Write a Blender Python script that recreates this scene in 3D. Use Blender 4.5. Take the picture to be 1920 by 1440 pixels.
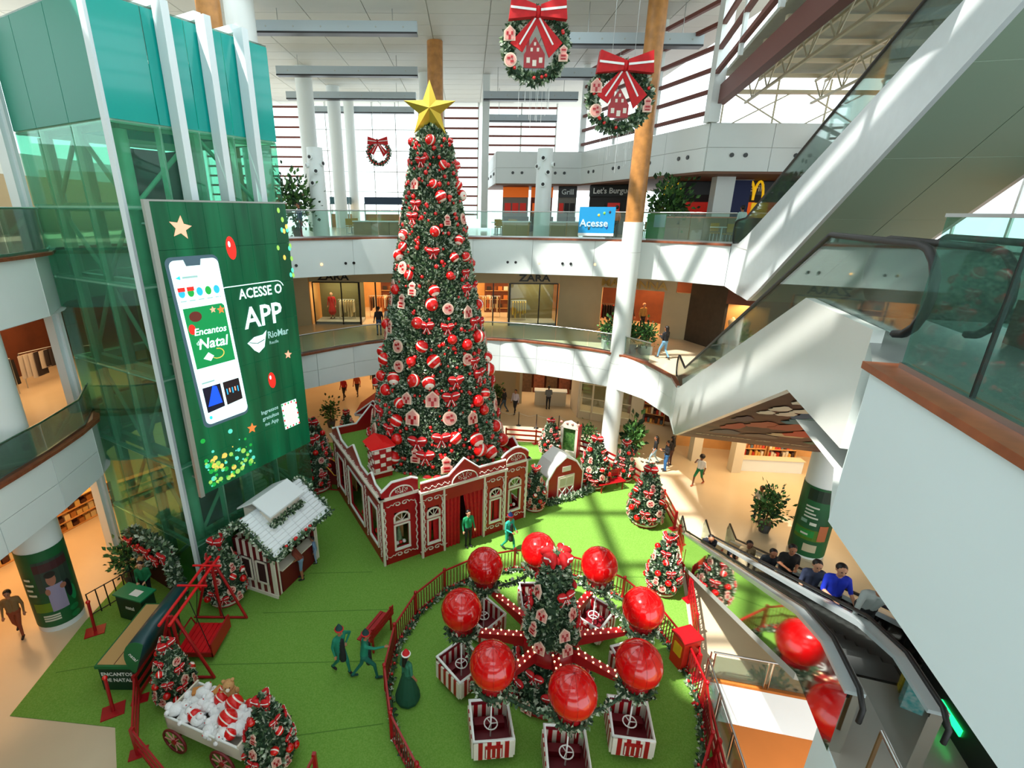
import bpy, bmesh, math, random
from mathutils import Vector, Matrix, Euler
random.seed(7)
for o in list(bpy.data.objects): bpy.data.objects.remove(o, do_unlink=True)
SC = bpy.context.scene
COL = SC.collection
PI = math.pi
def R(d): return math.radians(d)

# ------------------------------------------------------------------ camera, world, sun, exposure
EYE = 13.2
cam = bpy.data.cameras.new('camera'); camo = bpy.data.objects.new('camera', cam); COL.objects.link(camo)
cam.sensor_width = 36; cam.lens = 930 / 1920 * 36; cam.shift_x = 85 / 1920; cam.clip_start = .05; cam.clip_end = 300
PITCH = math.atan(324 / 930)
camo.matrix_world = Matrix.Translation((0, 0, EYE)) @ Matrix.Rotation(PI / 2 - PITCH, 4, 'X') @ Matrix.Rotation(R(.4), 4, 'Z')
SC.camera = camo
SC.view_settings.view_transform = 'Standard'; SC.view_settings.look = 'None'
SC.view_settings.exposure = 0.0; SC.view_settings.gamma = 1.0; SC.view_settings.use_curve_mapping = False
W = bpy.data.worlds.new('sky'); SC.world = W; W.use_nodes = True
bg = W.node_tree.nodes['Background']; bg.inputs[0].default_value = (.86, .97, 1, 1); bg.inputs[1].default_value = 2.55
sun = bpy.data.lights.new('sun', 'SUN'); sun.energy = 10.0; sun.angle = R(1.2); sun.color = (1, .95, .86)
suno = bpy.data.objects.new('sun', sun); COL.objects.link(suno)
SUND = Vector((.47, .19, -.86)).normalized()
suno.rotation_euler = SUND.to_track_quat('-Z', 'Y').to_euler(); suno.location = (-20, -8, 45)

# ------------------------------------------------------------------ materials
def lin(c):
    def f(v):
        v /= 255.
        return v / 12.92 if v <= .04045 else ((v + .055) / 1.055) ** 2.4
    return (f(c[0]), f(c[1]), f(c[2]), 1)
MATS = {}
def mat(name, col, rough=.6, metal=0., var=.0, scale=4., bump=0., bscale=None, emit=0., coat=0., col2=None, ecol=None, spec=None, sheen=0.):
    if name in MATS: return MATS[name]
    m = bpy.data.materials.new(name); m.use_nodes = True; nt = m.node_tree; b = nt.nodes['Principled BSDF']
    c = lin(col); b.inputs['Base Color'].default_value = c
    b.inputs['Roughness'].default_value = rough; b.inputs['Metallic'].default_value = metal
    if coat: b.inputs['Coat Weight'].default_value = coat; b.inputs['Coat Roughness'].default_value = .05
    if spec is not None: b.inputs['Specular IOR Level'].default_value = spec
    if emit: b.inputs['Emission Color'].default_value = lin(ecol) if ecol else c; b.inputs['Emission Strength'].default_value = emit
    if var or col2 or bump:
        tc = nt.nodes.new('ShaderNodeTexCoord'); n = nt.nodes.new('ShaderNodeTexNoise')
        n.inputs['Scale'].default_value = scale; n.inputs['Detail'].default_value = 5; nt.links.new(tc.outputs['Object'], n.inputs['Vector'])
        if var or col2:
            r = nt.nodes.new('ShaderNodeValToRGB'); e = r.color_ramp.elements
            e[0].position = .35; e[1].position = .65
            if col2: e[0].color = c; e[1].color = lin(col2)
            else:
                e[0].color = tuple(v * (1 - var) for v in c[:3]) + (1,); e[1].color = tuple(min(1, v * (1 + var)) for v in c[:3]) + (1,)
            nt.links.new(n.outputs['Fac'], r.inputs[0]); nt.links.new(r.outputs[0], b.inputs['Base Color'])
        if bump:
            n2 = nt.nodes.new('ShaderNodeTexNoise'); n2.inputs['Scale'].default_value = bscale or scale * 3; nt.links.new(tc.outputs['Object'], n2.inputs['Vector'])
            bp = nt.nodes.new('ShaderNodeBump'); bp.inputs['Strength'].default_value = bump; bp.inputs['Distance'].default_value = .05
            nt.links.new(n2.outputs['Fac'], bp.inputs['Height']); nt.links.new(bp.outputs[0], b.inputs['Normal'])
    MATS[name] = m; return m
def glass(name, tint, alpha=.25, refl=1., rough=.02):
    """thin architectural glass: tinted transmission + fresnel reflection"""
    if name in MATS: return MATS[name]
    m = bpy.data.materials.new(name); m.use_nodes = True; nt = m.node_tree; nt.nodes.clear()
    out = nt.nodes.new('ShaderNodeOutputMaterial'); tr = nt.nodes.new('ShaderNodeBsdfTransparent'); gl = nt.nodes.new('ShaderNodeBsdfGlossy')
    df = nt.nodes.new('ShaderNodeBsdfDiffuse'); fr = nt.nodes.new('ShaderNodeFresnel'); mx = nt.nodes.new('ShaderNodeMixShader'); mx2 = nt.nodes.new('ShaderNodeMixShader')
    c = lin(tint); tr.inputs[0].default_value = c; df.inputs[0].default_value = c; gl.inputs['Roughness'].default_value = rough
    fr.inputs['IOR'].default_value = 1.5; mx.inputs[0].default_value = alpha
    nt.links.new(tr.outputs[0], mx.inputs[1]); nt.links.new(df.outputs[0], mx.inputs[2])
    mu = nt.nodes.new('ShaderNodeMath'); mu.operation = 'MULTIPLY'; mu.inputs[1].default_value = refl; nt.links.new(fr.outputs[0], mu.inputs[0])
    nt.links.new(mu.outputs[0], mx2.inputs[0]); nt.links.new(mx.outputs[0], mx2.inputs[1]); nt.links.new(gl.outputs[0], mx2.inputs[2])
    nt.links.new(mx2.outputs[0], out.inputs[0]); MATS[name] = m; return m
def stripes(name, c1, c2, freq, axis='X', rough=.35, duty=.5, kind='BANDS', emit=0):
    """two-colour stripes in object space"""
    if name in MATS: return MATS[name]
    m = bpy.data.materials.new(name); m.use_nodes = True; nt = m.node_tree; b = nt.nodes['Principled BSDF']
    tc = nt.nodes.new('ShaderNodeTexCoord'); w = nt.nodes.new('ShaderNodeTexWave'); w.wave_type = kind
    if kind == 'BANDS': w.bands_direction = axis
    w.wave_profile = 'SAW'; w.inputs['Scale'].default_value = freq
    r = nt.nodes.new('ShaderNodeValToRGB'); r.color_ramp.interpolation = 'CONSTANT'; e = r.color_ramp.elements
    e[0].color = lin(c1); e[1].color = lin(c2); e[1].position = duty
    nt.links.new(tc.outputs['Object'], w.inputs['Vector']); nt.links.new(w.outputs['Fac'], r.inputs[0]); nt.links.new(r.outputs[0], b.inputs['Base Color'])
    b.inputs['Roughness'].default_value = rough
    if emit: nt.links.new(r.outputs[0], b.inputs['Emission Color']); b.inputs['Emission Strength'].default_value = emit
    MATS[name] = m; return m

WHITE = mat('white_panel', (226, 234, 234), .38, var=.02, scale=.6)
WALLW = mat('white_paint', (226, 240, 244), .5, var=.02, scale=.5)
CEILM = mat('ceiling_white', (202, 205, 200), .6, var=.03, scale=.5)
GREYC = mat('soft_grey', (172, 176, 172), .6)
WOODR = mat('red_wood', (128, 70, 44), .45, var=.2, scale=6)
WOODC = mat('honey_wood', (178, 122, 62), .42, var=.18, scale=3)
STEEL = mat('brushed_steel', (190, 194, 194), .28, 1.)
MIRROR = mat('polished_steel', (214, 216, 212), .05, 1.)
DARK = mat('black_rubber', (16, 16, 18), .5)
BLACK = mat('black_metal', (22, 22, 24), .4)
RED = mat('red_paint', (162, 10, 22), .4, var=.06, scale=3)
REDL = mat('red_lacquer', (208, 10, 14), .12, coat=.6)
REDF = mat('red_fabric', (190, 8, 18), .7, var=.12, scale=8)
SNOW = mat('snow_white', (236, 238, 236), .7)
ICING = mat('icing_cream', (226, 218, 204), .65)
BEIGE = mat('beige_wall', (186, 172, 140), .7, var=.04, scale=1)
TURF = mat('turf_green', (102, 150, 54), .9, col2=(120, 162, 72), scale=26, bump=.25, bscale=240, spec=.2)
FLOORM = mat('polished_floor', (205, 188, 160), .2, var=.05, scale=.35)
BROWNL = mat('louver_brown', (112, 58, 48), .6)
LEAF = mat('plant_green', (44, 92, 38), .6, col2=(92, 138, 66), scale=9)
GLASSR = glass('rail_glass', (226, 244, 238), .04, .8)
GLASST = glass('teal_glass', (120, 205, 190), .10, 1.0)
WARM = mat('warm_lamp', (255, 214, 150), emit=9)
SKINS = [mat('skin_light', (206, 150, 118), .55), mat('skin_tan', (168, 110, 78), .55), mat('skin_brown', (120, 74, 50), .55)]
HAIRD = mat('dark_hair', (22, 16, 14), .5)

# ------------------------------------------------------------------ mesh builder
def V(*a): return Vector(a if len(a) > 1 else a[0])
def wloc(o):
    l = Vector((0, 0, 0))
    while o is not None: l += o.location; o = o.parent
    return l
class MB:
    def __init__(s): s.v = []; s.f = []; s.m = []; s.cur = 0; s.sm = []; s.s = False
    def add(s, vs, fs):
        n = len(s.v); s.v += [tuple(v) for v in vs]
        for f in fs: s.f.append([i + n for i in f]); s.m.append(s.cur); s.sm.append(s.s)
        return s
    def poly(s, pts): return s.add(pts, [list(range(len(pts)))])
    def boxp(s, p, ex, ey, ez):
        p, ex, ey, ez = Vector(p), Vector(ex), Vector(ey), Vector(ez)
        vs = [p, p + ex, p + ex + ey, p + ey]; vs += [v + ez for v in vs]
        fs = [[3, 2, 1, 0], [4, 5, 6, 7], [0, 1, 5, 4], [1, 2, 6, 5], [2, 3, 7, 6], [3, 0, 4, 7]]
        if ex.cross(ey).dot(ez) < 0: fs = [f[::-1] for f in fs]
        return s.add(vs, fs)
    def box(s, c, size, rz=0, tilt=None):
        M = Matrix.Rotation(rz, 3, 'Z')
        if tilt is not None: M = M @ tilt
        ex, ey, ez = M @ Vector((size[0], 0, 0)), M @ Vector((0, size[1], 0)), M @ Vector((0, 0, size[2]))
        return s.boxp(Vector(c) - (ex + ey + ez) / 2, ex, ey, ez)
    def beam(s, a, b, w, h, up=(0, 0, 1)):
        """box running from a to b, w wide, h tall (centred)"""
        a, b = Vector(a), Vector(b); d = (b - a); u = Vector(up)
        sd = d.cross(u)
        if sd.length < 1e-6: sd = Vector((1, 0, 0))
        sd = sd.normalized() * w; up2 = sd.cross(d).normalized() * h
        return s.boxp(a - sd / 2 - up2 / 2, d, sd, up2)
    def tube(s, a, b, r, n=8, r2=None, cap=True):
        a, b = Vector(a), Vector(b); d = (b - a)
        if d.length < 1e-7: return s
        d.normalize(); x = d.orthogonal().normalized(); y = d.cross(x); r2 = r if r2 is None else r2
        vs = []
        for p, rr in ((a, r), (b, r2)):
            for i in range(n):
                t = 2 * PI * i / n; vs.append(p + x * rr * math.cos(t) + y * rr * math.sin(t))
        os = s.s; s.s = True
        s.add(vs, [[i, (i + 1) % n, n + (i + 1) % n, n + i] for i in range(n)]); s.s = os
        if cap: s.add(vs, [list(range(n))[::-1], list(range(n, 2 * n))])
        return s
    def path(s, pts, r, n=6, closed=False):
        pts = [Vector(p) for p in pts]; k = len(pts); rings = []; N = None
        for i, p in enumerate(pts):
            if closed: d = pts[(i + 1) % k] - pts[i - 1]
            else: d = pts[min(i + 1, k - 1)] - pts[max(i - 1, 0)]
            d.normalize()
            if N is None: N = d.orthogonal().normalized()
            else:
                N = N - d * N.dot(d)
                N = N.normalized() if N.length > 1e-6 else d.orthogonal().normalized()
            B = d.cross(N); rr = r[i] if isinstance(r, (list, tuple)) else r
            rings.append([p + N * rr * math.cos(2 * PI * j / n) + B * rr * math.sin(2 * PI * j / n) for j in range(n)])
        vs = [v for q in rings for v in q]; fs = []
        for i in range(k if closed else k - 1):
            a = i * n; b = ((i + 1) % k) * n
            fs += [[a + j, a + (j + 1) % n, b + (j + 1) % n, b + j] for j in range(n)]
        os = s.s; s.s = True; s.add(vs, fs); s.s = os
        if not closed: s.add(vs, [list(range(n))[::-1], [(k - 1) * n + j for j in range(n)]])
        return s
    def strip(s, pts, w, h, closed=False):
        """rectangular bar swept along a mostly horizontal polyline (w sideways, h up), centred"""
        pts = [Vector(p) for p in pts]; k = len(pts); vs = []
        for i, p in enumerate(pts):
            if closed: d = pts[(i + 1) % k] - pts[i - 1]
            else: d = pts[min(i + 1, k - 1)] - pts[max(i - 1, 0)]
            q = Vector((d.y, -d.x, 0)); q = q.normalized() * w / 2 if q.length > 1e-6 else Vector((w / 2, 0, 0))
            z = Vector((0, 0, h / 2)); vs += [p + q - z, p + q + z, p - q + z, p - q - z]
        fs = []
        for i in range(k if closed else k - 1):
            a = 4 * i; b = 4 * ((i + 1) % k)
            fs += [[a + j, b + j, b + (j + 1) % 4, a + (j + 1) % 4] for j in range(4)]
        if not closed: fs += [[0, 1, 2, 3], [4 * k - 1, 4 * k - 2, 4 * k - 3, 4 * k - 4]]
        return s.add(vs, fs)
    def lathe(s, c, prof, n=16, sx=1, sy=1, capb=True, capt=True):
        c = Vector(c); vs = []
        for r, z in prof:
            for i in range(n):
                t = 2 * PI * i / n; vs.append(c + Vector((r * sx * math.cos(t), r * sy * math.sin(t), z)))
        fs = []
        for k in range(len(prof) - 1):
            for i in range(n): fs.append([k * n + i, k * n + (i + 1) % n, (k + 1) * n + (i + 1) % n, (k + 1) * n + i])
        os = s.s; s.s = True; s.add(vs, fs); s.s = os
        if capb and prof[0][0] > 1e-4: s.add(vs, [list(range(n))[::-1]])
        if capt and prof[-1][0] > 1e-4: s.add(vs, [[(len(prof) - 1) * n + i for i in range(n)]])
        return s
    def ball(s, c, r, n=12, m=8, sc=(1, 1, 1), rot=None):
        c = Vector(c); vs = []; fs = []
        for j in range(m + 1):
            t = PI * j / m
            for i in range(n):
                a = 2 * PI * i / n; v = Vector((math.sin(t) * math.cos(a) * sc[0], math.sin(t) * math.sin(a) * sc[1], -math.cos(t) * sc[2])) * r
                vs.append(c + (rot @ v if rot else v))
        for j in range(m):
            for i in range(n): fs.append([j * n + i, j * n + (i + 1) % n, (j + 1) * n + (i + 1) % n, (j + 1) * n + i])
        os = s.s; s.s = True; s.add(vs, fs); s.s = os
        return s
    def prism(s, pts, h):
        """extrude planar polygon pts (3D) by vector h"""
        pts = [Vector(p) for p in pts]; h = Vector(h); n = len(pts)
        nrm = Vector((0, 0, 0))
        for i in range(n): nrm += pts[i].cross(pts[(i + 1) % n])
        if nrm.dot(h) < 0: pts = pts[::-1]
        return s.add(pts + [p + h for p in pts], [list(range(n))[::-1], list(range(n, 2 * n))] + [[i, (i + 1) % n, n + (i + 1) % n, n + i] for i in range(n)])
    def mesh(s, name, mats):
        me = bpy.data.meshes.new(name); me.from_pydata(s.v, [], s.f)
        for m in (mats if isinstance(mats, (list, tuple)) else [mats]): me.materials.append(m)
        me.polygons.foreach_set('material_index', s.m); me.polygons.foreach_set('use_smooth', s.sm); me.update(); return me
    def build(s, name, mats, parent=None, **props):
        if parent is not None: off = wloc(parent)
        else:
            xs = [v[0] for v in s.v]; ys = [v[1] for v in s.v]; zs = [v[2] for v in s.v]
            off = Vector(((min(xs) + max(xs)) / 2, (min(ys) + max(ys)) / 2, min(zs)))
        s.v = [(v[0] - off.x, v[1] - off.y, v[2] - off.z) for v in s.v]
        o = bpy.data.objects.new(name, s.mesh(name, mats)); COL.objects.link(o)
        if parent is not None: o.parent = parent
        else: o.location = off
        for k, v in props.items(): o[k] = v
        return o
def thing(name, label, cat, loc=(0, 0, 0), group=None, kind=None):
    o = bpy.data.objects.new(name, None); COL.objects.link(o); o.location = loc; o.empty_display_size = .3
    if label: o['label'] = label
    if cat: o['category'] = cat
    if group: o['group'] = group
    if kind: o['kind'] = kind
    return o
def tag(o, label, cat, group=None):
    o['label'] = label; o['category'] = cat
    if group: o['group'] = group
    return o
def struct(o): o['kind'] = 'structure'; return o
def inst(src, parent, loc, rot=(0, 0, 0), scale=(1, 1, 1), name=None):
    """another mesh object that shares src's data (loc is relative to parent)"""
    o = bpy.data.objects.new(name or src.name.split('.')[0], src if isinstance(src, bpy.types.Mesh) else src.data); COL.objects.link(o)
    o.parent = parent; o.location = loc; o.rotation_euler = rot; o.scale = scale; return o
def dup(root, loc, rz=None, label=None, group=None, scale=None):
    r = root.copy(); COL.objects.link(r); r.location = loc
    if rz is not None: r.rotation_euler = (0, 0, rz)
    if scale is not None: r.scale = (scale,) * 3
    if label: r['label'] = label
    if group: r['group'] = group
    for ch in list(root.children):
        c = ch.copy(); COL.objects.link(c); c.parent = r
        for g in list(ch.children):
            d = g.copy(); COL.objects.link(d); d.parent = c
    return r
def cat(pts, n=6):
    """Catmull-Rom through 2D points"""
    P = [Vector((p[0], p[1], 0)) for p in pts]; out = []
    for i in range(len(P) - 1):
        a = P[max(i - 1, 0)]; b = P[i]; c = P[i + 1]; d = P[min(i + 2, len(P) - 1)]
        for k in range(n):
            t = k / n; out.append(.5 * ((2 * b) + (c - a) * t + (2 * a - 5 * b + 4 * c - d) * t * t + (3 * b - a - 3 * c + d) * t ** 3))
    out.append(P[-1]); return [(p.x, p.y) for p in out]
def resample(pts, step):
    P = [Vector((p[0], p[1])) for p in pts]; L = [0]
    for i in range(len(P) - 1): L.append(L[-1] + (P[i + 1] - P[i]).length)
    n = max(1, round(L[-1] / step)); out = []; j = 0
    for k in range(n + 1):
        s = L[-1] * k / n
        while j < len(L) - 2 and L[j + 1] < s: j += 1
        t = (s - L[j]) / max(L[j + 1] - L[j], 1e-9); q = P[j].lerp(P[j + 1], t); out.append((q.x, q.y))
    return out
def offset(pts, d):
    """offset an open 2D polyline to its right-hand side by d"""
    out = []
    for i, p in enumerate(pts):
        a = pts[max(i - 1, 0)]; b = pts[min(i + 1, len(pts) - 1)]
        t = Vector((b[0] - a[0], b[1] - a[1])).normalized(); out.append((p[0] + t.y * d, p[1] - t.x * d))
    return out
def z3(pts, z): return [(p[0], p[1], z) for p in pts]
FONT = None
def text(s, size, ext=.01, bold=False, align='CENTER', shear=0):
    c = bpy.data.curves.new('lettering', 'FONT'); c.body = s; c.size = size; c.extrude = ext; c.align_x = align; c.align_y = 'CENTER'; c.shear = shear; c.resolution_u = 2
    if bold: c.offset = size * .018
    o = bpy.data.objects.new('lettering', c); COL.objects.link(o); bpy.context.view_layer.update()
    me = bpy.data.meshes.new_from_object(o.evaluated_get(bpy.context.evaluated_depsgraph_get()))
    bpy.data.objects.remove(o, do_unlink=True); return me
def lettering(s, size, m, parent, pos, xdir, ydir, name='lettering', ext=.01, bold=False, align='CENTER', shear=0, sx=1):
    """text lying in plane xdir/ydir at world pos, child of parent"""
    me = text(s, size, ext, bold, align, shear); me.materials.clear(); me.materials.append(m)
    x, y = Vector(xdir).normalized() * sx, Vector(ydir).normalized(); n = Vector(xdir).cross(Vector(ydir)).normalized()
    M = Matrix(((x.x, y.x, n.x, 0), (x.y, y.y, n.y, 0), (x.z, y.z, n.z, 0), (0, 0, 0, 1)))
    me.transform(Matrix.Translation(Vector(pos) - (wloc(parent) if parent else Vector((0, 0, 0)))) @ M)
    o = bpy.data.objects.new(name, me); COL.objects.link(o)
    if parent: o.parent = parent
    return o
def area(name, loc, sx, sy, power, col=(1, .72, .42), rot=(0, 0, 0)):
    l = bpy.data.lights.new(name, 'AREA'); l.shape = 'RECTANGLE'; l.size = sx; l.size_y = sy; l.energy = power; l.color = col
    o = bpy.data.objects.new(name, l); COL.objects.link(o); o.location = loc; o.rotation_euler = rot; return o
# ================================================================== STRUCTURE
L2, L3, Z2B, Z3B, ROOF = 6.0, 11.8, 4.1, 9.95, 22.3
DE = Vector((-.29, -.957, 0)).normalized()          # direction in which all escalators run (towards the viewer)
NE = Vector((-DE.y, DE.x, 0)) * -1                   # to their left
NE = Vector((DE.y, -DE.x, 0))                        # unit, pointing to -x side
RE = -NE                                             # to the right (+x)
E2C = cat([(-12.2, -4), (-12.75, 11), (-12.9, 14), (-13.4, 16.6), (-14.8, 18.8), (-12.4, 22.6), (-8.91, 24.87), (-6.97, 26.64), (-4.84, 28.13), (-2, 28.75), (.78, 28.8), (3.87, 28.12), (7.78, 25.92), (9.13, 23.97)], 5)
E2 = E2C + [(9.6, 21.6), (9.04, 19.63), (15.63, 18.54), (27, 16.6)]
E3C = cat([(-12.6, -4), (-13.0, 11), (-13.1, 14), (-13.6, 16.6), (-15, 19), (-12.6, 23), (-8.73, 25.4), (-5, 27.5), (-2, 28.1), (.68, 28.2), (4.6, 27.6), (8.9, 26.3), (12.1, 23.6)], 5)
E3 = E3C + [(11.35, 20.9), (14.0, 20.2), (14.6, 22.5), (20, 21), (27, 19)]

def slab(name, edge, ztop, zbot, mtop, mbot):
    outer = [(27, 46), (-26, 46), (-26, -4)]
    m = MB(); m.poly(z3(edge + outer, ztop)[::-1]); f = struct(m.build('floor', mtop)); f['label'] = name + ' gallery floor'
    m = MB(); m.poly(z3(edge + outer, zbot)); c = struct(m.build('ceiling', mbot)); c['label'] = 'ceiling under the ' + name + ' gallery'
m = MB(); m.poly([(-40, -12, 0), (4.6, -12, 0), (5.6, 2, 0), (6.55, 7.5, 0), (7.2, 11.1, 0), (16, 9.1, 0), (40, 9.1, 0), (40, 60, 0), (-40, 60, 0)]); struct(m.build('floor', FLOORM))
m = MB(); m.poly(z3([(-2, -12), (40, -12), (40, 40), (-2, 40)], -6)); struct(m.build('floor', mat('basement_floor', (214, 150, 92), .3, var=.06, scale=.4)))
slab('second', E2, L2, Z2B, FLOORM, CEILM); slab('third', E3, L3, Z3B, FLOORM, CEILM)

SPOTB = mat('spot_black', (18, 18, 20), .4); SPOTW = mat('spot_warm', (255, 190, 120), emit=3.)
def fascia(edge, zt, zb, rows, side, step=2.2, name='wall_fascia'):
    """white panelled slab edge: each panel its own plate on a recessed backing"""
    pts = resample(edge, step); m = MB()
    for i in range(len(pts) - 1):
        a, b = pts[i], pts[i + 1]; m.poly([(a[0], a[1], zb), (b[0], b[1], zb), (b[0], b[1], zt), (a[0], a[1], zt)])
    w = struct(m.build(name, GREYC)); h = (zt - zb) / rows
    for i in range(len(pts) - 1):
        a, b = Vector(pts[i] + (0,)), Vector(pts[i + 1] + (0,)); d = (b - a); n = Vector((d.y, -d.x, 0)).normalized() * side; g = d.normalized() * .012
        for r in range(rows):
            MB().boxp(a + g + Vector((0, 0, zb + r * h + .008)), d - 2 * g, n * .05, (0, 0, h - .016)).build('panel', WHITE, w)
    return w
fa2 = fascia(E2C, L2 - .02, Z2B, 2, 1); fascia([(9.13, 23.97), (9.6, 21.6)], L2 - .02, Z2B, 2, 1, 1.2); fascia([(9.6, 21.6), (9.04, 19.63)], L2 - .02, Z2B, 2, 1, 1.2); fascia([(9.04, 19.63), (15.63, 18.54), (27, 16.6)], L2 - .02, Z2B, 2, 1, 2.2); fa3 = fascia(E3C, L3 - .02, Z3B, 1, 1, 3.2)
# small round spots along the third floor fascia: black pairs and single warm ones
p3 = resample(E3C, 1.0)
for i, p in enumerate(p3):
    if i < 28 or i > len(p3) - 4: continue
    a = p3[i - 1]; t = Vector((p[0] - a[0], p[1] - a[1], 0)).normalized(); n = Vector((t.y, -t.x, 0))
    c = Vector((p[0], p[1], Z3B + .62)) + n * .05
    if i % 3 == 0:
        for k in (-.22, .22): MB().tube(c + t * k, c + t * k + n * .05, .075, 8).build('spotlight', SPOTB, fa3)
    elif i % 3 == 1: MB().tube(c + t * .5, c + t * .5 + n * .04, .06, 8).build('spotlight', SPOTW, fa3)
# wooden caps along both slab edges
struct(MB().strip(z3(offset(resample(E2, 1.2), .02), L2 + .02), .2, .1).build('trim_1', WOODR))
struct(MB().strip(z3(offset(resample(E3C, 1.2), .02), L3 + .02), .2, .1).build('trim_2', WOODR))

def balustrade(edge, z, h, label, pane=1.9, inset=.06, hr=.035, gm=GLASSR, closed=False):
    pts = offset(resample(edge, pane), -inset)
    t = thing('glass_balustrade', label, 'balustrade', (pts[len(pts) // 2][0], pts[len(pts) // 2][1], z))
    for i in range(len(pts) - 1):
        a, b = Vector(pts[i] + (z + .08,)), Vector(pts[i + 1] + (z + .08,)); d = b - a; g = d.normalized() * .012
        n = Vector((d.y, -d.x, 0)).normalized() * .016
        MB().boxp(a + g - n / 2, d - 2 * g, n, (0, 0, h - .1)).build('glass_pane', gm, t)
    MB().path(z3(pts, z + h), hr, 8).build('handrail', STEEL, t)
    MB().strip(z3(pts, z + .06), .05, .08).build('base_channel', STEEL, t)
    return t
balustrade(E2C[22:], L2 + .05, 1.0, 'curved glass balustrade along the second floor gallery behind the giant tree', 1.9)
balustrade(E2C[:18], L2 + .05, 1.0, 'glass balustrade of the second floor gallery at the left edge', 1.9)
balustrade(E3C[24:], L3 + .05, 1.35, 'long glass balustrade of the third floor food court', 2.0, hr=.03)
balustrade(E3C[:20], L3 + .05, 1.35, 'glass balustrade of the third floor gallery left of the lift tower', 2.0, hr=.03)

# near right third floor landing (parapet wall with wooden cap) and near second floor landing
P0 = Vector((3.93, 4.6, 0)); DP = Vector((-.27, -.963, 0)).normalized(); NP = Vector((DP.y, -DP.x, 0))    # NP points left (-x)
P9 = P0 + DP * 8
m = MB(); m.poly(z3([(P9.x, P9.y), (26, P9.y), (26, 1.5), (9.3, 6.1), (5.25, 7.3), (4.75, 5.7), (3.93, 4.6)], L3)); struct(m.build('floor', mat('landing_floor', (118, 122, 120), .3, var=.05, scale=.8)))
m = MB(); m.poly(z3([(P9.x, P9.y), (26, P9.y), (26, 1.5), (9.3, 6.1), (5.25, 7.3), (4.75, 5.7), (3.93, 4.6)], 10.1)[::-1]); struct(m.build('ceiling', CEILM))
pw = struct(MB().boxp(P0 + V(0, 0, 10.05), DP * 8, -NP * .25, (0, 0, 1.73)).build('wall_parapet', WALLW))
m = MB(); q = Vector((4.75, 5.6, 10.05)); m.boxp(P0 + V(0, 0, 10.05) - NP * .02, q - P0 - V(0, 0, 10.05), -NP * .2, (0, 0, 1.73)); struct(m.build('wall_parapet', WALLW))
struct(MB().boxp(P0 - DP * .1 + V(0, 0, 11.76) + NP * .05, DP * 8.1, -NP * .42, (0, 0, .07)).build('trim_3', mat('parapet_wood', (150, 84, 52), .4, var=.15, scale=5)))
bal = thing('glass_balustrade', 'nearby frameless glass balustrade on the wood capped parapet', 'balustrade', P0 + V(0, 0, 11.83))
for i, (s0, s1) in enumerate([(.05, 1.02), (1.04, 2.9), (2.92, 4.8), (4.82, 6.8)]):
    MB().boxp(P0 + DP * s0 - NP * .2 + V(0, 0, 11.86), DP * (s1 - s0), -NP * .02, (0, 0, 1.32)).build('glass_pane', glass('near_glass', (206, 236, 228), .03, .16), bal)
    MB().boxp(P0 + DP * (s1 - .006) - NP * .203 + V(0, 0, 11.86), DP * .03, -NP * .026, (0, 0, 1.32)).build('joint_seal', BLACK, bal)
MB().boxp(P0 + DP * .05 - NP * .18 + V(0, 0, 11.83), DP * 6.7, -NP * .06, (0, 0, .05)).build('base_channel', STEEL, bal)
MB().boxp(P0 + DP * .05 - NP * .185 + V(0, 0, 13.18), DP * 6.7, -NP * .05, (0, 0, .03)).build('top_rail', STEEL, bal)
m = MB(); m.poly(z3([(5.62, 6.4), (3.6, -.5), (14, -.5), (14, 4.0), (9.0, 5.4)], L2)); struct(m.build('floor', mat('landing_stone', (150, 146, 138), .25, var=.05, scale=.7)))
struct(MB().boxp((5.3, 5.35, 4.6), Vector((-1.7, -5.6, 0)), (.2, -.06, 0), (0, 0, 1.39)).build('wall_landing', WALLW))
struct(MB().boxp((4.95, 4.1, 5.97), Vector((-1.35, -4.4, 0)), (.3, -.09, 0), (0, 0, .06)).build('trim_4', WOODR))

# void to the basement: fascia, wooden edge and steel railings
struct(MB().boxp((7.2, 11.1, -1.5), Vector((8.8, -2.0, 0)), (0, .3, 0), (0, 0, 1.48)).build('wall_void', WALLW))
struct(MB().boxp((6.55, 7.5, -1.5), Vector((.65, 3.6, 0)), (-.25, 0, 0), (0, 0, 1.48)).build('wall_void', WALLW))
struct(MB().boxp((5.6, 2, -1.5), Vector((.95, 5.5, 0)), (-.25, 0, 0), (0, 0, 1.48)).build('wall_void', WALLW))
struct(MB().boxp((7.2, 11.1, -.02), Vector((8.8, -2.0, 0)), (0, .22, 0), (0, 0, .09)).build('trim_5', mat('amber_wood', (176, 104, 44), .4, var=.1)))
def steel_rail(p, q, label, n=4, z=.05, h=1.0):
    p, q = Vector(p), Vector(q); t = thing('steel_railing', label, 'railing', (p + q) / 2); d = q - p; nn = Vector((d.y, -d.x, 0)).normalized()
    MB().path([p + V(0, 0, z + h), q + V(0, 0, z + h)], .03, 6).build('handrail', STEEL, t)
    for k in range(n + 1):
        c = p + d * k / n
        for e in (-.06, .06): MB().beam(c + d.normalized() * e + V(0, 0, z), c + d.normalized() * e + V(0, 0, z + h), .02, .05).build('post', STEEL, t)
    for k in range(n): MB().boxp(p + d * (k + .04) / n + V(0, 0, z + .08), d * .92 / n, nn * .015, (0, 0, h - .2)).build('glass_pane', GLASSR, t)
steel_rail((7.3, 11.15, 0), (11.8, 10.13, 0), 'steel and glass railing across the far edge of the floor opening', 3)
steel_rail((7.05, 10.9, 0), (6.3, 6.6, 0), 'steel railing between the turf and the floor opening', 4)

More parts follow.
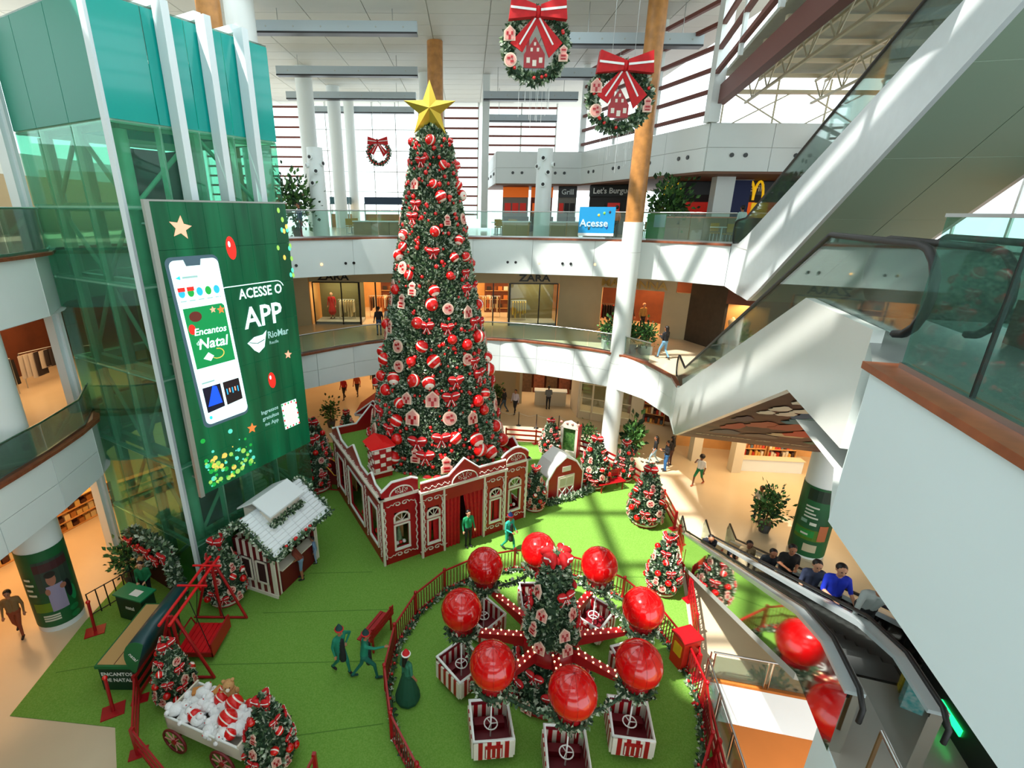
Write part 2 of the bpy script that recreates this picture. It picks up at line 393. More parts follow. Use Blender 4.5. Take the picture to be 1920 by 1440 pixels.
# ---- escalators
STEP = stripes('step_ribs', (70, 72, 74), (30, 31, 33), 10, 'Z', .4)
def sz(p, d, prof): return [Vector(p) + Vector(d) * s + V(0, 0, z) for s, z in prof]
def incl(prof, s):
    for (s0, z0), (s1, z1) in zip(prof, prof[1:]):
        if s0 <= s <= s1: return z0 + (z1 - z0) * (s - s0) / (s1 - s0)
    return prof[-1][1]
def steps(t, p, d, r, w, prof, n):
    """n stair treads of one lane"""
    s0, s1 = prof[1][0], prof[2][0]; ds = (s1 - s0) / n
    pm = MB().boxp((0, 0, 0), Vector(d) * ds, Vector(r) * w, (0, 0, .2)).mesh('step', [STEP])
    for k in range(n):
        q = Vector(p) + Vector(d) * (s0 + k * ds) + V(0, 0, incl(prof, s0 + (k + .5) * ds) - .2); inst(pm, t, q - wloc(t), name='step')
def esc_glass(t, p, d, prof, h, gm, off=0.):
    """glass balustrade with rounded newels and black handrail following profile prof"""
    s0, s1 = prof[0][0], prof[-1][0]; base = sz(p, d, prof); top = sz(p, d, [(s, z + h) for s, z in prof]); r = h / 2
    n0 = [Vector(p) + Vector(d) * (s0 - r * math.cos(k * PI / 8 - PI / 2)) + V(0, 0, prof[0][1] + r + r * math.sin(k * PI / 8 - PI / 2)) for k in range(9)]
    n1 = [Vector(p) + Vector(d) * (s1 + r * math.cos(PI / 2 - k * PI / 8)) + V(0, 0, prof[-1][1] + r + r * math.sin(PI / 2 - k * PI / 8)) for k in range(9)]
    loop = n0 + top[1:-1] + n1
    fw = Vector(d).cross(V(0, 0, 1)).normalized()
    MB().prism(loop + base[::-1][1:-1], fw * .02).build('glass_side', gm, t)
    MB().path([v + fw * .01 for v in loop], .045, 6).build('handrail', DARK, t)
# B : second floor to third floor
PB = Vector((9.5, 21.6, 0)); B_TOP = [(-.8, 6.05), (1.9, 6.05), (14.4, 11.85), (16.6, 11.85)]
tb = thing('escalator', 'white clad escalator rising from the second to the third floor', 'escalator', PB + DE * 2 + V(0, 0, L2))
B_POLY = [(1.6, 6.2), (1.9, 6.2), (14.4, 11.95), (16.75, 11.95), (16.75, 10.45), (14.5, 10.45), (3.0, 4.5), (1.6, 4.5)]
for k, nm in ((0, 'side_cladding'), (6.2, 'side_cladding')): MB().prism(sz(PB + RE * k, DE, B_POLY), RE * .12).build(nm, mat('escalator_white', (214, 218, 214), .22, var=.03, scale=.5), tb)
MUR = mat('mural_print', (70, 40, 28), .6, col2=(112, 72, 52), scale=.9)
so = MB().boxp(sz(PB + RE * .12, DE, [(14.5, 10.46)])[0], sz(PB, DE, [(3, 4.5)])[0] - sz(PB, DE, [(14.5, 10.45)])[0], RE * 6.08, (0, 0, .1)).build('soffit', MUR, tb)
U_ = (sz(PB, DE, [(14.5, 10.45)])[0] - sz(PB, DE, [(3, 4.5)])[0]).normalized(); N_ = RE.cross(U_); N_ = N_ if N_.z < 0 else -N_
random.seed(3)
for u, v, w, h, col in [(.5, 10.7, .34, .4, (206, 196, 176)), (.45, 9.95, .3, .3, (206, 196, 176)), (.83, 10.0, .34, .35, (206, 196, 176)), (.9, 10.65, .36, .3, (206, 196, 176)), (.5, 11.9, .26, .4, (206, 196, 176)), (.66, 6.2, .5, 1.0, (160, 64, 40)), (1.1, 7.4, .7, .8, (158, 84, 58)), (1.66, 7.5, .7, .9, (150, 74, 50)),
                        (1.25, 10.1, .5, .8, (60, 84, 112)), (2.2, 8.4, .8, 1.1, (52, 76, 120)), (2.45, 6.4, .8, 1.2, (176, 70, 44)), (3.3, 6.2, .9, 1.0, (90, 104, 112)), (1.5, 9.0, .7, .7, (74, 110, 118)), (2.3, 5.4, .9, .6, (196, 170, 130)), (3.8, 4.2, 1.0, .9, (92, 110, 84)), (.9, 4.2, .8, .8, (86, 76, 80)), (1.9, 4.2, 1.0, .6, (120, 96, 80)), (3.0, 8.0, .7, .9, (64, 70, 110)), (.4, 8.3, .4, .6, (84, 60, 66))]:
    c = PB + DE * 3 + V(0, 0, 4.5) + RE * (.1 + u) + U_ * v + N_ * .012; n_ = 16
    pts = [c + RE * w / 2 * math.cos(2 * PI * i / n_) * (1 + .2 * math.sin(3 * i)) + U_ * h * 1.0 * math.sin(2 * PI * i / n_) * (1 + .2 * math.cos(5 * i)) for i in range(n_)]
    MB().prism(pts, N_ * random.uniform(.002, .012)).build('print_shape', mat('print_%d_%d_%d' % col, col, .6), so)
o_ = lettering('encantos de natal', .5, mat('print_tan', (190, 170, 136), .6), so, PB + DE * 3 + V(0, 0, 4.5) + RE * 2.1 + U_ * 2.6 + N_ * .03, RE, U_ + RE * .0, ext=.002, shear=.2)
for lane in (0, 1):
    q = PB + RE * (.15 + lane * 4.5); steps(tb, q, DE, RE, 1.4, B_TOP, 26)
    for e in (0., 1.42): esc_glass(tb, q + RE * e, DE, [(-.2, 6.1), (1.9, 6.15), (14.4, 11.95), (16.9, 11.95)], .95, GLASSR)
# A : ground floor to second floor, polished steel balustrades
PA = Vector((9.6, 19.6, 0)); A_IN = [(.4, .02), (3.2, .02), (13.6, 6.0), (15, 6.0)]
ta = thing('escalator', 'polished steel escalator carrying people from ground to second floor', 'escalator', PA + DE * 2)
A_POLY = [(2.2, .62), (2.5, .75), (13.4, 6.68), (14.4, 7.05), (15.3, 7.08), (15.3, 5.98), (13.9, 5.9), (3.4, 0.0), (2.2, 0)]
for k, m_ in ((0, MIRROR), (.92, MIRROR), (1.84, MIRROR)):
    q = PA + RE * k; MB().prism(sz(q, DE, A_POLY), RE * .16).build('steel_side', m_, ta)
    hp = sz(q + RE * .08, DE, [(1.4, .3), (1.25, .6), (1.4, .92), (2.6, 1.0), (13.3, 6.85), (14.4, 7.2), (15.3, 7.22), (15.5, 7.08), (15.5, 6.85)])
    MB().path([v + RE * .03 for v in hp], .036, 6).build('handrail', DARK, ta)
    MB().prism(sz(q + RE * .05, DE, [(1.4, .05), (1.3, .6), (1.45, .9), (2.6, .95), (2.6, .02)]), RE * .03).build('newel_glass', GLASSR, ta)
    MB().prism(sz(q - RE * .03, DE, [(2.4, .72), (13.4, 6.68), (14.4, 7.05), (15.3, 7.08), (15.3, 7.14), (14.4, 7.11), (13.3, 6.74), (2.4, .78)]), RE * .24).build('deck_trim', mat('pale_steel', (196, 208, 212), .3, .3), ta)
MB().prism(sz(PA, DE, [(3.4, 0), (13.9, 5.9), (13.9, 5.75), (3.6, -.05)]), RE * 2.0).build('soffit', GREYC, ta)
for lane in (0, 1): steps(ta, PA + RE * (.17 + .92 * lane), DE, RE, .74, A_IN, 26)
# C : third floor upwards, seen from below
DC = Vector((-.259, -.966, 0)); RC = Vector((.966, -.259, 0)); PC = Vector((12.1, 23.6, 0))
tc = thing('escalator', 'huge white escalator truss overhead running up to the top right', 'escalator', PC + V(0, 0, L3))
C_POLY = [(-.3, 11.85), (1.2, 11.95), (2.3, 12.3), (19, 18.7), (19, 18.2), (5.3, 10.5), (4.2, 9.95), (-.3, 9.95)]
for k in (0, 3.0): MB().prism(sz(PC + RC * k, DC, C_POLY), RC * .1).build('side_cladding', mat('escalator_side', (218, 226, 230), .3, var=.02), tc)
for (s0, z0), (s1, z1) in (((-.3, 9.95), (4.2, 9.95)), ((4.2, 9.95), (5.3, 10.5))):
    MB().boxp(sz(PC + RC * .1, DC, [(s0, z0)])[0], sz(PC, DC, [(s1, z1)])[0] - sz(PC, DC, [(s0, z0)])[0], RC * 2.9, (0, 0, .08)).build('soffit_panel', mat('soffit_grey', (150, 172, 152), .3), tc)
for i in range(6):
    s0 = 5.3 + i * 2.28; s1 = s0 + 2.27; z = lambda s: 10.5 + (s - 5.3) * .562
    for k in range(2): MB().boxp(sz(PC + RC * (.1 + 1.46 * k), DC, [(s0, z(s0))])[0], sz(PC, DC, [(s1, z(s1))])[0] - sz(PC, DC, [(s0, z(s0))])[0], RC * 1.445, (0, 0, .08)).build('soffit_panel', MATS['soffit_grey'], tc)
esc_glass(tc, PC + RC * .05, DC, [(.3, 11.9), (1.6, 12.0), (19, 18.75), (19.6, 18.8)], 1.0, GLASSR)
esc_glass(tc, PC + RC * 3.05, DC, [(.3, 11.9), (1.6, 12.0), (19, 18.75), (19.6, 18.8)], 1.0, GLASSR)
C_TOP = [(0, 11.85), (1.6, 11.9), (18.8, 18.5), (19, 18.6)]
for lane in (0, 1): steps(tc, PC + RC * (.15 + 1.45 * lane), DC, RC, 1.35, C_TOP, 34)

# ---- columns
def column(x, y, r, z0, z1, label, wood_from=None, rtop=None, n=24):
    t = thing('column', label, 'column', (x, y, z0)); zw = wood_from or z1
    MB().lathe((x, y, 0), [(r * 1.02, z0), (r * 1.02, zw)], n).build('shaft', mat('column_white', (224, 232, 232), .35), t)
    if wood_from: MB().lathe((x, y, 0), [(r * .94, wood_from), (rtop or r * .9, z1)], 12).build('wood_shaft', WOODC, t)
    for z in (L2, L3):
        if z0 < z < zw: MB().lathe((x, y, 0), [(r * 1.025, z - .5), (r * 1.025, z - .485)], n).build('joint', GREYC, t)
    return t
column(8.22, 25.85, .47, 0, ROOF, 'tall round column, white below and honey wood above, beside the right wreath', 12.75)
column(-1.95, 33, .5, L3, ROOF, 'brown wooden column rising behind the gold star', 12.2)
column(-10.1, 22.9, .5, L3, ROOF, 'brown wooden column behind the lift tower at the top left', 12.2)
column(-10.2, 26.2, .62, L3, ROOF, 'white round column just right of the lift tower top')
column(-11.2, 38.5, .55, L3, ROOF, 'white column in front of the far glass wall, leftmost')
column(-10.6, 44, .5, L3, ROOF, 'slim white column before the far glass wall, second from left')
column(-10.2, 47.5, .42, L3, ROOF, 'slim white column before the far glass wall, third from left')
column(-3.0, 40, .5, L3, ROOF, 'white column seen beside the star behind the tree')
column(-13.75, 13.35, .62, 0, 12, 'white round column with green advertising wrap at left')
column(14.1, 17.2, .62, 0, 6, 'white round column with green advertising wrap by the escalator')
for x, y, lb in ((-8.35, 29.6, 'white post with black spotlights left of the tree on the food court'), (4.15, 29.3, 'white post with black spotlights right of the tree on the food court'), (16.3, 24.6, 'white post with round spotlight behind the overhead escalator')):
    t = thing('spotlight_post', lb, 'post', (x, y, L3)); MB().lathe((x, y, 0), [(.46, L3), (.42, 16.4)], 18).build('shaft', MATS['column_white'], t)
    for k, (az, z) in enumerate(((-1.9, 15.9), (-1.35, 15.2), (-.5, 15.6), (-2.6, 15.5), (-1.8, 14.6))):
        c = V(x + .44 * math.cos(az), y + .44 * math.sin(az), z); u = V(math.cos(az), math.sin(az), 0)
        MB().tube(c - u * .05, c + u * .1, .14, 10).build('lamp_ring', WHITE, t); MB().tube(c + u * .09, c + u * .11, .09, 10).build('lamp_lens', BLACK, t)

# ---- roof, ceiling panels, skylight, clerestory
CP1, CP2, CP3 = Vector((7.85, 37.5, 0)), Vector((11.1, 25.4, 0)), Vector((7.6, 12.0, 0))
ce = struct(MB().boxp((-26, 25.6, ROOF + .06), (40, 0, 0), (0, 26.4, 0), (0, 0, .4)).build('ceiling', CEILM))
pm = MB().boxp((0, 0, 0), (2.96, 0, 0), (0, 1.56, 0), (0, 0, .05)).mesh('panel', [CEILM])
for i in range(13):
    for j in range(16):
        x, y = -26 + i * 3 + .02, 25.62 + j * 1.6
        if x + 1.5 > 7.9 + (37.5 - y) * .27 + (2 if y < 37 else 0): continue
        inst(pm, ce, Vector((x, y, ROOF)) - wloc(ce), name='panel')
for pts in ([(-26, -3), (-12.8, -3), (-12.8, 25.6), (-26, 25.6)], [(-12.8, -3), (4.5, -3), (-12.8, 11.2)], [(6.4, -3), (8.6, -3), (8.6, 14), (11.2, 25.6), (6.4, 25.6)], [(-1.6, -3), (6.4, -3), (6.4, 3), (-1.6, 3)]):
    struct(MB().prism(z3(pts, ROOF + .06), (0, 0, .4)).build('ceiling', CEILM))  # unseen roof pieces, cut so the gap places the sun patch
sk = thing('skylight_frame', 'steel grid of the roof skylight above the atrium', 'skylight', (-3, 14, ROOF + .1), kind='structure')
for x in (-12.6, -9.4, -6.2, -3.0, .2, 3.4, 6.2): MB().beam((x, -3, ROOF + .2), (x, 25.6, ROOF + .2), .26, .4).build('beam', WHITE, sk)
for y in (4, 7.6, 11.2, 14.8, 18.4, 22, 25.4): MB().beam((-12.8, y, ROOF + .2), (6.4, y, ROOF + .2), .3, .4).build('beam', WHITE, sk)
for i in range(8): MB().boxp((-1.6 + i * 1.0, 3, ROOF + .1), (.76, 0, 0), (0, 15.4, 0), (0, 0, .06)).build('added_sun_slat', WHITE, sk)  # unseen slats added to thin the sun and stripe the escalators
# hanging light bars
random.seed(5)
for k, (x0, x1, y, z, w) in enumerate([(-10.4, -2.5, 28, 21.5, 'first'), (-12.0, -3.2, 35.5, 21.4, 'second'), (-13.8, -4.0, 42.5, 21.4, 'third'), (-13.7, -4.7, 48, 21.4, 'fourth'), (4.6, 10.9, 27, 20.8, 'first'), (2.6, 8.6, 33, 20.8, 'second'), (1.0, 7.4, 38, 20.6, 'third'), (1.6, 7, 44, 20.2, 'fourth')]):
    t = thing('light_bar', 'grey ceiling light bar, %s nearest, %s of the central wood column' % (w, 'left' if k < 4 else 'right'), 'light bar', ((x0 + x1) / 2, y, z), 'ceiling light bars')
    MB().boxp((x0, y, z - .2), (x1 - x0, 0, 0), (0, .5, 0), (0, 0, .45)).build('housing', mat('bar_grey', (176, 190, 198), .4), t)
    MB().boxp((x0, y - .02, z - .28), (x1 - x0, 0, 0), (0, .5, 0), (0, 0, .08)).build('lamp_slot', BLACK, t)
    for i in range(6): MB().tube((x0 + (i + .5) * (x1 - x0) / 6, y - .02, z), (x0 + (i + .5) * (x1 - x0) / 6, y + .01, z), .04, 6).build('rivet', GREYC, t)
    for e in (.15, .85): MB().tube((x0 + e * (x1 - x0), y + .25, z + .2), (x0 + e * (x1 - x0), y + .25, ROOF), .02, 5).build('hanger', STEEL, t)
def louver_wall(name, p, q, z0, z1, n, mull, depth=.18):
    """glazed opening with brown horizontal blades and white mullions; the sky shows between"""
    w = thing(name, None, None, (p + q) / 2 + V(0, 0, z0), kind='structure'); d = q - p; nn = Vector((d.y, -d.x, 0)).normalized()
    for k in range(n):
        z = z0 + (k + .5) * (z1 - z0) / n; MB().boxp(p + V(0, 0, z - .08), d, nn * depth, (0, 0, .16)).build('louver', BROWNL, w)
    for k in range(mull + 1): MB().beam(p + d * k / mull + nn * .1 + V(0, 0, z0), p + d * k / mull + nn * .1 + V(0, 0, z1), .14, .14).build('mullion', WHITE, w)
    return w
louver_wall('window_1', CP1, CP2, 17.1, ROOF, 6, 3)
louver_wall('window_2', CP2, CP3, 18.6, ROOF, 4, 3)
louver_wall('window_3', Vector((1.6, 50, 0)), Vector((1.6 + 6.3, 50, 0)), 15.5, ROOF, 9, 2)
louver_wall('window_3', Vector((-24, 50, 0)), Vector((-15.2, 50, 0)), 12.5, ROOF, 12, 3)
louver_wall('window_3', Vector((-2.2, 50, 0)), Vector((.9, 50, 0)), 12.5, ROOF, 12, 1)
g = thing('window_4', None, None, (-8.6, 50, L3), kind='structure')
for i in range(7): MB().beam((-15 + i * 2.1, 50, L3), (-15 + i * 2.1, 50, ROOF), .07, .1).build('mullion', mat('mullion_grey', (200, 205, 205), .5), g)
for j in range(6): MB().beam((-15, 50, L3 + 1.3 + j * 1.75), (-2.3, 50, L3 + 1.3 + j * 1.75), .1, .06).build('transom', MATS['mullion_grey'], g)
# white bulkhead over the food court shops
bk = [(1.7, 46), (1.95, 37.5), (7.85, 37.5), (11.1, 25.4), (26, 25.4)]
for i in range(len(bk) - 1):
    a_, b_ = Vector(bk[i] + (0,)), Vector(bk[i + 1] + (0,)); d_ = b_ - a_; n_ = Vector((d_.y, -d_.x, 0)).normalized()
    w = struct(MB().boxp(a_ + V(0, 0, 15.05), d_, -n_ * .3, (0, 0, 2.05)).build('wall_bulkhead', GREYC)); k = max(1, round(d_.length / 3.0))
    for j in range(k):
        for r in range(2): MB().boxp(a_ + d_ * (j + .004) / k + V(0, 0, 15.06 + r * 1.02), d_ * .992 / k, n_ * .04, (0, 0, 1.0)).build('panel', WHITE, w)
    for j in range(k):
        for e in (-.06, .06):
            c = a_ + d_ * ((j + .5) / k + e * 2 / k * .9) + n_ * .04 + V(0, 0, 15.75); MB().tube(c, c + n_ * .05, .1, 8).build('spotlight', mat('spot_grey', (60, 66, 68), .4), w)
struct(MB().prism(z3(bk + [(26, 46)], 15.05), (0, 0, -.1)).build('ceiling', mat('foodcourt_ceiling', (120, 84, 66), .7)))
struct(MB().beam((11.1, 25.4, 17.1), (11.1, 25.4, ROOF), .5, .5).build('trim_6', MATS['column_white']))
struct(MB().boxp((7.6, 37.4, 17.1), (.35, 0, 0), (0, .35, 0), (0, 0, ROOF - 17.1)).build('trim_7', MATS['column_white']))
struct(MB().boxp((1.0, 40, 12), (.5, 0, 0), (0, .5, 0), (0, 0, ROOF - 12)).build('trim_8', MATS['column_white']))
# low truss roof of the side hall on the right
struct(MB().beam(CP2 + V(.3, 0, 18.2), CP3 + V(.2, -2, 18.2), .35, .75).build('trim_9', mat('rust_beam', (100, 42, 26), .5)))
hall = thing('truss_roof', 'cream steel truss roof of the side hall above the overhead escalator', 'roof', (15, 20, 18.6), kind='structure')
CREAM = mat('truss_cream', (214, 206, 178), .5)
MB().prism(z3([(11.6, 26), (34, 26), (34, -2), (4.5, -2), (7.9, 12)], 19.1), (0, 0, .15)).build('roof_sheet', mat('roof_sheet', (176, 182, 168), .6, var=.05, scale=2), hall)
for j in range(9):
    y = 25.2 - j * 2.3; x0 = 11.7 - max(0, 25.4 - y) * .26
    MB().beam((x0, y, 18.95), (30, y, 18.95), .16, .14).build('purlin', CREAM, hall)
for i in range(6):
    x = 12.6 + i * 3.0; y0, y1 = 25.6, 2
    for zz in (18.85, 17.95): MB().beam((x - (0 if zz > 18 else .0), y0, zz), (x - 5.5, y1, zz), .09, .09).build('chord', CREAM, hall)
    MB().beam((x + .45, y0, 18.85), (x - 5.05, y1, 18.85), .09, .09).build('chord', CREAM, hall)
    for k in range(12):
        f0, f1, f2 = k / 12, (k + .5) / 12, (k + 1) / 12
        pt = lambda f, zz, e=0: Vector((x - 5.5 * f + e, y0 + (y1 - y0) * f, zz))
        for u, v in ((pt(f0, 18.85), pt(f1, 17.95)), (pt(f1, 17.95), pt(f2, 18.85)), (pt(f0, 18.85, .45), pt(f1, 17.95))): MB().tube(u, v, .03, 4).build('web', CREAM, hall)
wg = thing('window_5', None, None, (15, 26, 17.1), kind='structure')
for i in range(7): MB().beam((11.8 + i * 2.4, 26, 17.1), (11.8 + i * 2.4, 26, 19), .06, .06).build('mullion', CREAM, wg)
for i in range(4):
    x = 12.2 + i * 3.4
    for u, v in (((x, 26, 17.1), (x + 2.6, 26, 18.4)), ((x, 26, 18.4), (x + 2.6, 26, 17.1))): MB().tube(u, v, .035, 4).build('brace', CREAM, wg)
MB().beam((11.4, 25.9, 18.45), (30, 25.9, 18.45), .3, .14).build('sill', CREAM, wg)
# outer shell of the building
struct(MB().poly([(-26, -4, 0), (-26, 46, 0), (-26, 46, 15), (-26, -4, 15)]).build('wall_left', BEIGE))
struct(MB().poly([(-26, 46, 0), (27, 46, 0), (27, 46, L3), (-26, 46, L3)]).build('wall_back', BEIGE))
struct(MB().poly([(27, 46, -6), (27, -4, -6), (27, -4, L3), (27, 46, L3)]).build('wall_right', BEIGE))
wr_ = thing('added_daylight_opening', None, None, (27, 12, L3), kind='structure')  # opening added so daylight brightens the side hall
for i in range(12): MB().beam((27, -4 + i * 3, L3), (27, -4 + i * 3, 19), .12, .12).build('mullion', WHITE, wr_)
struct(MB().poly([(-2, 30, -6), (27, 30, -6), (27, 30, 0), (-2, 30, 0)]).build('wall_back', mat('basement_wall', (206, 120, 70), .6, var=.08)))
struct(MB().poly([(-26, -4, 0), (-5, -4, 0), (-5, -4, ROOF), (-26, -4, ROOF)]).build('wall_front_blocker', BEIGE))  # unseen half wall, added to keep fill light off the left side
struct(MB().poly([(-26, -4, 15), (-26, 46, 15), (-26, 46, 16.2), (-26, -4, 16.2)]).build('wall_left', WALLW))
# slabs of the galleries the viewer stands on (below and behind the frame), put in to darken the foreground
for z, y in ((L3, .3), (L2, .4)):
    struct(MB().boxp((-13, -6, z - 1.8), (15.2 if z == L3 else 16.4, 0, 0), (0, y + 6, 0), (0, 0, 1.8)).build('floor', WALLW))
struct(MB().boxp((14.0, 20.3, 9.9), (13, -3.6, 0), (0, .2, 0), (0, 0, 1.9)).build('wall_gallery', WHITE))
# ================================================================== LIFT TOWER
SA = Vector((-9.55, 14.6, 0)); D1 = Vector((.5, .866, 0)); D2 = Vector((-.866, .5, 0)); N1 = Vector((.866, -.5, 0)); N2 = Vector((-.5, -.866, 0)); SW = 5.5; ST = 18.3
tw = thing('lift_tower', 'tall teal glass lift tower with green steel frame and white fins', 'lift tower', SA + (D1 + D2) * SW / 2)
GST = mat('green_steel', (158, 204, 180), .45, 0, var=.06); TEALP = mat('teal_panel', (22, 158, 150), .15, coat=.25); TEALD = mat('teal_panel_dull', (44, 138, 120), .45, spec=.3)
LV = [0, 1.9, 5.0, 8.1, 11.0, 13.25, 15.45]
glp = glass('tower_glass', (206, 240, 228), .03, .4)
def face(o, d, n, w, cols, opaque):
    c0 = 0
    for c1 in cols + [w]:
        for z0, z1 in zip(LV, LV[1:]): MB().boxp(o + d * (c0 + .03) + n * .0 + V(0, 0, z0 + .03), d * (c1 - c0 - .06), n * .02, (0, 0, z1 - z0 - .06)).build('glass_pane', glp, tw)
        MB().boxp(o + d * (c0 + .015) + V(0, 0, LV[-1] + .02), d * (c1 - c0 - .03), n * .03, (0, 0, ST - LV[-1])).build('teal_panel', opaque, tw)
        c0 = c1
    for c in cols: MB().beam(o + d * c - n * .12, o + d * c - n * .12 + V(0, 0, 15.4), .14, .14).build('mullion', GST, tw)
    for z in LV[1:]: MB().beam(o - n * .1 + V(0, 0, z), o + d * w - n * .1 + V(0, 0, z), .1, .14).build('transom', GST, tw)
face(SA, D1, N1, SW, [1.4, 2.6, 3.8], TEALP); face(SA, D2, N2, SW, [1.9, 3.9], TEALD)
face(SA + D2 * SW, D1, -N1, SW, [2.75], TEALP); face(SA + D1 * SW, D2, -N2, SW, [2.75], TEALD)
MB().boxp(SA + V(0, 0, ST), D1 * SW, D2 * SW, (0, 0, .08)).build('roof_plate', GLASSR, tw)
# inner steel frame: round posts, ring beams and braces
for a_, b_ in ((.55, .55), (SW - .55, .55), (.55, SW - .55), (SW - .55, SW - .55), (SW / 2, .55), (.55, SW / 2)):
    q = SA + D1 * a_ + D2 * b_; MB().tube(q, q + V(0, 0, 15.3), .2, 12).build('post', GST, tw)
for z in LV[1:]:
    for p_, d_ in ((SA + D1 * .55 + D2 * .55, D1), (SA + D1 * .55 + D2 * .55, D2), (SA + D1 * .55 + D2 * (SW - .55), D1), (SA + D1 * (SW - .55) + D2 * .55, D2)):
        MB().beam(p_ + V(0, 0, z), p_ + d_ * (SW - 1.1) + V(0, 0, z), .2, .25).build('ring_beam', GST, tw)
for k, (z0, z1) in enumerate(zip(LV, LV[1:])):
    for p_, d_ in ((SA + D1 * .55 + D2 * .5, D1), (SA + D1 * .5 + D2 * .55, D2)):
        u, v = (0, SW / 2 - .5) if k % 2 else (SW / 2 - .5, 0)
        MB().tube(p_ + d_ * u + V(0, 0, z0), p_ + d_ * v + V(0, 0, z1), .07, 6).build('brace', GST, tw)
        MB().tube(p_ + d_ * (SW - 1.1 - u) + V(0, 0, z0), p_ + d_ * (SW - 1.1 - v) + V(0, 0, z1), .07, 6).build('brace', GST, tw)
# dark lift car guides and a car inside
DKG = mat('shaft_dark', (24, 70, 66), .5)
MB().boxp(SA + D1 * 1.6 + D2 * 2.2, D1 * 1.1, D2 * .12, (0, 0, 15)).build('guide_wall', DKG, tw)
MB().boxp(SA + D1 * 2.9 + D2 * 1.5, D1 * .14, D2 * 1.5, (0, 0, 15)).build('guide_wall', DKG, tw)
MB().boxp(SA + D1 * 1.5 + D2 * 3.4, D1 * .5, D2 * .12, (0, 0, 11)).build('counterweight', mat('guide_yellow', (120, 128, 24), .6), tw)
car = MB().boxp(SA + D1 * 3.2 + D2 * 2.6 + V(0, 0, 6), D1 * 1.5, D2 * 1.6, (0, 0, 2.4)).build('lift_car', mat('car_steel', (110, 120, 116), .3, .7), tw)
# white corner mullions and external fins
for q in (SA + N1 * .02 + N2 * .02, SA + D2 * (SW + .1) + N2 * .1): MB().beam(q, q + V(0, 0, ST if q is not None else 0), .14, .14).build('white_mullion', mat('fin_white', (214, 226, 230), .35), tw)
MB().beam(SA + D2 * (SW + .2) + N2 * .3, SA + D2 * (SW + .2) + N2 * .3 + V(0, 0, ST), .3, .25).build('white_mullion', MATS['fin_white'], tw)
for t_ in (1.7, 2.95, 4.2):
    q = SA + D1 * t_; f = MB(); f.boxp(q + N1 * .1 + V(0, 0, 13.4), D1 * .22, N1 * .42, (0, 0, ST + .2 - 13.4)); f.boxp(q + N1 * .1 + V(0, 0, ST + .12), D1 * .22, N1 * -1.2, (0, 0, .22))
    f.build('white_fin', MATS['fin_white'], tw)
# ------------------------------------------------------------------ LED screen
SP = SA + N1 * .9 + D1 * .16; SH0, SH1, SWD = 4.3, 13.4, 4.62
sc = thing('led_screen', 'large green LED screen showing a phone app advert on the lift tower', 'screen', SP + V(0, 0, SH0))
def spos(s, z, k=0): return SP + D1 * (s + .055 * (13.4 - z)) + V(0, 0, z) + N1 * (.07 + .006 * k)
def emis(name, col, st=1.0):
    if name in MATS: return MATS[name]
    return mat(name, col, .4, emit=st)
def ledmat():
    m = bpy.data.materials.new('led_green'); m.use_nodes = True; nt = m.node_tree; b = nt.nodes['Principled BSDF']
    tc_ = nt.nodes.new('ShaderNodeTexCoord'); n = nt.nodes.new('ShaderNodeTexNoise'); n.inputs['Scale'].default_value = .6; n.inputs['Detail'].default_value = 2
    mp = nt.nodes.new('ShaderNodeMapping'); mp.inputs['Scale'].default_value = (3, 3, .35); r = nt.nodes.new('ShaderNodeValToRGB'); e = r.color_ramp.elements
    e[0].color = lin((0, 78, 46)); e[1].color = lin((16, 122, 76)); e[0].position = .35; e[1].position = .7
    nt.links.new(tc_.outputs['Object'], mp.inputs[0]); nt.links.new(mp.outputs[0], n.inputs['Vector']); nt.links.new(n.outputs['Fac'], r.inputs[0]); nt.links.new(r.outputs[0], b.inputs['Emission Color'])
    b.inputs['Base Color'].default_value = lin((0, 40, 26)); b.inputs['Emission Strength'].default_value = .75; b.inputs['Roughness'].default_value = .3; return m
LED = ledmat()
for i in range(9):
    for j in range(7):
        w_, h_ = SWD / 9, (SH1 - SH0) / 7
        MB().boxp(SP + D1 * (i * w_ + .006) + V(0, 0, SH0 + j * h_ + .006), D1 * (w_ - .012), N1 * .06, (0, 0, h_ - .012)).build('led_module', LED, sc)
MB().boxp(SP - D1 * .14 - N1 * .05 + V(0, 0, SH0 - .05), D1 * .14, N1 * .14, (0, 0, SH1 - SH0 + .1)).build('frame_edge', mat('frame_grey', (170, 176, 172), .4, .4), sc)
MB().boxp(SP - N1 * .05 + V(0, 0, SH1), D1 * SWD, N1 * .14, (0, 0, .05)).build('frame_edge', MATS['frame_grey'], sc)
MB().boxp(SP - N1 * .2 + V(0, 0, SH0), D1 * SWD, N1 * .15, (0, 0, SH1 - SH0)).build('back_frame', DKG, sc)
for z in (4.6, 8.6, 12.8): MB().tube(SP + D1 * .3 + V(0, 0, z), SA + D1 * .4 + N1 * .02 + V(0, 0, z), .04, 6).build('bracket', STEEL, sc)
def spoly(pts, m_, k, name='print'): return MB().prism([spos(s, z, k) for s, z in pts], N1 * .004).build(name, m_, sc)
def rrect(s0, z0, s1, z1, r, n=5):
    out = []
    for cx, cz, a0 in ((s1 - r, z1 - r, 0), (s0 + r, z1 - r, 90), (s0 + r, z0 + r, 180), (s1 - r, z0 + r, 270)):
        for i in range(n + 1): a = R(a0 + 90 * i / n); out.append((cx + r * math.cos(a), cz + r * math.sin(a)))
    return out
def star2(c, r, rot=0, q=.45): return [(c[0] + (r if i % 2 == 0 else r * q) * math.sin(rot + i * PI / 5), c[1] + (r if i % 2 == 0 else r * q) * math.cos(rot + i * PI / 5)) for i in range(10)]
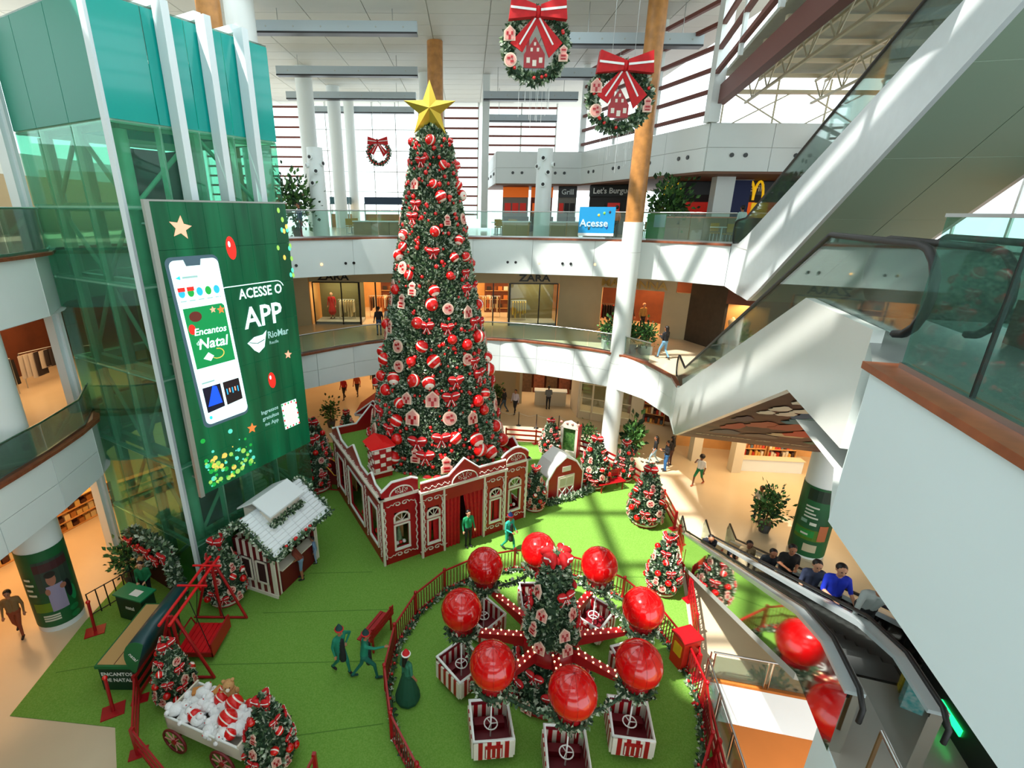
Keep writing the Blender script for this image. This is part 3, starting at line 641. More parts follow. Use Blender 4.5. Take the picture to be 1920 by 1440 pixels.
def ell(c, a, b, n=16): return [(c[0] + a * math.cos(2 * PI * i / n), c[1] + b * math.sin(2 * PI * i / n)) for i in range(n)]
LW = emis('led_white', (216, 244, 246), 1.0); LG = emis('led_grey', (70, 96, 110), .5); LR = emis('led_red', (232, 40, 32), 1.0); LB = emis('led_sky', (40, 170, 226), 1.0); LN = emis('led_leaf', (24, 150, 60), 1.0)
LT = emis('led_text', (150, 190, 186), .7); LGD = emis('led_gold', (228, 190, 90), .9); LP = emis('led_peach', (244, 170, 140), 1.0)
spoly(rrect(.02, 6.5, 1.68, 11.9, .2), LG, 0, 'phone_body'); spoly(rrect(.12, 6.6, 1.66, 11.8, .18), LW, 1, 'phone_screen'); spoly([(.62, 11.62), (1.06, 11.62), (1.12, 11.84), (.56, 11.84)], LG, 2, 'phone_notch')
spoly([(.22, 8.5), (1.56, 8.5), (1.56, 10.4), (.22, 10.4)], emis('led_card', (6, 130, 70), .9), 2, 'phone_card')
for i, c in enumerate((LB, LN, LB, LN, LB)): spoly(ell((.3 + i * .28, 10.85), .1, .13), c, 2, 'app_icon')
for i in (0, 1): spoly([(.2 + i * .28, 10.9), (.42 + i * .28, 10.9), (.42 + i * .28, 11.02), (.2 + i * .28, 11.02)], LR, 3, 'app_badge')
for i in range(5): spoly([(.21 + i * .28, 10.6), (.4 + i * .28, 10.6), (.4 + i * .28, 10.63), (.21 + i * .28, 10.63)], LT, 2, 'app_caption')
spoly([(.22, 11.3), (.36, 11.36), (.36, 11.24)], emis('led_cyan', (40, 220, 220), 1), 2, 'app_logo'); spoly([(.42, 11.27), (.9, 11.27), (.9, 11.33), (.42, 11.33)], LT, 2, 'app_caption')
spoly(ell((.36, 9.75), .11, .16), LR, 3, 'bauble_print'); spoly(ell((.55, 10.12), .2, .16), emis('led_maroon', (92, 40, 34), .8), 3, 'berries_print'); spoly(star2((1.42, 10.2), .14), emis('led_orange', (232, 120, 60), 1), 3, 'star_print'); spoly(star2((1.15, 10.24), .11), LP, 3, 'star_print')
for tx, sz_, z in (('Encantos', .3, 9.62), ('Natal', .46, 9.22)): lettering(tx, sz_, LW, sc, spos(.92, z, 4), D1 + V(0, 0, -.04), V(0, 0, 1), ext=.002, shear=.2, bold=True)
lettering('de', .2, LW, sc, spos(.48, 9.3, 4), D1, V(0, 0, 1), ext=.002)
spoly([(.5, 8.78), (.7, 8.95), (.86, 8.8), (.72, 8.66)], LW, 3, 'bird_print'); m_ = MB().path([spos(1.0 + .22 * math.cos(t * .5 - 2.4), 8.85 + .16 * math.sin(t * .5 - 2.4), 4) for t in range(9)], .015, 5).build('ring_print', LGD, sc)
spoly([(.24, 7.0), (.86, 7.05), (.86, 7.85), (.24, 7.85)], emis('led_night', (16, 20, 44), .6), 2, 'photo_print'); spoly([(.3, 7.2), (.8, 7.2), (.72, 7.8), (.58, 7.84)], emis('led_blue', (20, 80, 240), 1), 3, 'photo_print')
spoly([(.95, 7.05), (1.54, 7.1), (1.54, 7.85), (.95, 7.85)], emis('led_black', (34, 26, 34), .5), 2, 'photo_print')
for i in range(5): spoly([(1.02 + i * .1, 7.4 + .05 * (i % 2)), (1.06 + i * .1, 7.4 + .05 * (i % 2)), (1.06 + i * .1, 7.6), (1.02 + i * .1, 7.6)], LP if i % 2 else LB, 3, 'photo_print')
spoly([(.26, 7.98), (.7, 7.98), (.7, 8.03), (.26, 8.03)], LT, 2, 'app_caption'); spoly(ell((.3, 6.82), .05, .06), emis('led_cyan', (40, 220, 220)), 3, 'app_icon')
# headline
pill = rrect(1.45, 10.28, 3.98, 10.86, .28)
MB().path([spos(s, z, 3) for s, z in pill[1:-7] + []], .016, 5).build('pill_outline', LW, sc)
lettering('ACESSE O', .46, LW, sc, spos(3.02, 10.56, 3), D1, V(0, 0, 1), ext=.002, bold=True, sx=.86)
lettering('APP', 1.0, LW, sc, spos(2.95, 9.72, 3), D1, V(0, 0, 1), ext=.002, bold=True, sx=.92)
spoly([(2.12, 8.92), (2.42, 9.08), (2.78, 9.1), (2.95, 9.22), (2.84, 8.9), (2.76, 8.66), (2.5, 8.5), (2.34, 8.62), (2.22, 8.8)], LW, 3, 'bird_emblem'); MB().path([spos(2.2, 8.93, 5), spos(2.5, 8.84, 5), spos(2.8, 8.92, 5)], .014, 4).build('bird_emblem', LED, sc)
lettering('RioMar', .34, LT, sc, spos(3.42, 9.02, 3), D1, V(0, 0, 1), ext=.002, bold=True, sx=.9); lettering('Recife', .16, LT, sc, spos(3.18, 8.74, 3), D1, V(0, 0, 1), ext=.002)
for i, tx in enumerate(('Ingressos', 'gratuitos', 'no App')): lettering(tx, .2, LT, sc, spos(2.5, 6.3 - i * .24, 3), D1, V(0, 0, 1), ext=.002, bold=True)
# decorated card (its code left blank)
spoly([(3.02, 5.3), (3.72, 5.3), (3.72, 6.35), (3.02, 6.35)], LW, 2, 'card_print'); spoly([(3.1, 5.4), (3.64, 5.4), (3.64, 6.25), (3.1, 6.25)], emis('led_pink', (240, 214, 214), .9), 3, 'card_print')
for i in range(18):
    t = i / 18 * 4; s_, z_ = ((3.05 + .64 * t, 6.3), (3.69, 6.3 - (t - 1) * .95), (3.69 - .64 * (t - 2), 5.35), (3.05, 5.35 + (t - 3) * .95))[int(t)]
    spoly(ell((s_, z_), .035, .045, 6), LR if i % 2 else LN, 4, 'card_dot')
for c, r, m_ in (((.72, 12.7), .34, LP), ((3.7, 8.14), .17, LP), ((1.66, 5.9), .2, emis('led_orange', (232, 120, 60)))): spoly(star2(c, r, .2), m_, 2, 'star_print')
for c, a_, b_ in (((2.2, 12.05), .17, .36), ((2.82, 7.38), .15, .3)): spoly(ell(c, a_, b_), LR, 2, 'bauble_print'); spoly(ell((c[0] - .05, c[1] + .12), a_ * .25, b_ * .25), LW, 3, 'bauble_print')
random.seed(21)
for i in range(90):
    s_ = random.uniform(-.25, 1.5); z_ = 4.45 + abs(random.gauss(0, .65)); r_ = random.uniform(.02, .1)
    if z_ < 6.3: spoly(ell((s_, z_), r_, r_, 8), random.choice([LGD, LN, emis('led_aqua', (90, 210, 190), .8), emis('led_lime', (150, 200, 90), .8)]), 1, 'sparkle_print')
for i in range(14): spoly(ell((random.uniform(3.9, 4.55), random.uniform(10.5, 13.2)), .06, .09, 8), random.choice([LGD, emis('led_lime', (150, 200, 90)), emis('led_aqua', (90, 210, 190))]), 1, 'sparkle_print')

# ================================================================== SHOPS
def wallseg(p, q, z0, z1, m_, th=.2, name='wall_shop'):
    p, q = Vector(p + (z0,)), Vector(q + (z0,)); d = q - p; n = Vector((-d.y, d.x, 0)).normalized(); return struct(MB().boxp(p, d, n * th, (0, 0, z1 - z0)).build(name, m_))
SHOPW = mat('shop_warm', (214, 160, 96), .6, var=.12, scale=.8); SHOPD = mat('shop_brown', (96, 48, 26), .6, var=.2, scale=1.2); OLIVE = mat('display_olive', (112, 104, 66), .6); SGL = glass('shop_glass', (236, 240, 232), .03, .8); WALNUT = mat('dark_plank', (62, 52, 42), .6, var=.15, scale=3)
# second floor: long clothes store behind the tree
YZ = 32.6
wallseg((-14.5, 29.5), (-10.3, 32.4), L2, Z3B, BEIGE); wallseg((-10.3, YZ), (6.1, YZ), 8.8, Z3B, BEIGE); wallseg((-4.6, YZ), (.4, YZ), L2, 8.8, BEIGE); wallseg((6.0, YZ), (8.2, 31.6), L2, Z3B, BEIGE)
wallseg((-15, 39), (14, 39), L2, Z3B, SHOPW); wallseg((-10.3, YZ), (-10.3, 39), L2, Z3B, SHOPW)
def display(x0, x1, y, z0, z1, label):
    t = thing('shop_window', label, 'shop window', ((x0 + x1) / 2, y, z0))
    MB().boxp((x0, y + 1.6, z0), (x1 - x0, 0, 0), (0, .1, 0), (0, 0, z1 - z0)).build('backdrop', OLIVE, t)
    MB().boxp((x0, y, z0), (x1 - x0, 0, 0), (0, 1.6, 0), (0, 0, .18)).build('platform', GREYC, t)
    MB().boxp((x0 + .03, y, z0 + .05), (x1 - x0 - .06, 0, 0), (0, .03, 0), (0, 0, z1 - z0 - .1)).build('glass_pane', SGL, t)
    for x in (x0, (x0 * .38 + x1 * .62), x1): MB().beam((x, y, z0), (x, y, z1), .07, .07).build('frame_post', BLACK, t)
    MB().beam((x0, y, z1), (x1, y, z1), .07, .07).build('frame_head', BLACK, t)
    return t
display(-10.1, -7.1, YZ, L2, 8.78, 'shop window with olive backdrop left of the tree on the second floor')
display(2.8, 5.9, YZ, L2, 8.78, 'shop window with olive backdrop right of the tree on the second floor')
for x in (-7.05, -6.0, -4.75, .5, 1.7, 2.75): struct(MB().beam((x, YZ, L2), (x, YZ, 8.8), .08, .1).build('trim_10', BLACK))
for x in (-8.7, 4.35):
    t = thing('store_sign', 'black ZARA store letters %s of the tree' % ('left' if x < 0 else 'right'), 'sign', (x, YZ, 9.3)); lettering('ZARA', .6, BLACK, t, (x, YZ - .05, 9.12), (1, 0, 0), (0, 0, 1), name='letters', ext=.03, bold=True, sx=1.3)
random.seed(9)
def rack(x, y, z, label, cols, n=9, L=1.5, dx=(1, 0, 0)):
    """clothes rail with hanging garments"""
    d = Vector(dx).normalized(); t = thing('clothes_rack', label, 'clothes rack', (x, y, z)); p = Vector((x, y, z)) - d * L / 2
    for k in (0, L): MB().tube(p + d * k, p + d * k + V(0, 0, 1.5), .02, 6).build('upright', STEEL, t)
    MB().tube(p + V(0, 0, 1.5), p + d * L + V(0, 0, 1.5), .02, 6).build('rail', STEEL, t)
    for i in range(n):
        c = random.choice(cols); q = p + d * (L * (i + .5) / n); hh = random.uniform(.7, 1.1)
        MB().prism([q + V(-.0, -.2, 1.42), q + V(0, .2, 1.42), q + V(0, .24, 1.42 - hh), q + V(0, -.24, 1.42 - hh)], d * .07).build('garment', mat('cloth_%d_%d_%d' % c, c, .8), t)
CL = [(150, 30, 24), (210, 190, 150), (40, 34, 34), (120, 70, 36), (200, 120, 60), (230, 220, 200)]
rack(-6.2, 35.2, L2, 'clothes rack just inside the left store entrance', CL); rack(1.6, 35.4, L2, 'clothes rack just inside the right store entrance', CL); rack(-8.2, 33.6, L2, 'rail of pale shirts in the left shop window', [(220, 200, 160), (236, 226, 200)], 6, 1.1); rack(3.5, 33.6, L2, 'rail of yellow shirts in the right shop window', [(210, 180, 60), (226, 206, 120)], 6, 1.0)
for k, (x, y) in enumerate(((-5.5, 37), (2.2, 37.2), (-3.5, 38), (4.5, 37.5))):
    t = thing('wall_shelf', 'lit wooden shelf unit at the back of the clothes store, %s' % ('leftmost', 'third from left', 'second from left', 'rightmost')[k], 'shelf', (x, y, L2))
    MB().boxp((x - .9, y, L2), (1.8, 0, 0), (0, .4, 0), (0, 0, 2.8)).build('carcass', SHOPD, t)
    for j in range(4):
        MB().boxp((x - .85, y - .06, L2 + .3 + j * .65), (1.7, 0, 0), (0, .1, 0), (0, 0, .04)).build('board', SHOPW, t)
        for i in range(4): MB().boxp((x - .75 + i * .42, y - .05, L2 + .36 + j * .65), (.3, 0, 0), (0, .2, 0), (0, 0, .28)).build('folded_clothes', mat('cloth_%d_%d_%d' % CL[(i + j) % 6], CL[(i + j) % 6], .8), t)
# second floor: fashion store with mannequins right of the column
wallseg((8.2, 31.6), (12.3, 29.4), 8.75, Z3B, BEIGE); wallseg((11.75, 29.7), (13.0, 29.0), L2, 8.75, BEIGE); wallseg((8.0, 31.7), (8.5, 31.45), L2, 8.75, BEIGE)
wallseg((9.5, 36), (15.5, 32), L2, Z3B, SHOPD)
t = thing('store_sign', 'golden store letters above the mannequin window', 'sign', (10, 30.4, 9.3))
lettering('MADONNA', .62, mat('gold_letters', (196, 160, 90), .35, .6), t, (10.1, 30.5, 9.05), (4.1, -2.2, 0), (0, 0, 1), name='letters', ext=.03, bold=True, sx=1.2)
rack(9.3, 32.6, L2, 'rack of dark garments behind the mannequin store window', [(30, 24, 26), (60, 40, 40), (150, 40, 20)], 9, 1.5, (.88, -.47, 0))
wallseg((13.0, 29.0), (13.6, 27.3), L2, Z3B, WALNUT); wallseg((13.6, 27.3), (13.9, 26.6), L2, Z3B, WALNUT)
wallseg((13.9, 26.6), (15.6, 25.4), 8.6, Z3B, SHOPD); wallseg((14.6, 28.2), (16.6, 26.8), L2, 8.6, SHOPW); wallseg((15.6, 25.4), (24, 21), L2, Z3B, WALNUT)
t = thing('garment_display', 'two pale dresses lit in the small corner shop window', 'dresses', (14.9, 26.6, L2))
for k in (0, .55):
    MB().lathe((14.6 + k, 26.9 - k * .6, L2), [(.3, .55), (.18, 1.25), (.24, 1.6), (.07, 1.75), (.06, 1.8)], 10).build('dress', mat('dress_cream', (232, 206, 160), .8), t); MB().tube((14.6 + k, 26.9 - k * .6, L2), (14.6 + k, 26.9 - k * .6, L2 + .6), .03, 6).build('stand', STEEL, t)
# ground floor: far shops
wallseg((-26, 43), (27, 43), 0, Z2B, SHOPW); wallseg((.6, 36), (3.6, 34.4), 0, Z2B, BEIGE); wallseg((3.6, 34.4), (3.8, 33.6), 0, Z2B, BEIGE)
wallseg((2.9, 37.5), (9.5, 36.5), 0, Z2B, SHOPD); wallseg((7.4, 33), (7.5, 31.2), 0, Z2B, ICING)
CREAMS = mat('cream_stone', (214, 204, 180), .4)
t = thing('shop_counter', 'cream stone jewellery counter under the second floor gallery', 'counter', (5.9, 33.3, 0)); MB().boxp((4.9, 33.4, 0), (2.2, -.3, 0), (.1, .6, 0), (0, 0, 1.05)).build('body', CREAMS, t); MB().boxp((4.85, 33.35, 1.05), (2.3, -.31, 0), (.1, .7, 0), (0, 0, .05)).build('top', WHITE, t)
for k in range(4):
    x = 4.2 + k * .95; tag(MB().boxp((x, 36.2 - k * .15, 0), (.8, -.1, 0), (0, .3, 0), (0, 0, 2.6)).build('display_cabinet', mat('cab_%d' % k, (90 + 30 * (k % 2), 66, 46), .4, var=.3, scale=5)), 'dark display cabinet behind the jewellery counter, %s from left' % ('first', 'second', 'third', 'fourth')[k], 'cabinet', 'jewellery cabinets')
t = thing('shop_window', 'cream framed glass shopfront beside the white column on the ground floor', 'shop window', (8.9, 30.4, 0)); a_, b_ = Vector((7.6, 31.1, 0)), Vector((10.6, 29.6, 0)); d_ = b_ - a_
MB().boxp(a_, d_, (.1, .2, 0), (0, 0, .5)).build('sill_wall', CREAMS, t); MB().boxp(a_ + V(0, 0, 3.4), d_, (.1, .2, 0), (0, 0, .7)).build('header', CREAMS, t)
for k in range(5): MB().beam(a_ + d_ * k / 4, a_ + d_ * k / 4 + V(0, 0, 3.6), .1, .1).build('frame_post', CREAMS, t)
for k in range(4): MB().boxp(a_ + d_ * (k + .05) / 4 + V(0, 0, .5), d_ * .9 / 4, (.01, .02, 0), (0, 0, 2.9)).build('glass_pane', SGL, t)
for z in (1.5, 2.5): MB().beam(a_ + V(0, 0, z), b_ + V(0, 0, z), .05, .05).build('glazing_bar', CREAMS, t)
wallseg((8.4, 33.6), (12.5, 31.4), 0, Z2B, OLIVE); wallseg((10.6, 29.6), (11.2, 29.2), 0, Z2B, CREAMS); wallseg((11.2, 32), (14.2, 30), 0, Z2B, SHOPD)
def bookcase(x, y, z, w, h, dx, label, cols, nsh=4, nb=9, group=None):
    d = Vector(dx).normalized(); n = Vector((-d.y, d.x, 0)); t = thing('shelf_unit', label, 'shelf', (x, y, z)); p = Vector((x, y, z))
    MB().boxp(p + n * .3, d * w, n * .06, (0, 0, h)).build('back', SHOPD, t)
    for k in (0, w - .04): MB().boxp(p + d * k, d * .04, n * .35, (0, 0, h)).build('side', SHOPW, t)
    for j in range(nsh + 1): MB().boxp(p + V(0, 0, j * (h - .04) / nsh), d * w, n * .33, (0, 0, .04)).build('board', SHOPW, t)
    for j in range(nsh):
        for i in range(nb):
            c = random.choice(cols); MB().boxp(p + d * (.06 + (w - .12) * i / nb) + n * .06 + V(0, 0, .04 + j * (h - .04) / nsh), d * ((w - .12) / nb * .8), n * .2, (0, 0, h / nsh * random.uniform(.35, .75))).build('merchandise', mat('goods_%d_%d_%d' % c, c, .6), t)
GD = [(200, 60, 40), (230, 180, 90), (70, 50, 40), (236, 226, 200), (180, 110, 60), (90, 110, 120)]
bookcase(11.5, 30.6, 0, 1.6, 2.6, (.86, -.5, 0), 'orange lit shelves in the shop right of the glass shopfront', GD)
# ground floor right: low bookshop
wallseg((12.6, 27), (20, 25.5), 0, Z2B, SHOPW); wallseg((20, 25.5), (26, 15), 0, Z2B, BEIGE)
bookcase(15.0, 24.7, 0, 1.5, 1.9, (1, -.08, 0), 'bookshop shelves facing the hall, left unit', GD); bookcase(16.6, 24.55, 0, 1.5, 1.9, (1, -.08, 0), 'bookshop shelves facing the hall, right unit', GD)
t = thing('shop_counter', 'low white counter in front of the bookshop shelves', 'counter', (16.2, 23.7, 0)); MB().boxp((14.9, 23.9, 0), (3.1, -.3, 0), (0, .4, 0), (0, 0, .7)).build('body', WHITE, t); MB().boxp((14.85, 23.85, .7), (3.2, -.31, 0), (0, .5, 0), (0, 0, .04)).build('top', CREAMS, t)
for x, y, lb in ((12.9, 25.2, 'square cream pillar beside the bookshop, far one'), (14.5, 23.9, 'square cream pillar at the bookshop corner, near one')): struct(MB().box((x, y, 2.05), (.5, .5, 4.1)).build('trim_11', CREAMS))
# left: ground floor deli shelves, second floor shop
wallseg((-20, 9), (-21, 24), 0, Z2B, SHOPW); wallseg((-21, 12), (-20, 23.5), L2, Z3B, SHOPD)
bookcase(-18.2, 15.4, 0, 2.4, 1.3, (.35, .94, 0), 'warm lit pastry display at far left, near unit', [(240, 200, 120), (200, 130, 60), (90, 50, 30), (250, 226, 170)], 3, 9); bookcase(-17.3, 17.9, 0, 2.4, 1.3, (.35, .94, 0), 'warm lit pastry display at far left, far unit', [(240, 200, 120), (200, 130, 60), (90, 50, 30), (250, 226, 170)], 3, 9)
bookcase(-19.3, 13.2, 0, 1.6, 1.2, (.35, .94, 0), 'warm lit pastry display beside the wrapped column', [(240, 200, 120), (200, 130, 60), (90, 50, 30)], 3, 6)
rack(-18.6, 18.2, L2, 'rack of dark jackets in the left second floor shop, near one', [(24, 20, 22), (50, 40, 40), (60, 50, 60)], 9, 1.8, (.3, .95, 0)); rack(-18.3, 20.6, L2, 'rack of dark jackets in the left second floor shop, far one', [(24, 20, 22), (50, 40, 40), (200, 190, 180)], 9, 1.8, (.3, .95, 0))
# lamps of the shops (ceiling light fields)
area('shop_light', (-2, 35.8, 9.8), 14, 4, 900, (1, .66, .34)); area('display_light', (-8.6, 33.4, 8.7), 2.4, 1, 70, (1, .86, .6)); area('display_light', (4.4, 33.4, 8.7), 2.4, 1, 70, (1, .86, .6)); area('shop_light', (11.2, 32.0, 9.6), 3, 2.5, 420, (1, .5, .2)); area('shop_light', (15, 27, 8.4), 1.2, 1.2, 60)
area('shop_light', (-2, 38.5, 3.95), 18, 6, 700, (1, .58, .26)); area('shop_light', (6, 35, 3.95), 4, 2, 130); area('shop_light', (10, 31.6, 3.95), 3, 1.6, 90, (1, .85, .65))
area('shop_light', (16, 22.3, 4.0), 8, 4, 480, (1, .66, .34)); area('shop_light', (-17.5, 16.5, 3.95), 4, 10, 480, (1, .52, .2)); area('shop_light', (-17.8, 19, 9.8), 4, 6, 330, (1, .58, .26)); area('shop_light', (-20, 32, 3.95), 8, 12, 500, (1, .66, .34)); area('shop_light', (14, 8, -1.8), 8, 8, 500, (1, .62, .3))
# ------------------------------------------------------------------ third floor food court
FC = mat('counter_timber', (150, 130, 96), .6, var=.1)
def bar(x0, x1, y, z, h, label, m_=FC, top=WHITE, dep=.6):
    t = thing('food_counter', label, 'counter', ((x0 + x1) / 2, y, z)); k = max(2, round((x1 - x0) / 1.2))
    for i in range(k): MB().boxp((x0 + (x1 - x0) * i / k + .01, y, z), ((x1 - x0) / k - .02, 0, 0), (0, dep, 0), (0, 0, h)).build('front_panel', m_, t)
    MB().boxp((x0 - .05, y - .06, z + h), (x1 - x0 + .1, 0, 0), (0, dep + .1, 0), (0, 0, .06)).build('top', top, t)
bar(-6.9, -2.6, 31.4, L3, .75, 'long food court bar counter left of the giant tree'); bar(2.1, 3.7, 31.0, L3, .8, 'timber planter counter right of the giant tree', mat('planter_timber', (160, 140, 84), .6)); bar(4.9, 6.6, 30.8, L3, .8, 'timber planter counter beside the blue banner', MATS['planter_timber'])
bar(9.7, 14.6, 26.9, L3, 1.15, 'salmon topped counter near the fast food restaurant', mat('counter_olive', (120, 112, 84), .6), mat('salmon_sign', (208, 132, 104), .6))
def shopfront(p, q, z0, z1, m_, label, sgn=None, scol=None, smat=None):
    p, q = Vector(p + (z0,)), Vector(q + (z0,)); d = q - p; n = Vector((d.y, -d.x, 0)).normalized(); t = thing('food_shopfront', label, 'shopfront', (p + q) / 2)
    MB().boxp(p, d, -n * .15, (0, 0, z1 - z0)).build('back_wall', m_, t); MB().boxp(p + n * .02 + V(0, 0, z1 - z0 - .8), d, n * .12, (0, 0, .7)).build('sign_band', smat or BLACK, t)
    for k in range(3): MB().boxp(p + d * (.08 + .3 * k) + n * .03 + V(0, 0, 1.3), d * .24, n * .04, (0, 0, .7)).build('menu_board', random.choice([mat('menu_orange', (230, 96, 30), emit=.5), mat('menu_dark', (40, 34, 34)), mat('menu_red', (190, 40, 30), emit=.3)]), t)
    MB().boxp(p + n * .5, d, n * .4, (0, 0, 1.05)).build('counter', mat('counter_dark', (60, 54, 50), .5), t)
    if sgn: lettering(sgn, .5, scol or WHITE, t, p + d * .5 + n * .17 + V(0, 0, z1 - z0 - .45), d, V(0, 0, 1), name='sign_letters', ext=.02, bold=True)
    return t
shopfront((2.6, 39.5), (4.5, 39.5), L3, 15, mat('front_grey', (130, 126, 118), .6), 'orange fronted food kiosk under the bulkhead', None, None, mat('kiosk_orange', (232, 106, 20), .5, emit=.4))
shopfront((4.7, 39.5), (6.3, 39.5), L3, 15, mat('front_rust', (110, 46, 28), .6), 'rust red food kiosk beside the orange kiosk', None, None, mat('kiosk_orange', (232, 106, 20)))
shopfront((6.6, 38.8), (7.9, 38.6), L3, 15, mat('front_grey', (130, 126, 118)), 'grey closed food kiosk with small white sign', 'Grill', None)
shopfront((8.4, 36.6), (11.4, 35.0), L3, 15, mat('front_black', (34, 30, 30), .6), 'dark burger kiosk with white sign and red lamps', 'Let\'s Burguers', SNOW)
shopfront((12.2, 31.5), (19.5, 30.5), L3, 15, mat('front_black', (34, 30, 30)), 'fast food restaurant front with golden arches', 'Burger Grill', SNOW)
YEL = mat('arch_yellow', (250, 196, 20), .4, emit=.5)
def arches(c, s, label):
    t = thing('arches_sign', label, 'sign', c); c = Vector(c)
    for e in (-1, 1): MB().path([c + V(e * s * .27 + s * .27 * math.cos(a), 0, s * 1.0 * math.sin(a)) for a in [PI * i / 10 for i in range(11)]], s * .07, 5).build('arch', YEL, t)
arches((11.75, 30.6, 13.9), .9, 'yellow double arch sign seen through the food court tree'); arches((16.2, 30.15, 13.9), 1.0, 'yellow double arch sign right of the white food court post')
struct(MB().boxp((20, 26.5, L3), (.3, 0, 0), (0, 5, 0), (0, 0, 3.2)).build('wall_foodcourt', mat('tan_wall', (150, 96, 56), .6)))
t = thing('hanging_banner', 'dark blue poster hanging in the fast food restaurant', 'banner', (15.05, 29.4, 13.0)); MB().boxp((14.5, 29.4, 12.9), (1.1, 0, 0), (0, .04, 0), (0, 0, 2.0)).build('sheet', mat('banner_navy', (24, 40, 96), .6), t); MB().tube((14.4, 29.42, 14.92), (15.7, 29.42, 14.92), .02, 5).build('rod', STEEL, t)
for x, col, lb in ((14.05, (232, 80, 30), 'orange'), (16.3, (240, 186, 20), 'yellow')):
    t = thing('menu_panel', '%s lit menu panel on the restaurant counter' % lb, 'menu', (x, 29.6, 12.9)); MB().boxp((x, 29.6, L3), (.06, 0, 0), (0, .06, 0), (0, 0, 1.2)).build('stand', BLACK, t); MB().boxp((x - .4, 29.58, 12.95), (.9, 0, 0), (0, .05, 0), (0, 0, .8)).build('panel', mat('menu_%s' % lb, col, emit=.5), t)
struct(MB().beam((13.15, 27.6, L3), (13.15, 27.6, 15.05), .95, .6).build('trim_12', MATS['column_white']))
t = thing('banner', 'bright blue banner hanging on the food court balustrade', 'banner', (6.6, 26.8, L3)); a_ = Vector((5.75, 27.05, 12.15)); d_ = Vector((1.75, -.35, 0))
MB().boxp(a_, d_, (.0, -.03, 0), (0, 0, 1.3)).build('sheet', mat('banner_blue', (20, 150, 214), .5), t); MB().boxp(a_ + V(0, -.005, -.12), d_, (.0, -.03, 0), (0, 0, .14)).build('white_hem', WHITE, t)
lettering('Acesse', .5, mat('banner_pale', (206, 236, 246)), t, a_ + d_ * .42 + V(0, -.05, .5), d_, V(0, 0, 1), name='banner_letters', ext=.004, bold=True)
for u, z, c in ((.7, 1.0, (150, 220, 90)), (.85, 1.05, (60, 60, 90)), (.55, .9, (240, 220, 80)), (.3, .25, (60, 80, 70)), (.8, .3, (30, 100, 190))):
    q = a_ + d_ * u + V(0, -.034, z); MB().ball(q, .07, 8, 5, (1, .15, 1)).build('banner_dot', mat('dot_%d_%d_%d' % c, c), t)
t = thing('banner', 'green advertising panel beside the tall column on the third floor', 'banner', (9.4, 26.2, L3)); MB().boxp((9.05, 26.35, 11.9), (.85, -.25, 0), (0, .03, 0), (0, 0, 1.25)).build('sheet', mat('panel_green', (30, 150, 60), .6), t); MB().boxp((9.35, 26.22, 12.5), (.5, -.15, 0), (0, -.02, 0), (0, 0, .6)).build('pale_print', mat('panel_pale', (170, 196, 210)), t)
# tables and chairs of the food court
def tableset(): 
    t = thing('food_table', '', 'table'); MB().boxp((-.4, -.4, .72), (.8, 0, 0), (0, .8, 0), (0, 0, .04)).build('top', WHITE, t); MB().tube((0, 0, .03), (0, 0, .72), .04, 8).build('pedestal', STEEL, t); MB().lathe((0, 0, 0), [(.28, 0), (.28, .03)], 12).build('base', STEEL, t); return t
def chairset():
    t = thing('food_chair', '', 'chair'); c = mat('chair_mustard', (176, 140, 40), .5); MB().box((0, 0, .45), (.42, .42, .04)).build('seat', c, t); MB().box((0, .2, .72), (.42, .04, .4)).build('backrest', c, t)
    for x in (-.18, .18):
        for y in (-.18, .18): MB().tube((x, y, 0), (x, y, .44), .018, 6).build('leg', STEEL, t)
    return t
tb0, ch0 = tableset(), chairset(); spots = [(-7.5, 33.5), (-5.8, 34.2), (-4.3, 33.4), (1.9, 33.2), (2.9, 34.4), (-6.6, 36.2), (-4.6, 36.6), (8.2, 30.5), (9.8, 29.2), (12.4, 25.4)]
for i, (x, y) in enumerate(spots):
    o = dup(tb0, (x, y, L3), 0, 'white square food court table on the third floor', 'food court tables')
    for k in range(2): dup(ch0, (x + .05, y + (.65 if k else -.65), L3), 0 if k else PI, 'mustard food court chair at a square table on the third floor', 'food court chairs')
for r_ in (tb0, ch0):
    for c in list(r_.children): bpy.data.objects.remove(c, do_unlink=True)
    bpy.data.objects.remove(r_, do_unlink=True)
for i, (x, lb) in enumerate(((-7.2, 'green'), (-5.2, 'plum'))):
    t = thing('far_kiosk', 'far snack kiosk with %s fascia before the glass wall' % ('navy' if i else 'teal'), 'kiosk', (x, 46, L3)); w_ = 1.6 if i == 0 else 6.5
    x0 = -12 if i == 0 else -9.0
    MB().boxp((x0, 46, L3), (w_, 0, 0), (0, 1, 0), (0, 0, 1.1)).build('counter', WOODC, t); MB().boxp((x0, 45.9, L3 + 1.9), (w_, 0, 0), (0, 1.2, 0), (0, 0, .6)).build('fascia', mat('kiosk_navy', (36, 60, 84)) if i else mat('kiosk_teal', (50, 90, 100)), t)
    for k in (0, w_): MB().beam((x0 + k, 46, L3), (x0 + k, 46, L3 + 2), .1, .1).build('upright', STEEL, t)
    for k in range(int(w_ * 2)): MB().ball((x0 + .3 + k * .5, 46.2, L3 + 1.5 + .2 * (k % 2)), .12, 8, 6).build('lamp', WARM, t)
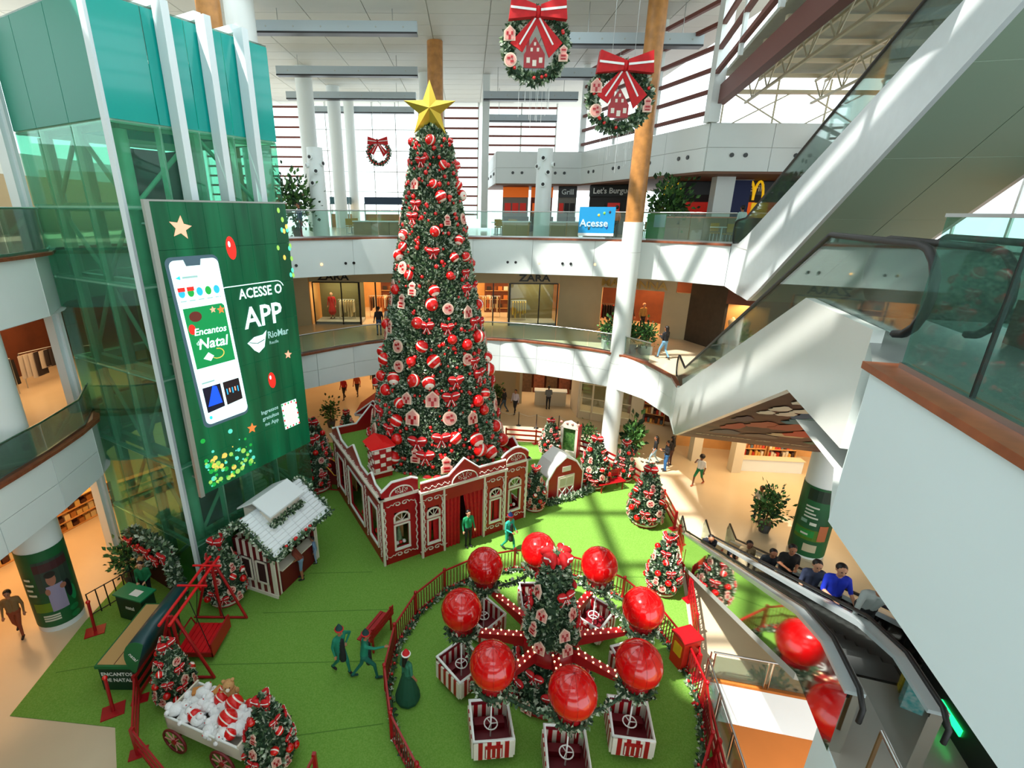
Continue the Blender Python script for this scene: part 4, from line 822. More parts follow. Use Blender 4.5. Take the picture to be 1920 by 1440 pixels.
# ================================================================== FESTIVE THINGS
m = MB(); m.prism(z3([(-12.5, 9.85), (-9.4, 9.55), (-8.3, 8.0), (-7.0, 6.0), (4.9, 2), (6.2, 7.9), (7.0, 11.3), (9.5, 19.4), (9.0, 22.4), (7.9, 24.9), (4.1, 27.2), (-3, 27.6), (-9.6, 26.8), (-12.9, 15.6), (-12.85, 13.2)], .004), (0, 0, .012))
tc_ = tag(m.build('turf_carpet', TURF), 'bright green artificial turf carpet covering the atrium floor', 'carpet')
for x0, y0, x1, y1 in ((-8.2, 11.5, -2.4, 11.7), (-5.5, 9.2, -2.2, 9.7), (-7, 13.6, -2.5, 13.8), (-2, 8.2, 6, 8.5), (-12.3, 11.2, -10.6, 11.6), (0, 15.6, 7.5, 15.5), (-6, 15.6, -3.6, 15.7)):
    MB().beam((x0, y0, .017), (x1, y1, .017), .03, .004).build('seam', mat('seam_green', (78, 124, 38), .9), tc_)
PD = mat('pine_dark', (28, 52, 34), .7, col2=(52, 84, 54), scale=14); PP = mat('pine_frost', (168, 184, 160), .7, col2=(208, 216, 198), scale=10); PM = mat('pine_mid', (86, 118, 80), .7, col2=(124, 148, 110), scale=12)
def leaves(mb, rnd, n, pos, size, up=.25):
    """n folded leaf sprigs; pos(rnd) -> (point, outward normal)"""
    for _ in range(n):
        p, nn = pos(rnd); mb.cur = rnd.choices((0, 1, 2), (5, 4, 4))[0]
        d = (nn + Vector((rnd.uniform(-.8, .8), rnd.uniform(-.8, .8), rnd.uniform(-.6, .9) + up))).normalized(); s = size * rnd.uniform(.6, 1.3)
        x = d.cross(Vector((rnd.uniform(-1, 1), rnd.uniform(-1, 1), rnd.uniform(-1, 1)))).normalized() * s * .32; f = d.cross(x).normalized() * s * .12
        mb.add([p, p + d * s * .5 + x + f, p + d * s, p + d * s * .5 - x + f], [[0, 1, 2], [0, 2, 3]])
    mb.cur = 0
def cone_foliage(name, c, prof, n, size, parent, rnd, seg=18, half=False):
    """dark core plus leaf sprigs over a lathe profile"""
    mb = MB(); mb.cur = 0; mb.lathe(c, [(r * .9, z) for r, z in prof], seg)
    A = [(prof[i], prof[i + 1], (prof[i][0] + prof[i + 1][0]) * math.hypot(prof[i + 1][1] - prof[i][1], prof[i + 1][0] - prof[i][0])) for i in range(len(prof) - 1)]; wts = [a[2] for a in A]; c = Vector(c)
    def pos(rd):
        (r0, z0), (r1, z1), _ = rd.choices(A, wts)[0]; t = rd.random(); r = r0 + (r1 - r0) * t; z = z0 + (z1 - z0) * t; a = rd.uniform(0, 2 * PI); sl = math.atan2(r0 - r1, z1 - z0 + 1e-6)
        nn = Vector((math.cos(a) * math.cos(sl), math.sin(a) * math.cos(sl), math.sin(sl))); return c + Vector((r * math.cos(a), r * math.sin(a), z)) * 1.0 - nn * size * .25, nn
    leaves(mb, rnd, n, pos, size); o = mb.build(name, [PD, PP, PM], parent); return o
# ---- ornament meshes (facing -Y, size 1)
def bow_mb(k=1.):
    b = MB(); b.cur = 0
    for e in (-1, 1):
        b.ball((e * .32 * k, 0, .16 * k), .36 * k, 10, 6, (.95, .5, .72)); b.ball((e * .26 * k, .03 * k, -.12 * k), .28 * k, 8, 5, (.9, .4, .6))
        b.prism([V(e * .03, .02, -.02) * k, V(e * .40, .02, -.56) * k, V(e * .12, .02, -.66) * k, V(-e * .04, .02, -.1) * k][::e], (0, -.08 * k, 0))
    b.ball((0, -.1 * k, .08 * k), .15 * k, 8, 6, (.8, 1, 1))
    b.cur = 1
    for e in (-1, 1): b.boxp(V(e * .08, -.19, .15) * k, V(e * .5, .04, .08) * k, (0, .05 * k, 0), (0, 0, .06 * k)); b.beam(V(e * .06, -.07, -.12) * k, V(e * .26, -.07, -.56) * k, .045 * k, .03 * k, (0, 1, 0))
    return b
BOW = bow_mb().mesh('bow_ornament', [REDF, SNOW])
STRB = stripes('bauble_stripe', (214, 20, 20), (240, 226, 216), .75, 'DIAGONAL', .22, .72)
BAUB = MB().ball((0, 0, 0), .5, 14, 10).mesh('bauble', [STRB]); BAUR = MB().ball((0, 0, 0), .5, 12, 8).mesh('bauble', [REDL])
COOK = mat('cookie_pink', (214, 150, 140), .7); 
def plaque_mb(kind):
    b = MB(); b.cur = 0
    if kind == 0: pts = [(-.4, -.45), (.4, -.45), (.4, .15), (0, .5), (-.4, .15)]
    elif kind == 1: pts = [(.45 * math.cos(i * PI / 8), .45 * math.sin(i * PI / 8)) for i in range(16)]
    else: pts = [(-.32, -.5), (.32, -.5), (.34, -.1), (.2, 0), (.28, .3), (0, .52), (-.28, .3), (-.2, 0), (-.34, -.1)]
    b.prism([V(x, 0, z) for x, z in pts], (0, -.08, 0)); b.cur = 1; b.prism([V(x * .8, -.08, z * .8) for x, z in pts], (0, -.02, 0)); b.cur = 2
    for x, z, w, h in (((-.16, .0, .14, .2), (.16, .0, .14, .2), (0, -.25, .16, .3)), ((-.12, .1, .22, .14), (.12, -.1, .22, .14), (.1, .18, .14, .14)), ((0, .2, .3, .1), (0, -.15, .34, .12), (0, -.35, .34, .1)))[kind]: b.boxp((x - w / 2, -.12, z - h / 2), (w, 0, 0), (0, .02, 0), (0, 0, h))
    return b
PLQ = [plaque_mb(k).mesh('gingerbread_plaque', [mat('plaque_edge', (226, 196, 176), .7), COOK, RED]) for k in range(3)]
def facing(a, tilt=0): return Euler((tilt, 0, a + PI / 2), 'XYZ')
# ---- giant tree
TX, TY = -1.4, 21.0; rnd = random.Random(11)
TP = [(3.15, 2.6), (2.95, 3.6), (2.6, 5.2), (2.15, 7.6), (1.72, 10), (1.3, 12.3), (.95, 14.3), (.72, 15.6), (.35, 16.15), (.05, 16.35)]
gt = thing('christmas_tree', 'giant cone shaped Christmas tree covered in frosted greenery and red ornaments', 'christmas tree', (TX, TY, 2.5))
cone_foliage('foliage', (TX, TY, 0), TP, 56000, .165, gt, rnd, 32)['kind'] = 'stuff'
def trad(z):
    for (r0, z0), (r1, z1) in zip(TP, TP[1:]):
        if z0 <= z <= z1: return r0 + (r1 - r0) * (z - z0) / (z1 - z0)
    return .1
bm = MB()
for i in range(420):
    z = 2.8 + 13 * rnd.random() ** 1.25; a = rnd.uniform(PI * .95, PI * 2.05); r = trad(z) + .06; bm.ball((TX + r * math.cos(a), TY + r * math.sin(a), z), rnd.uniform(.05, .1), 6, 4)
bm.build('red_berries', REDL, gt, kind='stuff')
z = 2.85; row = 0; kinds = 0
while z < 15.9:
    r = trad(z); n = max(3, int(PI * r / .85)); size = .5 + .36 * (1 - (z - 2.8) / 13)
    for k in range(n):
        a = PI + PI * (k + .5 + .45 * rnd.uniform(-1, 1) + (row % 2) * .5) / n; zz = z + rnd.uniform(-.22, .22); rr = trad(zz) + .1
        kind = rnd.choices((0, 1, 2, 3), (26, 32, 28, 8))[0]; s = size * rnd.uniform(.85, 1.15); p = Vector((TX + rr * math.cos(a), TY + rr * math.sin(a), zz))
        if kind == 0: o = inst(BOW, None, p, facing(a), (s * .7,) * 3, 'bow_ornament'); tag(o, 'red bow with white stripes tied on the giant tree', 'bow', 'bows on the giant tree')
        elif kind == 1: o = inst(BAUB, None, p, (rnd.uniform(0, 3), rnd.uniform(0, 3), rnd.uniform(0, 3)), (s * .7,) * 3, 'striped_bauble'); tag(o, 'red and white striped bauble on the giant tree', 'bauble', 'striped baubles on the giant tree')
        elif kind == 2: o = inst(rnd.choice(PLQ), None, p, facing(a, -.15), (s * .8,) * 3, 'gingerbread_plaque'); tag(o, 'pink iced gingerbread plaque on the giant tree', 'ornament', 'gingerbread plaques on the giant tree')
        else: o = inst(BAUR, None, p, (0, 0, 0), (s * .6,) * 3, 'plain_bauble'); tag(o, 'plain glossy red bauble on the giant tree', 'bauble', 'plain baubles on the giant tree')
    z += .80 - .2 * (z - 2.8) / 13; row += 1
# gold star
GOLD = mat('gold_metal', (206, 176, 66), .3, .75); st = MB(); c = Vector((TX - .05, TY - .2, 16.75)); ax = V(1, 0, 0); az = V(0, .12, 1).normalized(); fr = ax.cross(az)
pts = [c + ax * (1.02 if i % 2 == 0 else .42) * math.sin(i * PI / 5) + az * (1.02 if i % 2 == 0 else .42) * math.cos(i * PI / 5) for i in range(10)]
st.add(pts + [c + fr * .28, c - fr * .28], [[i, (i + 1) % 10, 10] for i in range(10)] + [[(i + 1) % 10, i, 11] for i in range(10)])
tag(st.build('tree_star', GOLD), 'faceted gold star on top of the giant tree', 'star')
# ---- wreaths
def garland(path, r, n, size, name, parent, rnd, core=True):
    mb = MB(); P = [Vector(p) for p in path]
    if core: mb.path(P, r * .7, 6)
    def pos(rd):
        i = rd.randrange(len(P) - 1); t = rd.random(); d = (P[i + 1] - P[i]).normalized(); x = d.orthogonal().normalized(); y = d.cross(x); a = rd.uniform(0, 2 * PI); nn = x * math.cos(a) + y * math.sin(a); return P[i].lerp(P[i + 1], t) + nn * r * .6, nn
    leaves(mb, rnd, n, pos, size, 0); o = mb.build(name, [PD, PP, PM], parent); o['kind'] = 'stuff'; return o
def wreath(c, R0, label, house, tail=True, n=1500):
    c = Vector(c); t = thing('wreath', label, 'wreath', c - V(0, 0, R0)); rd = random.Random(int(c.x * 10))
    garland([c + V(R0 * math.cos(i * PI / 16), 0, R0 * math.sin(i * PI / 16)) for i in range(33)], R0 * .19, n, R0 * .19, 'greenery', t, rd)
    k = R0 / .72; bz = c + V(0, -.16 * k, R0 * .98)
    for e in (-1, 1):
        b = MB(); b.prism([bz + V(e * .06, 0, .1) * k, bz + V(e * .66, 0, .3) * k, bz + V(e * .72, 0, -.2) * k, bz + V(e * .06, 0, -.14) * k], (0, -.2 * k, 0)); lp = b.build('bow_loop', REDF, t)
        MB().boxp(bz + V(e * .06, -.205, -.04) * k, V(e * .62, 0, .06) * k, (0, -.015 * k, 0), (0, 0, .05 * k)).build('stripe', SNOW, lp)
        b = MB(); b.prism([bz + V(e * .02, .0, -.05) * k, bz + V(e * .66, .02, -.66) * k, bz + V(e * .34, .02, -.98 if e > 0 else -.86) * k, bz + V(-e * .06, 0, -.16) * k], (0, -.05 * k, 0)); tl = b.build('bow_tail', REDF, t)
        MB().beam(bz + V(e * .05, -.06, -.14) * k, bz + V(e * .42, -.04, -.7) * k, .04 * k, .02 * k, (0, 1, 0)).build('stripe', SNOW, tl)
    MB().ball(bz + V(0, -.1, -.02) * k, .13 * k, 10, 8, (.75, .7, 1)).build('bow_knot', REDF, t)
    if house:
        hz = c + V(-.02, -.02, -.66 * R0); w = .37 * R0; h = MB(); h.prism([hz + V(-w, 0, 0), hz + V(w, 0, 0), hz + V(w, 0, .42 * R0), hz + V(0, 0, .95 * R0), hz + V(-w, 0, .42 * R0)], (0, -.06, 0)); ho = h.build('little_house', RED, t)
        for x, z, s in ((-.6, .15, .3), (.6, .15, .3), (0, .05, .34), (-.3, .5, .2), (.3, .5, .2), (0, .68, .18)): MB().boxp(hz + V(x * w - s * w / 2, -.075, z * R0), (s * w * 1.1, 0, 0), (0, .02, 0), (0, 0, s * w * 1.5)).build('window', ICING, ho)
        MB().boxp(hz + V(-w * .8, -.05, .5 * R0), (.1 * R0, 0, 0), (0, .05, 0), (0, 0, .4 * R0)).build('chimney', RED, ho)
        for a, kd in ((-.35 + PI, 0), (-.25, 2), (PI * 1.15, 1)):
            inst(PLQ[kd], t, c + V(R0 * math.cos(a), -.17, R0 * math.sin(a)) - wloc(t), (0, 0, 0), (.5 * R0,) * 3, 'gingerbread_plaque')
        for i in range(9):
            a = rd.uniform(0, 2 * PI); inst(BAUR, t, c + V(R0 * math.cos(a), -.17 * k, R0 * math.sin(a)) - wloc(t), (0, 0, 0), (.12 * R0,) * 3, 'red_ball')
        for e in (-.4, .4): MB().tube(c + V(e * R0, 0, R0 * .9), (c.x + e * R0, c.y, ROOF), .006, 4).build('cable', STEEL, t)
        b = MB()
        for i in range(14):
            x = rd.uniform(-.8, .8) * R0; ln = rd.uniform(.5, 1.1); b.tube(c + V(x, 0, -math.sqrt(max(.04, R0 * R0 - x * x))), c + V(x, 0, -math.sqrt(max(.04, R0 * R0 - x * x)) - ln), .004, 3)
        b.build('light_strings', SNOW, t, kind='stuff')
    else:
        for e in (-.4, .4): MB().tube(c + V(e * R0, 0, R0 * .9), (c.x + e * R0, c.y, ROOF), .012, 4).build('cable', STEEL, t)
        for i in range(24):
            a = i / 24 * 2 * PI; inst(BAUR, t, c + V(R0 * math.cos(a), -.3 * k * .6, R0 * math.sin(a)) - wloc(t), (0, 0, 0), (.16 * R0,) * 3, 'red_ball')
wreath((1.6, 14, 16.95), .68, 'hanging wreath with red bow and chimney house, the higher of two', True); wreath((3.75, 14, 15.88), .68, 'hanging wreath with red bow and steep house, the lower of two', True)
wreath((-7.4, 45, 17.7), .85, 'distant wreath with pink bow hanging before the far glass wall', False, n=700)
# ---- small decorated trees (one pattern, copied)
def small_tree(rd, fat=1.):
    t = thing('small_christmas_tree', '', 'christmas tree'); pr = [(.44 * fat, .2), (.5 * fat, .5), (.42 * fat, .95), (.27 * fat, 1.45), (.14 * fat, 1.85), (.05, 2.1)]
    MB().lathe((0, 0, 0), [(.42, 0), (.45, .12), (.42, .2)], 18).build('pot', RED, t); MB().lathe((0, 0, 0), [(.455, .07), (.46, .13)], 18).build('pot_band', ICING, t)
    cone_foliage('foliage', (0, 0, 0), pr, 1500, .13, t, rd, 12)['kind'] = 'stuff'
    def rr(z):
        for (r0, z0), (r1, z1) in zip(pr, pr[1:]):
            if z0 <= z <= z1: return r0 + (r1 - r0) * (z - z0) / (z1 - z0)
        return .1
    i = 0
    for z, n in ((.38, 8), (.66, 8), (.95, 7), (1.22, 5), (1.5, 4)):
        for k in range(n):
            a = 2 * PI * (k + .5 * (i % 2) + rd.uniform(-.15, .15)) / n; r = rr(z) + .05; p = V(r * math.cos(a), r * math.sin(a), z + rd.uniform(-.08, .08)); kd = (i + k) % 3
            if kd == 0: inst(BOW, t, p, facing(a), (.25,) * 3, 'bow')
            elif kd == 1: inst(rd.choice(PLQ), t, p, facing(a, -.2), (.27,) * 3, 'gingerbread_plaque')
            else: inst(BAUB if rd.random() < .5 else BAUR, t, p, (rd.random() * 3, 0, 0), (.2,) * 3, 'bauble')
        i += 1
    for a in (0, 2.1, 4.2): inst(BOW, t, V(.1 * math.cos(a), .1 * math.sin(a), 1.95), facing(a), (.36,) * 3, 'top_bow')
    return t
ST0 = small_tree(random.Random(4)); ST1 = small_tree(random.Random(9), 1.08)
TREES = [(8.05, 19.15, 2.85, 'small decorated tree by the right fence, fully sunlit and plump'), (7.28, 14.9, 2.4, 'small decorated tree between the carousel fence and the escalator'), (6.5, 22.3, 2.8, 'small decorated tree just right of the little red barn'), (8.2, 22.95, 2.2, 'small decorated tree behind the red bench at the far right'),
         (4.8, 25.8, 2.2, 'small decorated tree left of the mirror frame at the back'), (3.2, 20.2, 2.2, 'small decorated tree squeezed between gingerbread house and barn'), (-8.55, 14.3, 2.6, 'small decorated tree by the white roofed kiosk, near the swing'), (-8.2, 10.45, 2.1, 'small decorated tree at the left end of the toy cart'),
         (-4.85, 8.75, 2.2, 'small decorated tree at the right end of the toy cart'), (-7.45, 21.8, 2.9, 'small decorated tree behind the kiosk, the nearest of three'), (-7.9, 23.4, 3.1, 'small decorated tree behind the kiosk, the middle of three'), (-7.1, 27.0, 2.1, 'small decorated tree behind the kiosk, the farthest of three')]
for i, (x, y, h, lb) in enumerate(TREES): dup(ST0 if i % 2 else ST1, (x, y, .02), i * 1.1, lb, 'small decorated trees', h / 2.1)
for r_ in (ST0, ST1):
    for c_ in list(r_.children): bpy.data.objects.remove(c_, do_unlink=True)
    bpy.data.objects.remove(r_, do_unlink=True)
# ---- gingerbread house
HO = Vector((-3.16, 16.04, .016)); H1 = Vector((.866, .5, 0)); H2 = Vector((-.5, .866, 0)); HW, HD, HZ = 6.78, 6.6, 2.95
def hp(u, v, z): return HO + H1 * u + H2 * v + V(0, 0, z)
gh = thing('gingerbread_house', 'big red gingerbread house facade with white icing around the giant tree', 'playhouse', hp(HW / 2, HD / 2, 0))
def hbox(u0, v0, z0, du, dv, dz, m_, name, par=None): return MB().boxp(hp(u0, v0, z0), H1 * du, H2 * dv, (0, 0, dz)).build(name, m_, par or gh)
DKI = mat('house_inside', (50, 16, 16), .8)
# wall pieces around the openings: front bays (u0,u1,v offset,window centre)
def bay(u0, u1, v, wc, ww, curtain):
    zs, zt, za = .62, 1.72, 2.25
    hbox(u0, v, 0, u1 - u0, .12, zs, RED, 'wall'); hbox(u0, v, za, u1 - u0, .12, HZ - za, RED, 'wall'); hbox(u0, v, zs, wc - ww / 2 - u0, .12, za - zs, RED, 'wall'); hbox(wc + ww / 2, v, zs, u1 - wc - ww / 2, .12, za - zs, RED, 'wall'); hbox(wc - ww / 2, v, zt, ww, .12, .08, RED, 'wall')
    f = hbox(wc - ww / 2 - .05, v - .06, zs - .06, ww + .1, .08, .08, SNOW, 'window_sill')
    for a, b, c_, d_ in ((wc - ww / 2 - .05, zs, .07, zt - zs), (wc + ww / 2 - .02, zs, .07, zt - zs), (wc - ww / 2, zt - .05, ww, .07), (wc - ww / 2 - .05, zt + .08, ww + .1, .07), (wc - ww / 2 - .05, zt + .1, .07, .25), (wc + ww / 2 - .02, zt + .1, .07, .25)): hbox(a, v - .05, b, c_, .06, d_, ICING, 'window_frame')
    MB().path([hp(wc + (ww / 2) * math.cos(t * PI / 10), v - .02, zt + .32 + (ww / 2) * .62 * math.sin(t * PI / 10)) for t in range(11)], .04, 5).build('window_arch', ICING, gh)
    for e in (-1, 0, 1): MB().path([hp(wc, v - .02, zt + .14), hp(wc + e * ww * .36, v - .02, zt + .5 - abs(e) * .1)], .018, 4).build('glazing_bar', ICING, gh)
    if curtain:
        for e in (-1, 1):
            m_ = MB()
            for i in range(5): m_.tube(hp(wc + e * (ww * .12 + i * ww * .08), v + .14, zt), hp(wc + e * (ww * .22 + i * ww * .06), v + .14, zs), .05, 6)
            m_.build('curtain', REDF, gh)
    else:
        hbox(wc - ww / 2, v + .6, zs, ww, .03, zt - zs, mat('lit_interior', (190, 150, 90), .6), 'room_backing'); MB().lathe(hp(wc, v + .35, zs), [(.16, 0), (.1, .4), (.02, .8)], 8).build('toy_tree', PM, gh)
        for i in range(3): MB().ball(hp(wc - .15 + i * .15, v + .2, zs + .1), .08, 8, 6).build('toy_ball', REDL if i % 2 else SNOW, gh)
    # icing work beside and under the window
    b = MB()
    for e in (u0 + .1, u1 - .1):
        for i in range(34): b.ball(hp(e + .022 * math.sin(i * 1.3), v - .02, .3 + i * .068), .036, 5, 4)
    for cz, sg in ((zs - .28, -1), (2.62, 1)):
        for e in (-1, 1):
            for i in range(16): a = i * .42; rr_ = .17 - i * .008; b.ball(hp(wc + e * (.16 + rr_ * math.cos(a)), v - .02, cz + rr_ * .6 * math.sin(a)), .026, 5, 4)
            for i in range(7): b.ball(hp(wc + e * (.34 + i * .04), v - .02, cz + .03 * math.sin(i)), .022, 5, 4)
    b.build('icing_swirls', ICING, gh, kind='stuff')
bay(0, 1.5, 0, .78, .58, False); bay(1.5, 2.5, -.3, 2.0, .5, True); bay(4.35, 5.4, -.3, 4.9, .5, True); bay(5.4, HW, 0, 6.1, .58, False)
hbox(2.5, -.3, 2.35, 1.85, .12, HZ - 2.35, RED, 'wall'); hbox(1.5, -.3, 0, .06, .3, HZ, RED, 'wall'); hbox(5.34, -.3, 0, .06, .3, HZ, RED, 'wall')
# door curtains
hbox(2.5, 1.2, 0, 1.85, .05, 2.4, DKI, 'dark_inside')
for e, u0, u1 in ((0, 2.52, 3.2), (1, 3.5, 4.33)):
    m_ = MB()
    for i in range(9):
        t = i / 8; ut = u0 + (u1 - u0) * t; ub = ut if e == 0 else u1 - (u1 - ut) * .62; m_.tube(hp(ut, -.18 + .05 * (i % 2), 2.36), hp(ub, -.16 + .05 * (i % 2), .02), .07, 6)
    m_.build('curtain', REDF, gh)
MB().tube(hp(2.5, -.2, 2.37), hp(4.35, -.2, 2.37), .03, 6).build('curtain_rod', BLACK, gh)
for u, v in ((0, -.04), (1.5, -.34), (2.47, -.34), (4.35, -.34), (5.38, -.34), (HW - .06, -.04)): hbox(u - .03, v, 0, .08, .1, HZ, ICING, 'corner_post')
# side walls with windows
for side, u in ((0, 0), (1, HW - .12)):
    for v0, v1 in ((0, .5), (1.5, 2.2), (4.2, 4.9), (5.9, HD)): hbox(u, v0, 0, .12, v1 - v0, HZ, RED, 'wall')
    for v0, v1, z0, z1 in ((.5, 1.5, .6, 2.3), (2.2, 4.2, .5, 2.4), (4.9, 5.9, .6, 2.3)):
        hbox(u, v0, 0, .12, v1 - v0, z0, RED, 'wall'); hbox(u, v0, z1, .12, v1 - v0, HZ - z1, RED, 'wall'); k = -.05 if side == 0 else .1
        for a, b, c_, d_ in ((v0 - .04, z0, .08, z1 - z0), (v1 - .04, z0, .08, z1 - z0), (v0, z0 - .06, v1 - v0, .08), (v0, z1 - .02, v1 - v0, .08)): hbox(u + k, a, b, .07, c_, d_, SNOW if a == v0 else ICING, 'window_frame')
        hbox(u + (.5 if side == 0 else -.4), v0, z0, .03, v1 - v0, z1 - z0, MATS['lit_interior'], 'room_backing')
        for i in range(3): MB().ball(hp(u + (.25 if side == 0 else -.15), v0 + .25 + i * .3, z0 + .14), .13, 8, 6).build('toy_ball', REDL if i % 2 == 0 else SNOW, gh)
    b = MB()
    for e in (.25, 1.85, 4.55, 6.25):
        for i in range(36): b.ball(hp(u + (-.02 if side == 0 else .14), e + .03 * math.sin(i * 1.3), .3 + i * .066), .034, 5, 4)
    b.build('icing_swirls', ICING, gh, kind='stuff')
hbox(0, HD - .12, 0, HW, .12, HZ, RED, 'wall')
hbox(.1, .1, HZ - .1, HW - .2, HD - .2, .1, TURF, 'turf_roof')
# cornice, parapets with white coping, pediments
def coping(pts, par=gh): MB().path([hp(*p) for p in pts], .055, 4).build('coping', SNOW, par)
for u0, u1, v in ((-.1, 1.5, -.1), (1.45, 5.45, -.4), (5.4, HW + .1, -.1)): hbox(u0, v, HZ - .02, u1 - u0, .24, .1, ICING, 'cornice')
for u in (-.12, HW - .1): hbox(u, -.1, HZ - .02, .22, HD + .2, .1, ICING, 'cornice')
def pediment(u0, u1, v, pts, arch=None, th=.1):
    """parapet board with outline pts (u,z) and an icing arch"""
    MB().prism([hp(u, v, HZ + z) for u, z in pts], H2 * th).build('pediment', RED, gh); coping([(u, v + th / 2, HZ + z + .03) for u, z in pts[1:-1]])
    if arch:
        uc, z0, r = arch; MB().path([hp(uc + r * math.cos(t * PI / 12), v - .03, HZ + z0 + r * .75 * math.sin(t * PI / 12)) for t in range(13)], .03, 5).build('icing_arch', ICING, gh)
        b = MB()
        for e in (-.6, -.2, .2, .6):
            for i in range(6): b.ball(hp(uc + e * r * i / 5, v - .03, HZ + z0 + .05 + r * .6 * i / 5 * (1 - abs(e) * .4)), .024, 5, 4)
        for i in range(14): b.ball(hp(uc + r * .5 * math.cos(i * PI / 7), v - .03, HZ + z0 + r * .35 + r * .2 * math.sin(i * PI / 7)), .022, 5, 4)
        b.build('icing_swirls', ICING, gh, kind='stuff')
pediment(0, 1.5, -.02, [(0, 0), (0, .28), (.45, .62), (1.25, .62), (1.5, .5), (1.5, 0)], (.8, .08, .48))
pediment(1.5, 5.4, -.32, [(1.5, 0), (1.5, .42), (2.7, .42), (3.4, 1.02), (4.1, .42), (5.4, .42), (5.4, 0)], (3.4, .08, .58))
pediment(5.4, HW, -.02, [(5.4, 0), (5.4, .35), (5.6, .52), (5.9, .66), (6.1, .7), (6.35, .66), (6.6, .52), (HW, .35), (HW, 0)], (6.1, .08, .52))
for side, u in ((0, .0), (1, HW - .1)):
    o_ = [(0, 0), (0, .3), (.7, .3), (1.1, .62), (1.5, .3), (2.4, .3), (3.3, .85), (4.2, .3), (5.2, .3), (5.8, .7), (6.5, .3), (6.5, 0)]
    MB().prism([hp(u, v, HZ + z) for v, z in o_], H1 * .1).build('pediment', RED, gh); coping([(u + .05, v, HZ + z + .03) for v, z in o_[1:-1]])
    b = MB()
    for i in range(60): b.ball(hp(u + (-.03 if side == 0 else .13), .2 + i * .1, HZ + .14 + .05 * math.sin(i * 1.1)), .026, 5, 4)
    b.build('icing_swirls', ICING, gh, kind='stuff')
b = MB()
for u0, u1, v in ((1.6, 2.7, -.36), (4.1, 5.3, -.36)):
    for i in range(22): b.ball(hp(u0 + (u1 - u0) * i / 21, v, HZ + .22 + .05 * math.sin(i * 1.2)), .026, 5, 4)
b.build('icing_swirls', ICING, gh, kind='stuff')
o_ = [(0, 0), (0, .35), (1.2, .35), (2, 1.2), (2.8, .35), (4.4, .35), (5.4, 1.15), (6.3, .35), (HW, .35), (HW, 0)]
MB().prism([hp(u, HD - .1, HZ + z) for u, z in o_], H2 * .1).build('pediment', RED, gh); coping([(u, HD - .05, HZ + z + .03) for u, z in o_[1:-1]])
# chimney with white bricks and a red cap
ch = hbox(.35, 1.6, HZ, .75, .75, 1.35, RED, 'chimney')
for r in range(5):
    for k in range(3):
        if (r + k) % 2: continue
        hbox(.37 + k * .25, 1.57, HZ + .3 + r * .2, .2, .03, .14, ICING, 'brick', ch); hbox(.32, 1.62 + k * .25, HZ + .3 + r * .2, .03, .2, .14, ICING, 'brick', ch)
for z in (.22, 1.3): hbox(.3, 1.55, HZ + z, .85, .85, .06, ICING, 'band', ch)
MB().prism([hp(.2, 1.45, HZ + 1.36), hp(.72, 1.45, HZ + 1.62), hp(1.25, 1.45, HZ + 1.36)], H2 * 1.05).build('chimney_roof', mat('bright_red', (226, 12, 16), .4), ch)
hbox(.25, 1.5, HZ + 1.3, .95, .95, .06, SNOW, 'cap_trim', ch)
# rear gift stand roof of the house (small gabled box behind left)
t = thing('ticket_booth', 'small red booth with white gable trim behind the gingerbread house', 'booth', (-5.4, 26.0, .016)); q = Vector((-6.0, 25.6, .016))
for k in ((0, 0), (1.6, 0), (0, 1.2), (1.6, 1.2)): MB().boxp(q + V(k[0], k[1], 0), (.12, 0, 0), (0, .12, 0), (0, 0, 2.4)).build('post', SNOW, t)
MB().boxp(q + V(0, 0, 0), (1.7, 0, 0), (0, .08, 0), (0, 0, 1.0)).build('front_board', RED, t); MB().boxp(q + V(-.2, -.2, 2.4), (2.1, 0, 0), (0, 1.7, 0), (0, 0, .14)).build('roof_edge', SNOW, t)
MB().prism([q + V(-.2, -.2, 2.54), q + V(.85, -.2, 3.3), q + V(1.9, -.2, 2.54)], (0, 1.7, 0)).build('roof', RED, t)
for s_ in ((-.2, 2.54, .85, 3.32), (.85, 3.32, 1.9, 2.54)): MB().beam(q + V(s_[0], -.22, s_[1]), q + V(s_[2], -.22, s_[3]), .06, .12, (0, 1, 0)).build('gable_trim', SNOW, t)
# ---- little red barn
def frame3(o, d):
    o = Vector(o); d = Vector(d).normalized(); n = Vector((-d.y, d.x, 0)); return lambda u, v, z: o + d * u + n * v + V(0, 0, z), d, n
bp_, bd, bn = frame3((3.95, 20.75, .016), (.9, .43, 0)); t = thing('play_barn', 'little red toy barn front with white arched roof edge and door', 'play barn', bp_(.95, .5, 0))
out = [(0, 0), (0, 1.15), (.35, 1.75), (.95, 2.15), (1.55, 1.8), (1.95, 1.2), (1.95, 0)]
MB().prism([bp_(u, 0, z) for u, z in out], bn * .15).build('front_wall', RED, t); MB().path([bp_(u, .05, z) for u, z in [(-.05, 0)] + [(-.06, 1.1)] + out[2:5] + [(2.0, 1.15), (2.0, 0)]], .07, 5).build('white_edge', SNOW, t)
for k in range(4):
    (u0, z0), (u1, z1) = out[1 + k], out[2 + k]; MB().prism([bp_(u0, 0, z0), bp_(u1, 0, z1), bp_(u1, 0, z1 + .07), bp_(u0, 0, z0 + .07)], bn * 1.2).build('roof_board', SNOW, t)
dr = MB().boxp(bp_(.5, -.05, 0), bd * .95, bn * .05, (0, 0, 1.2)).build('door', ICING, t)
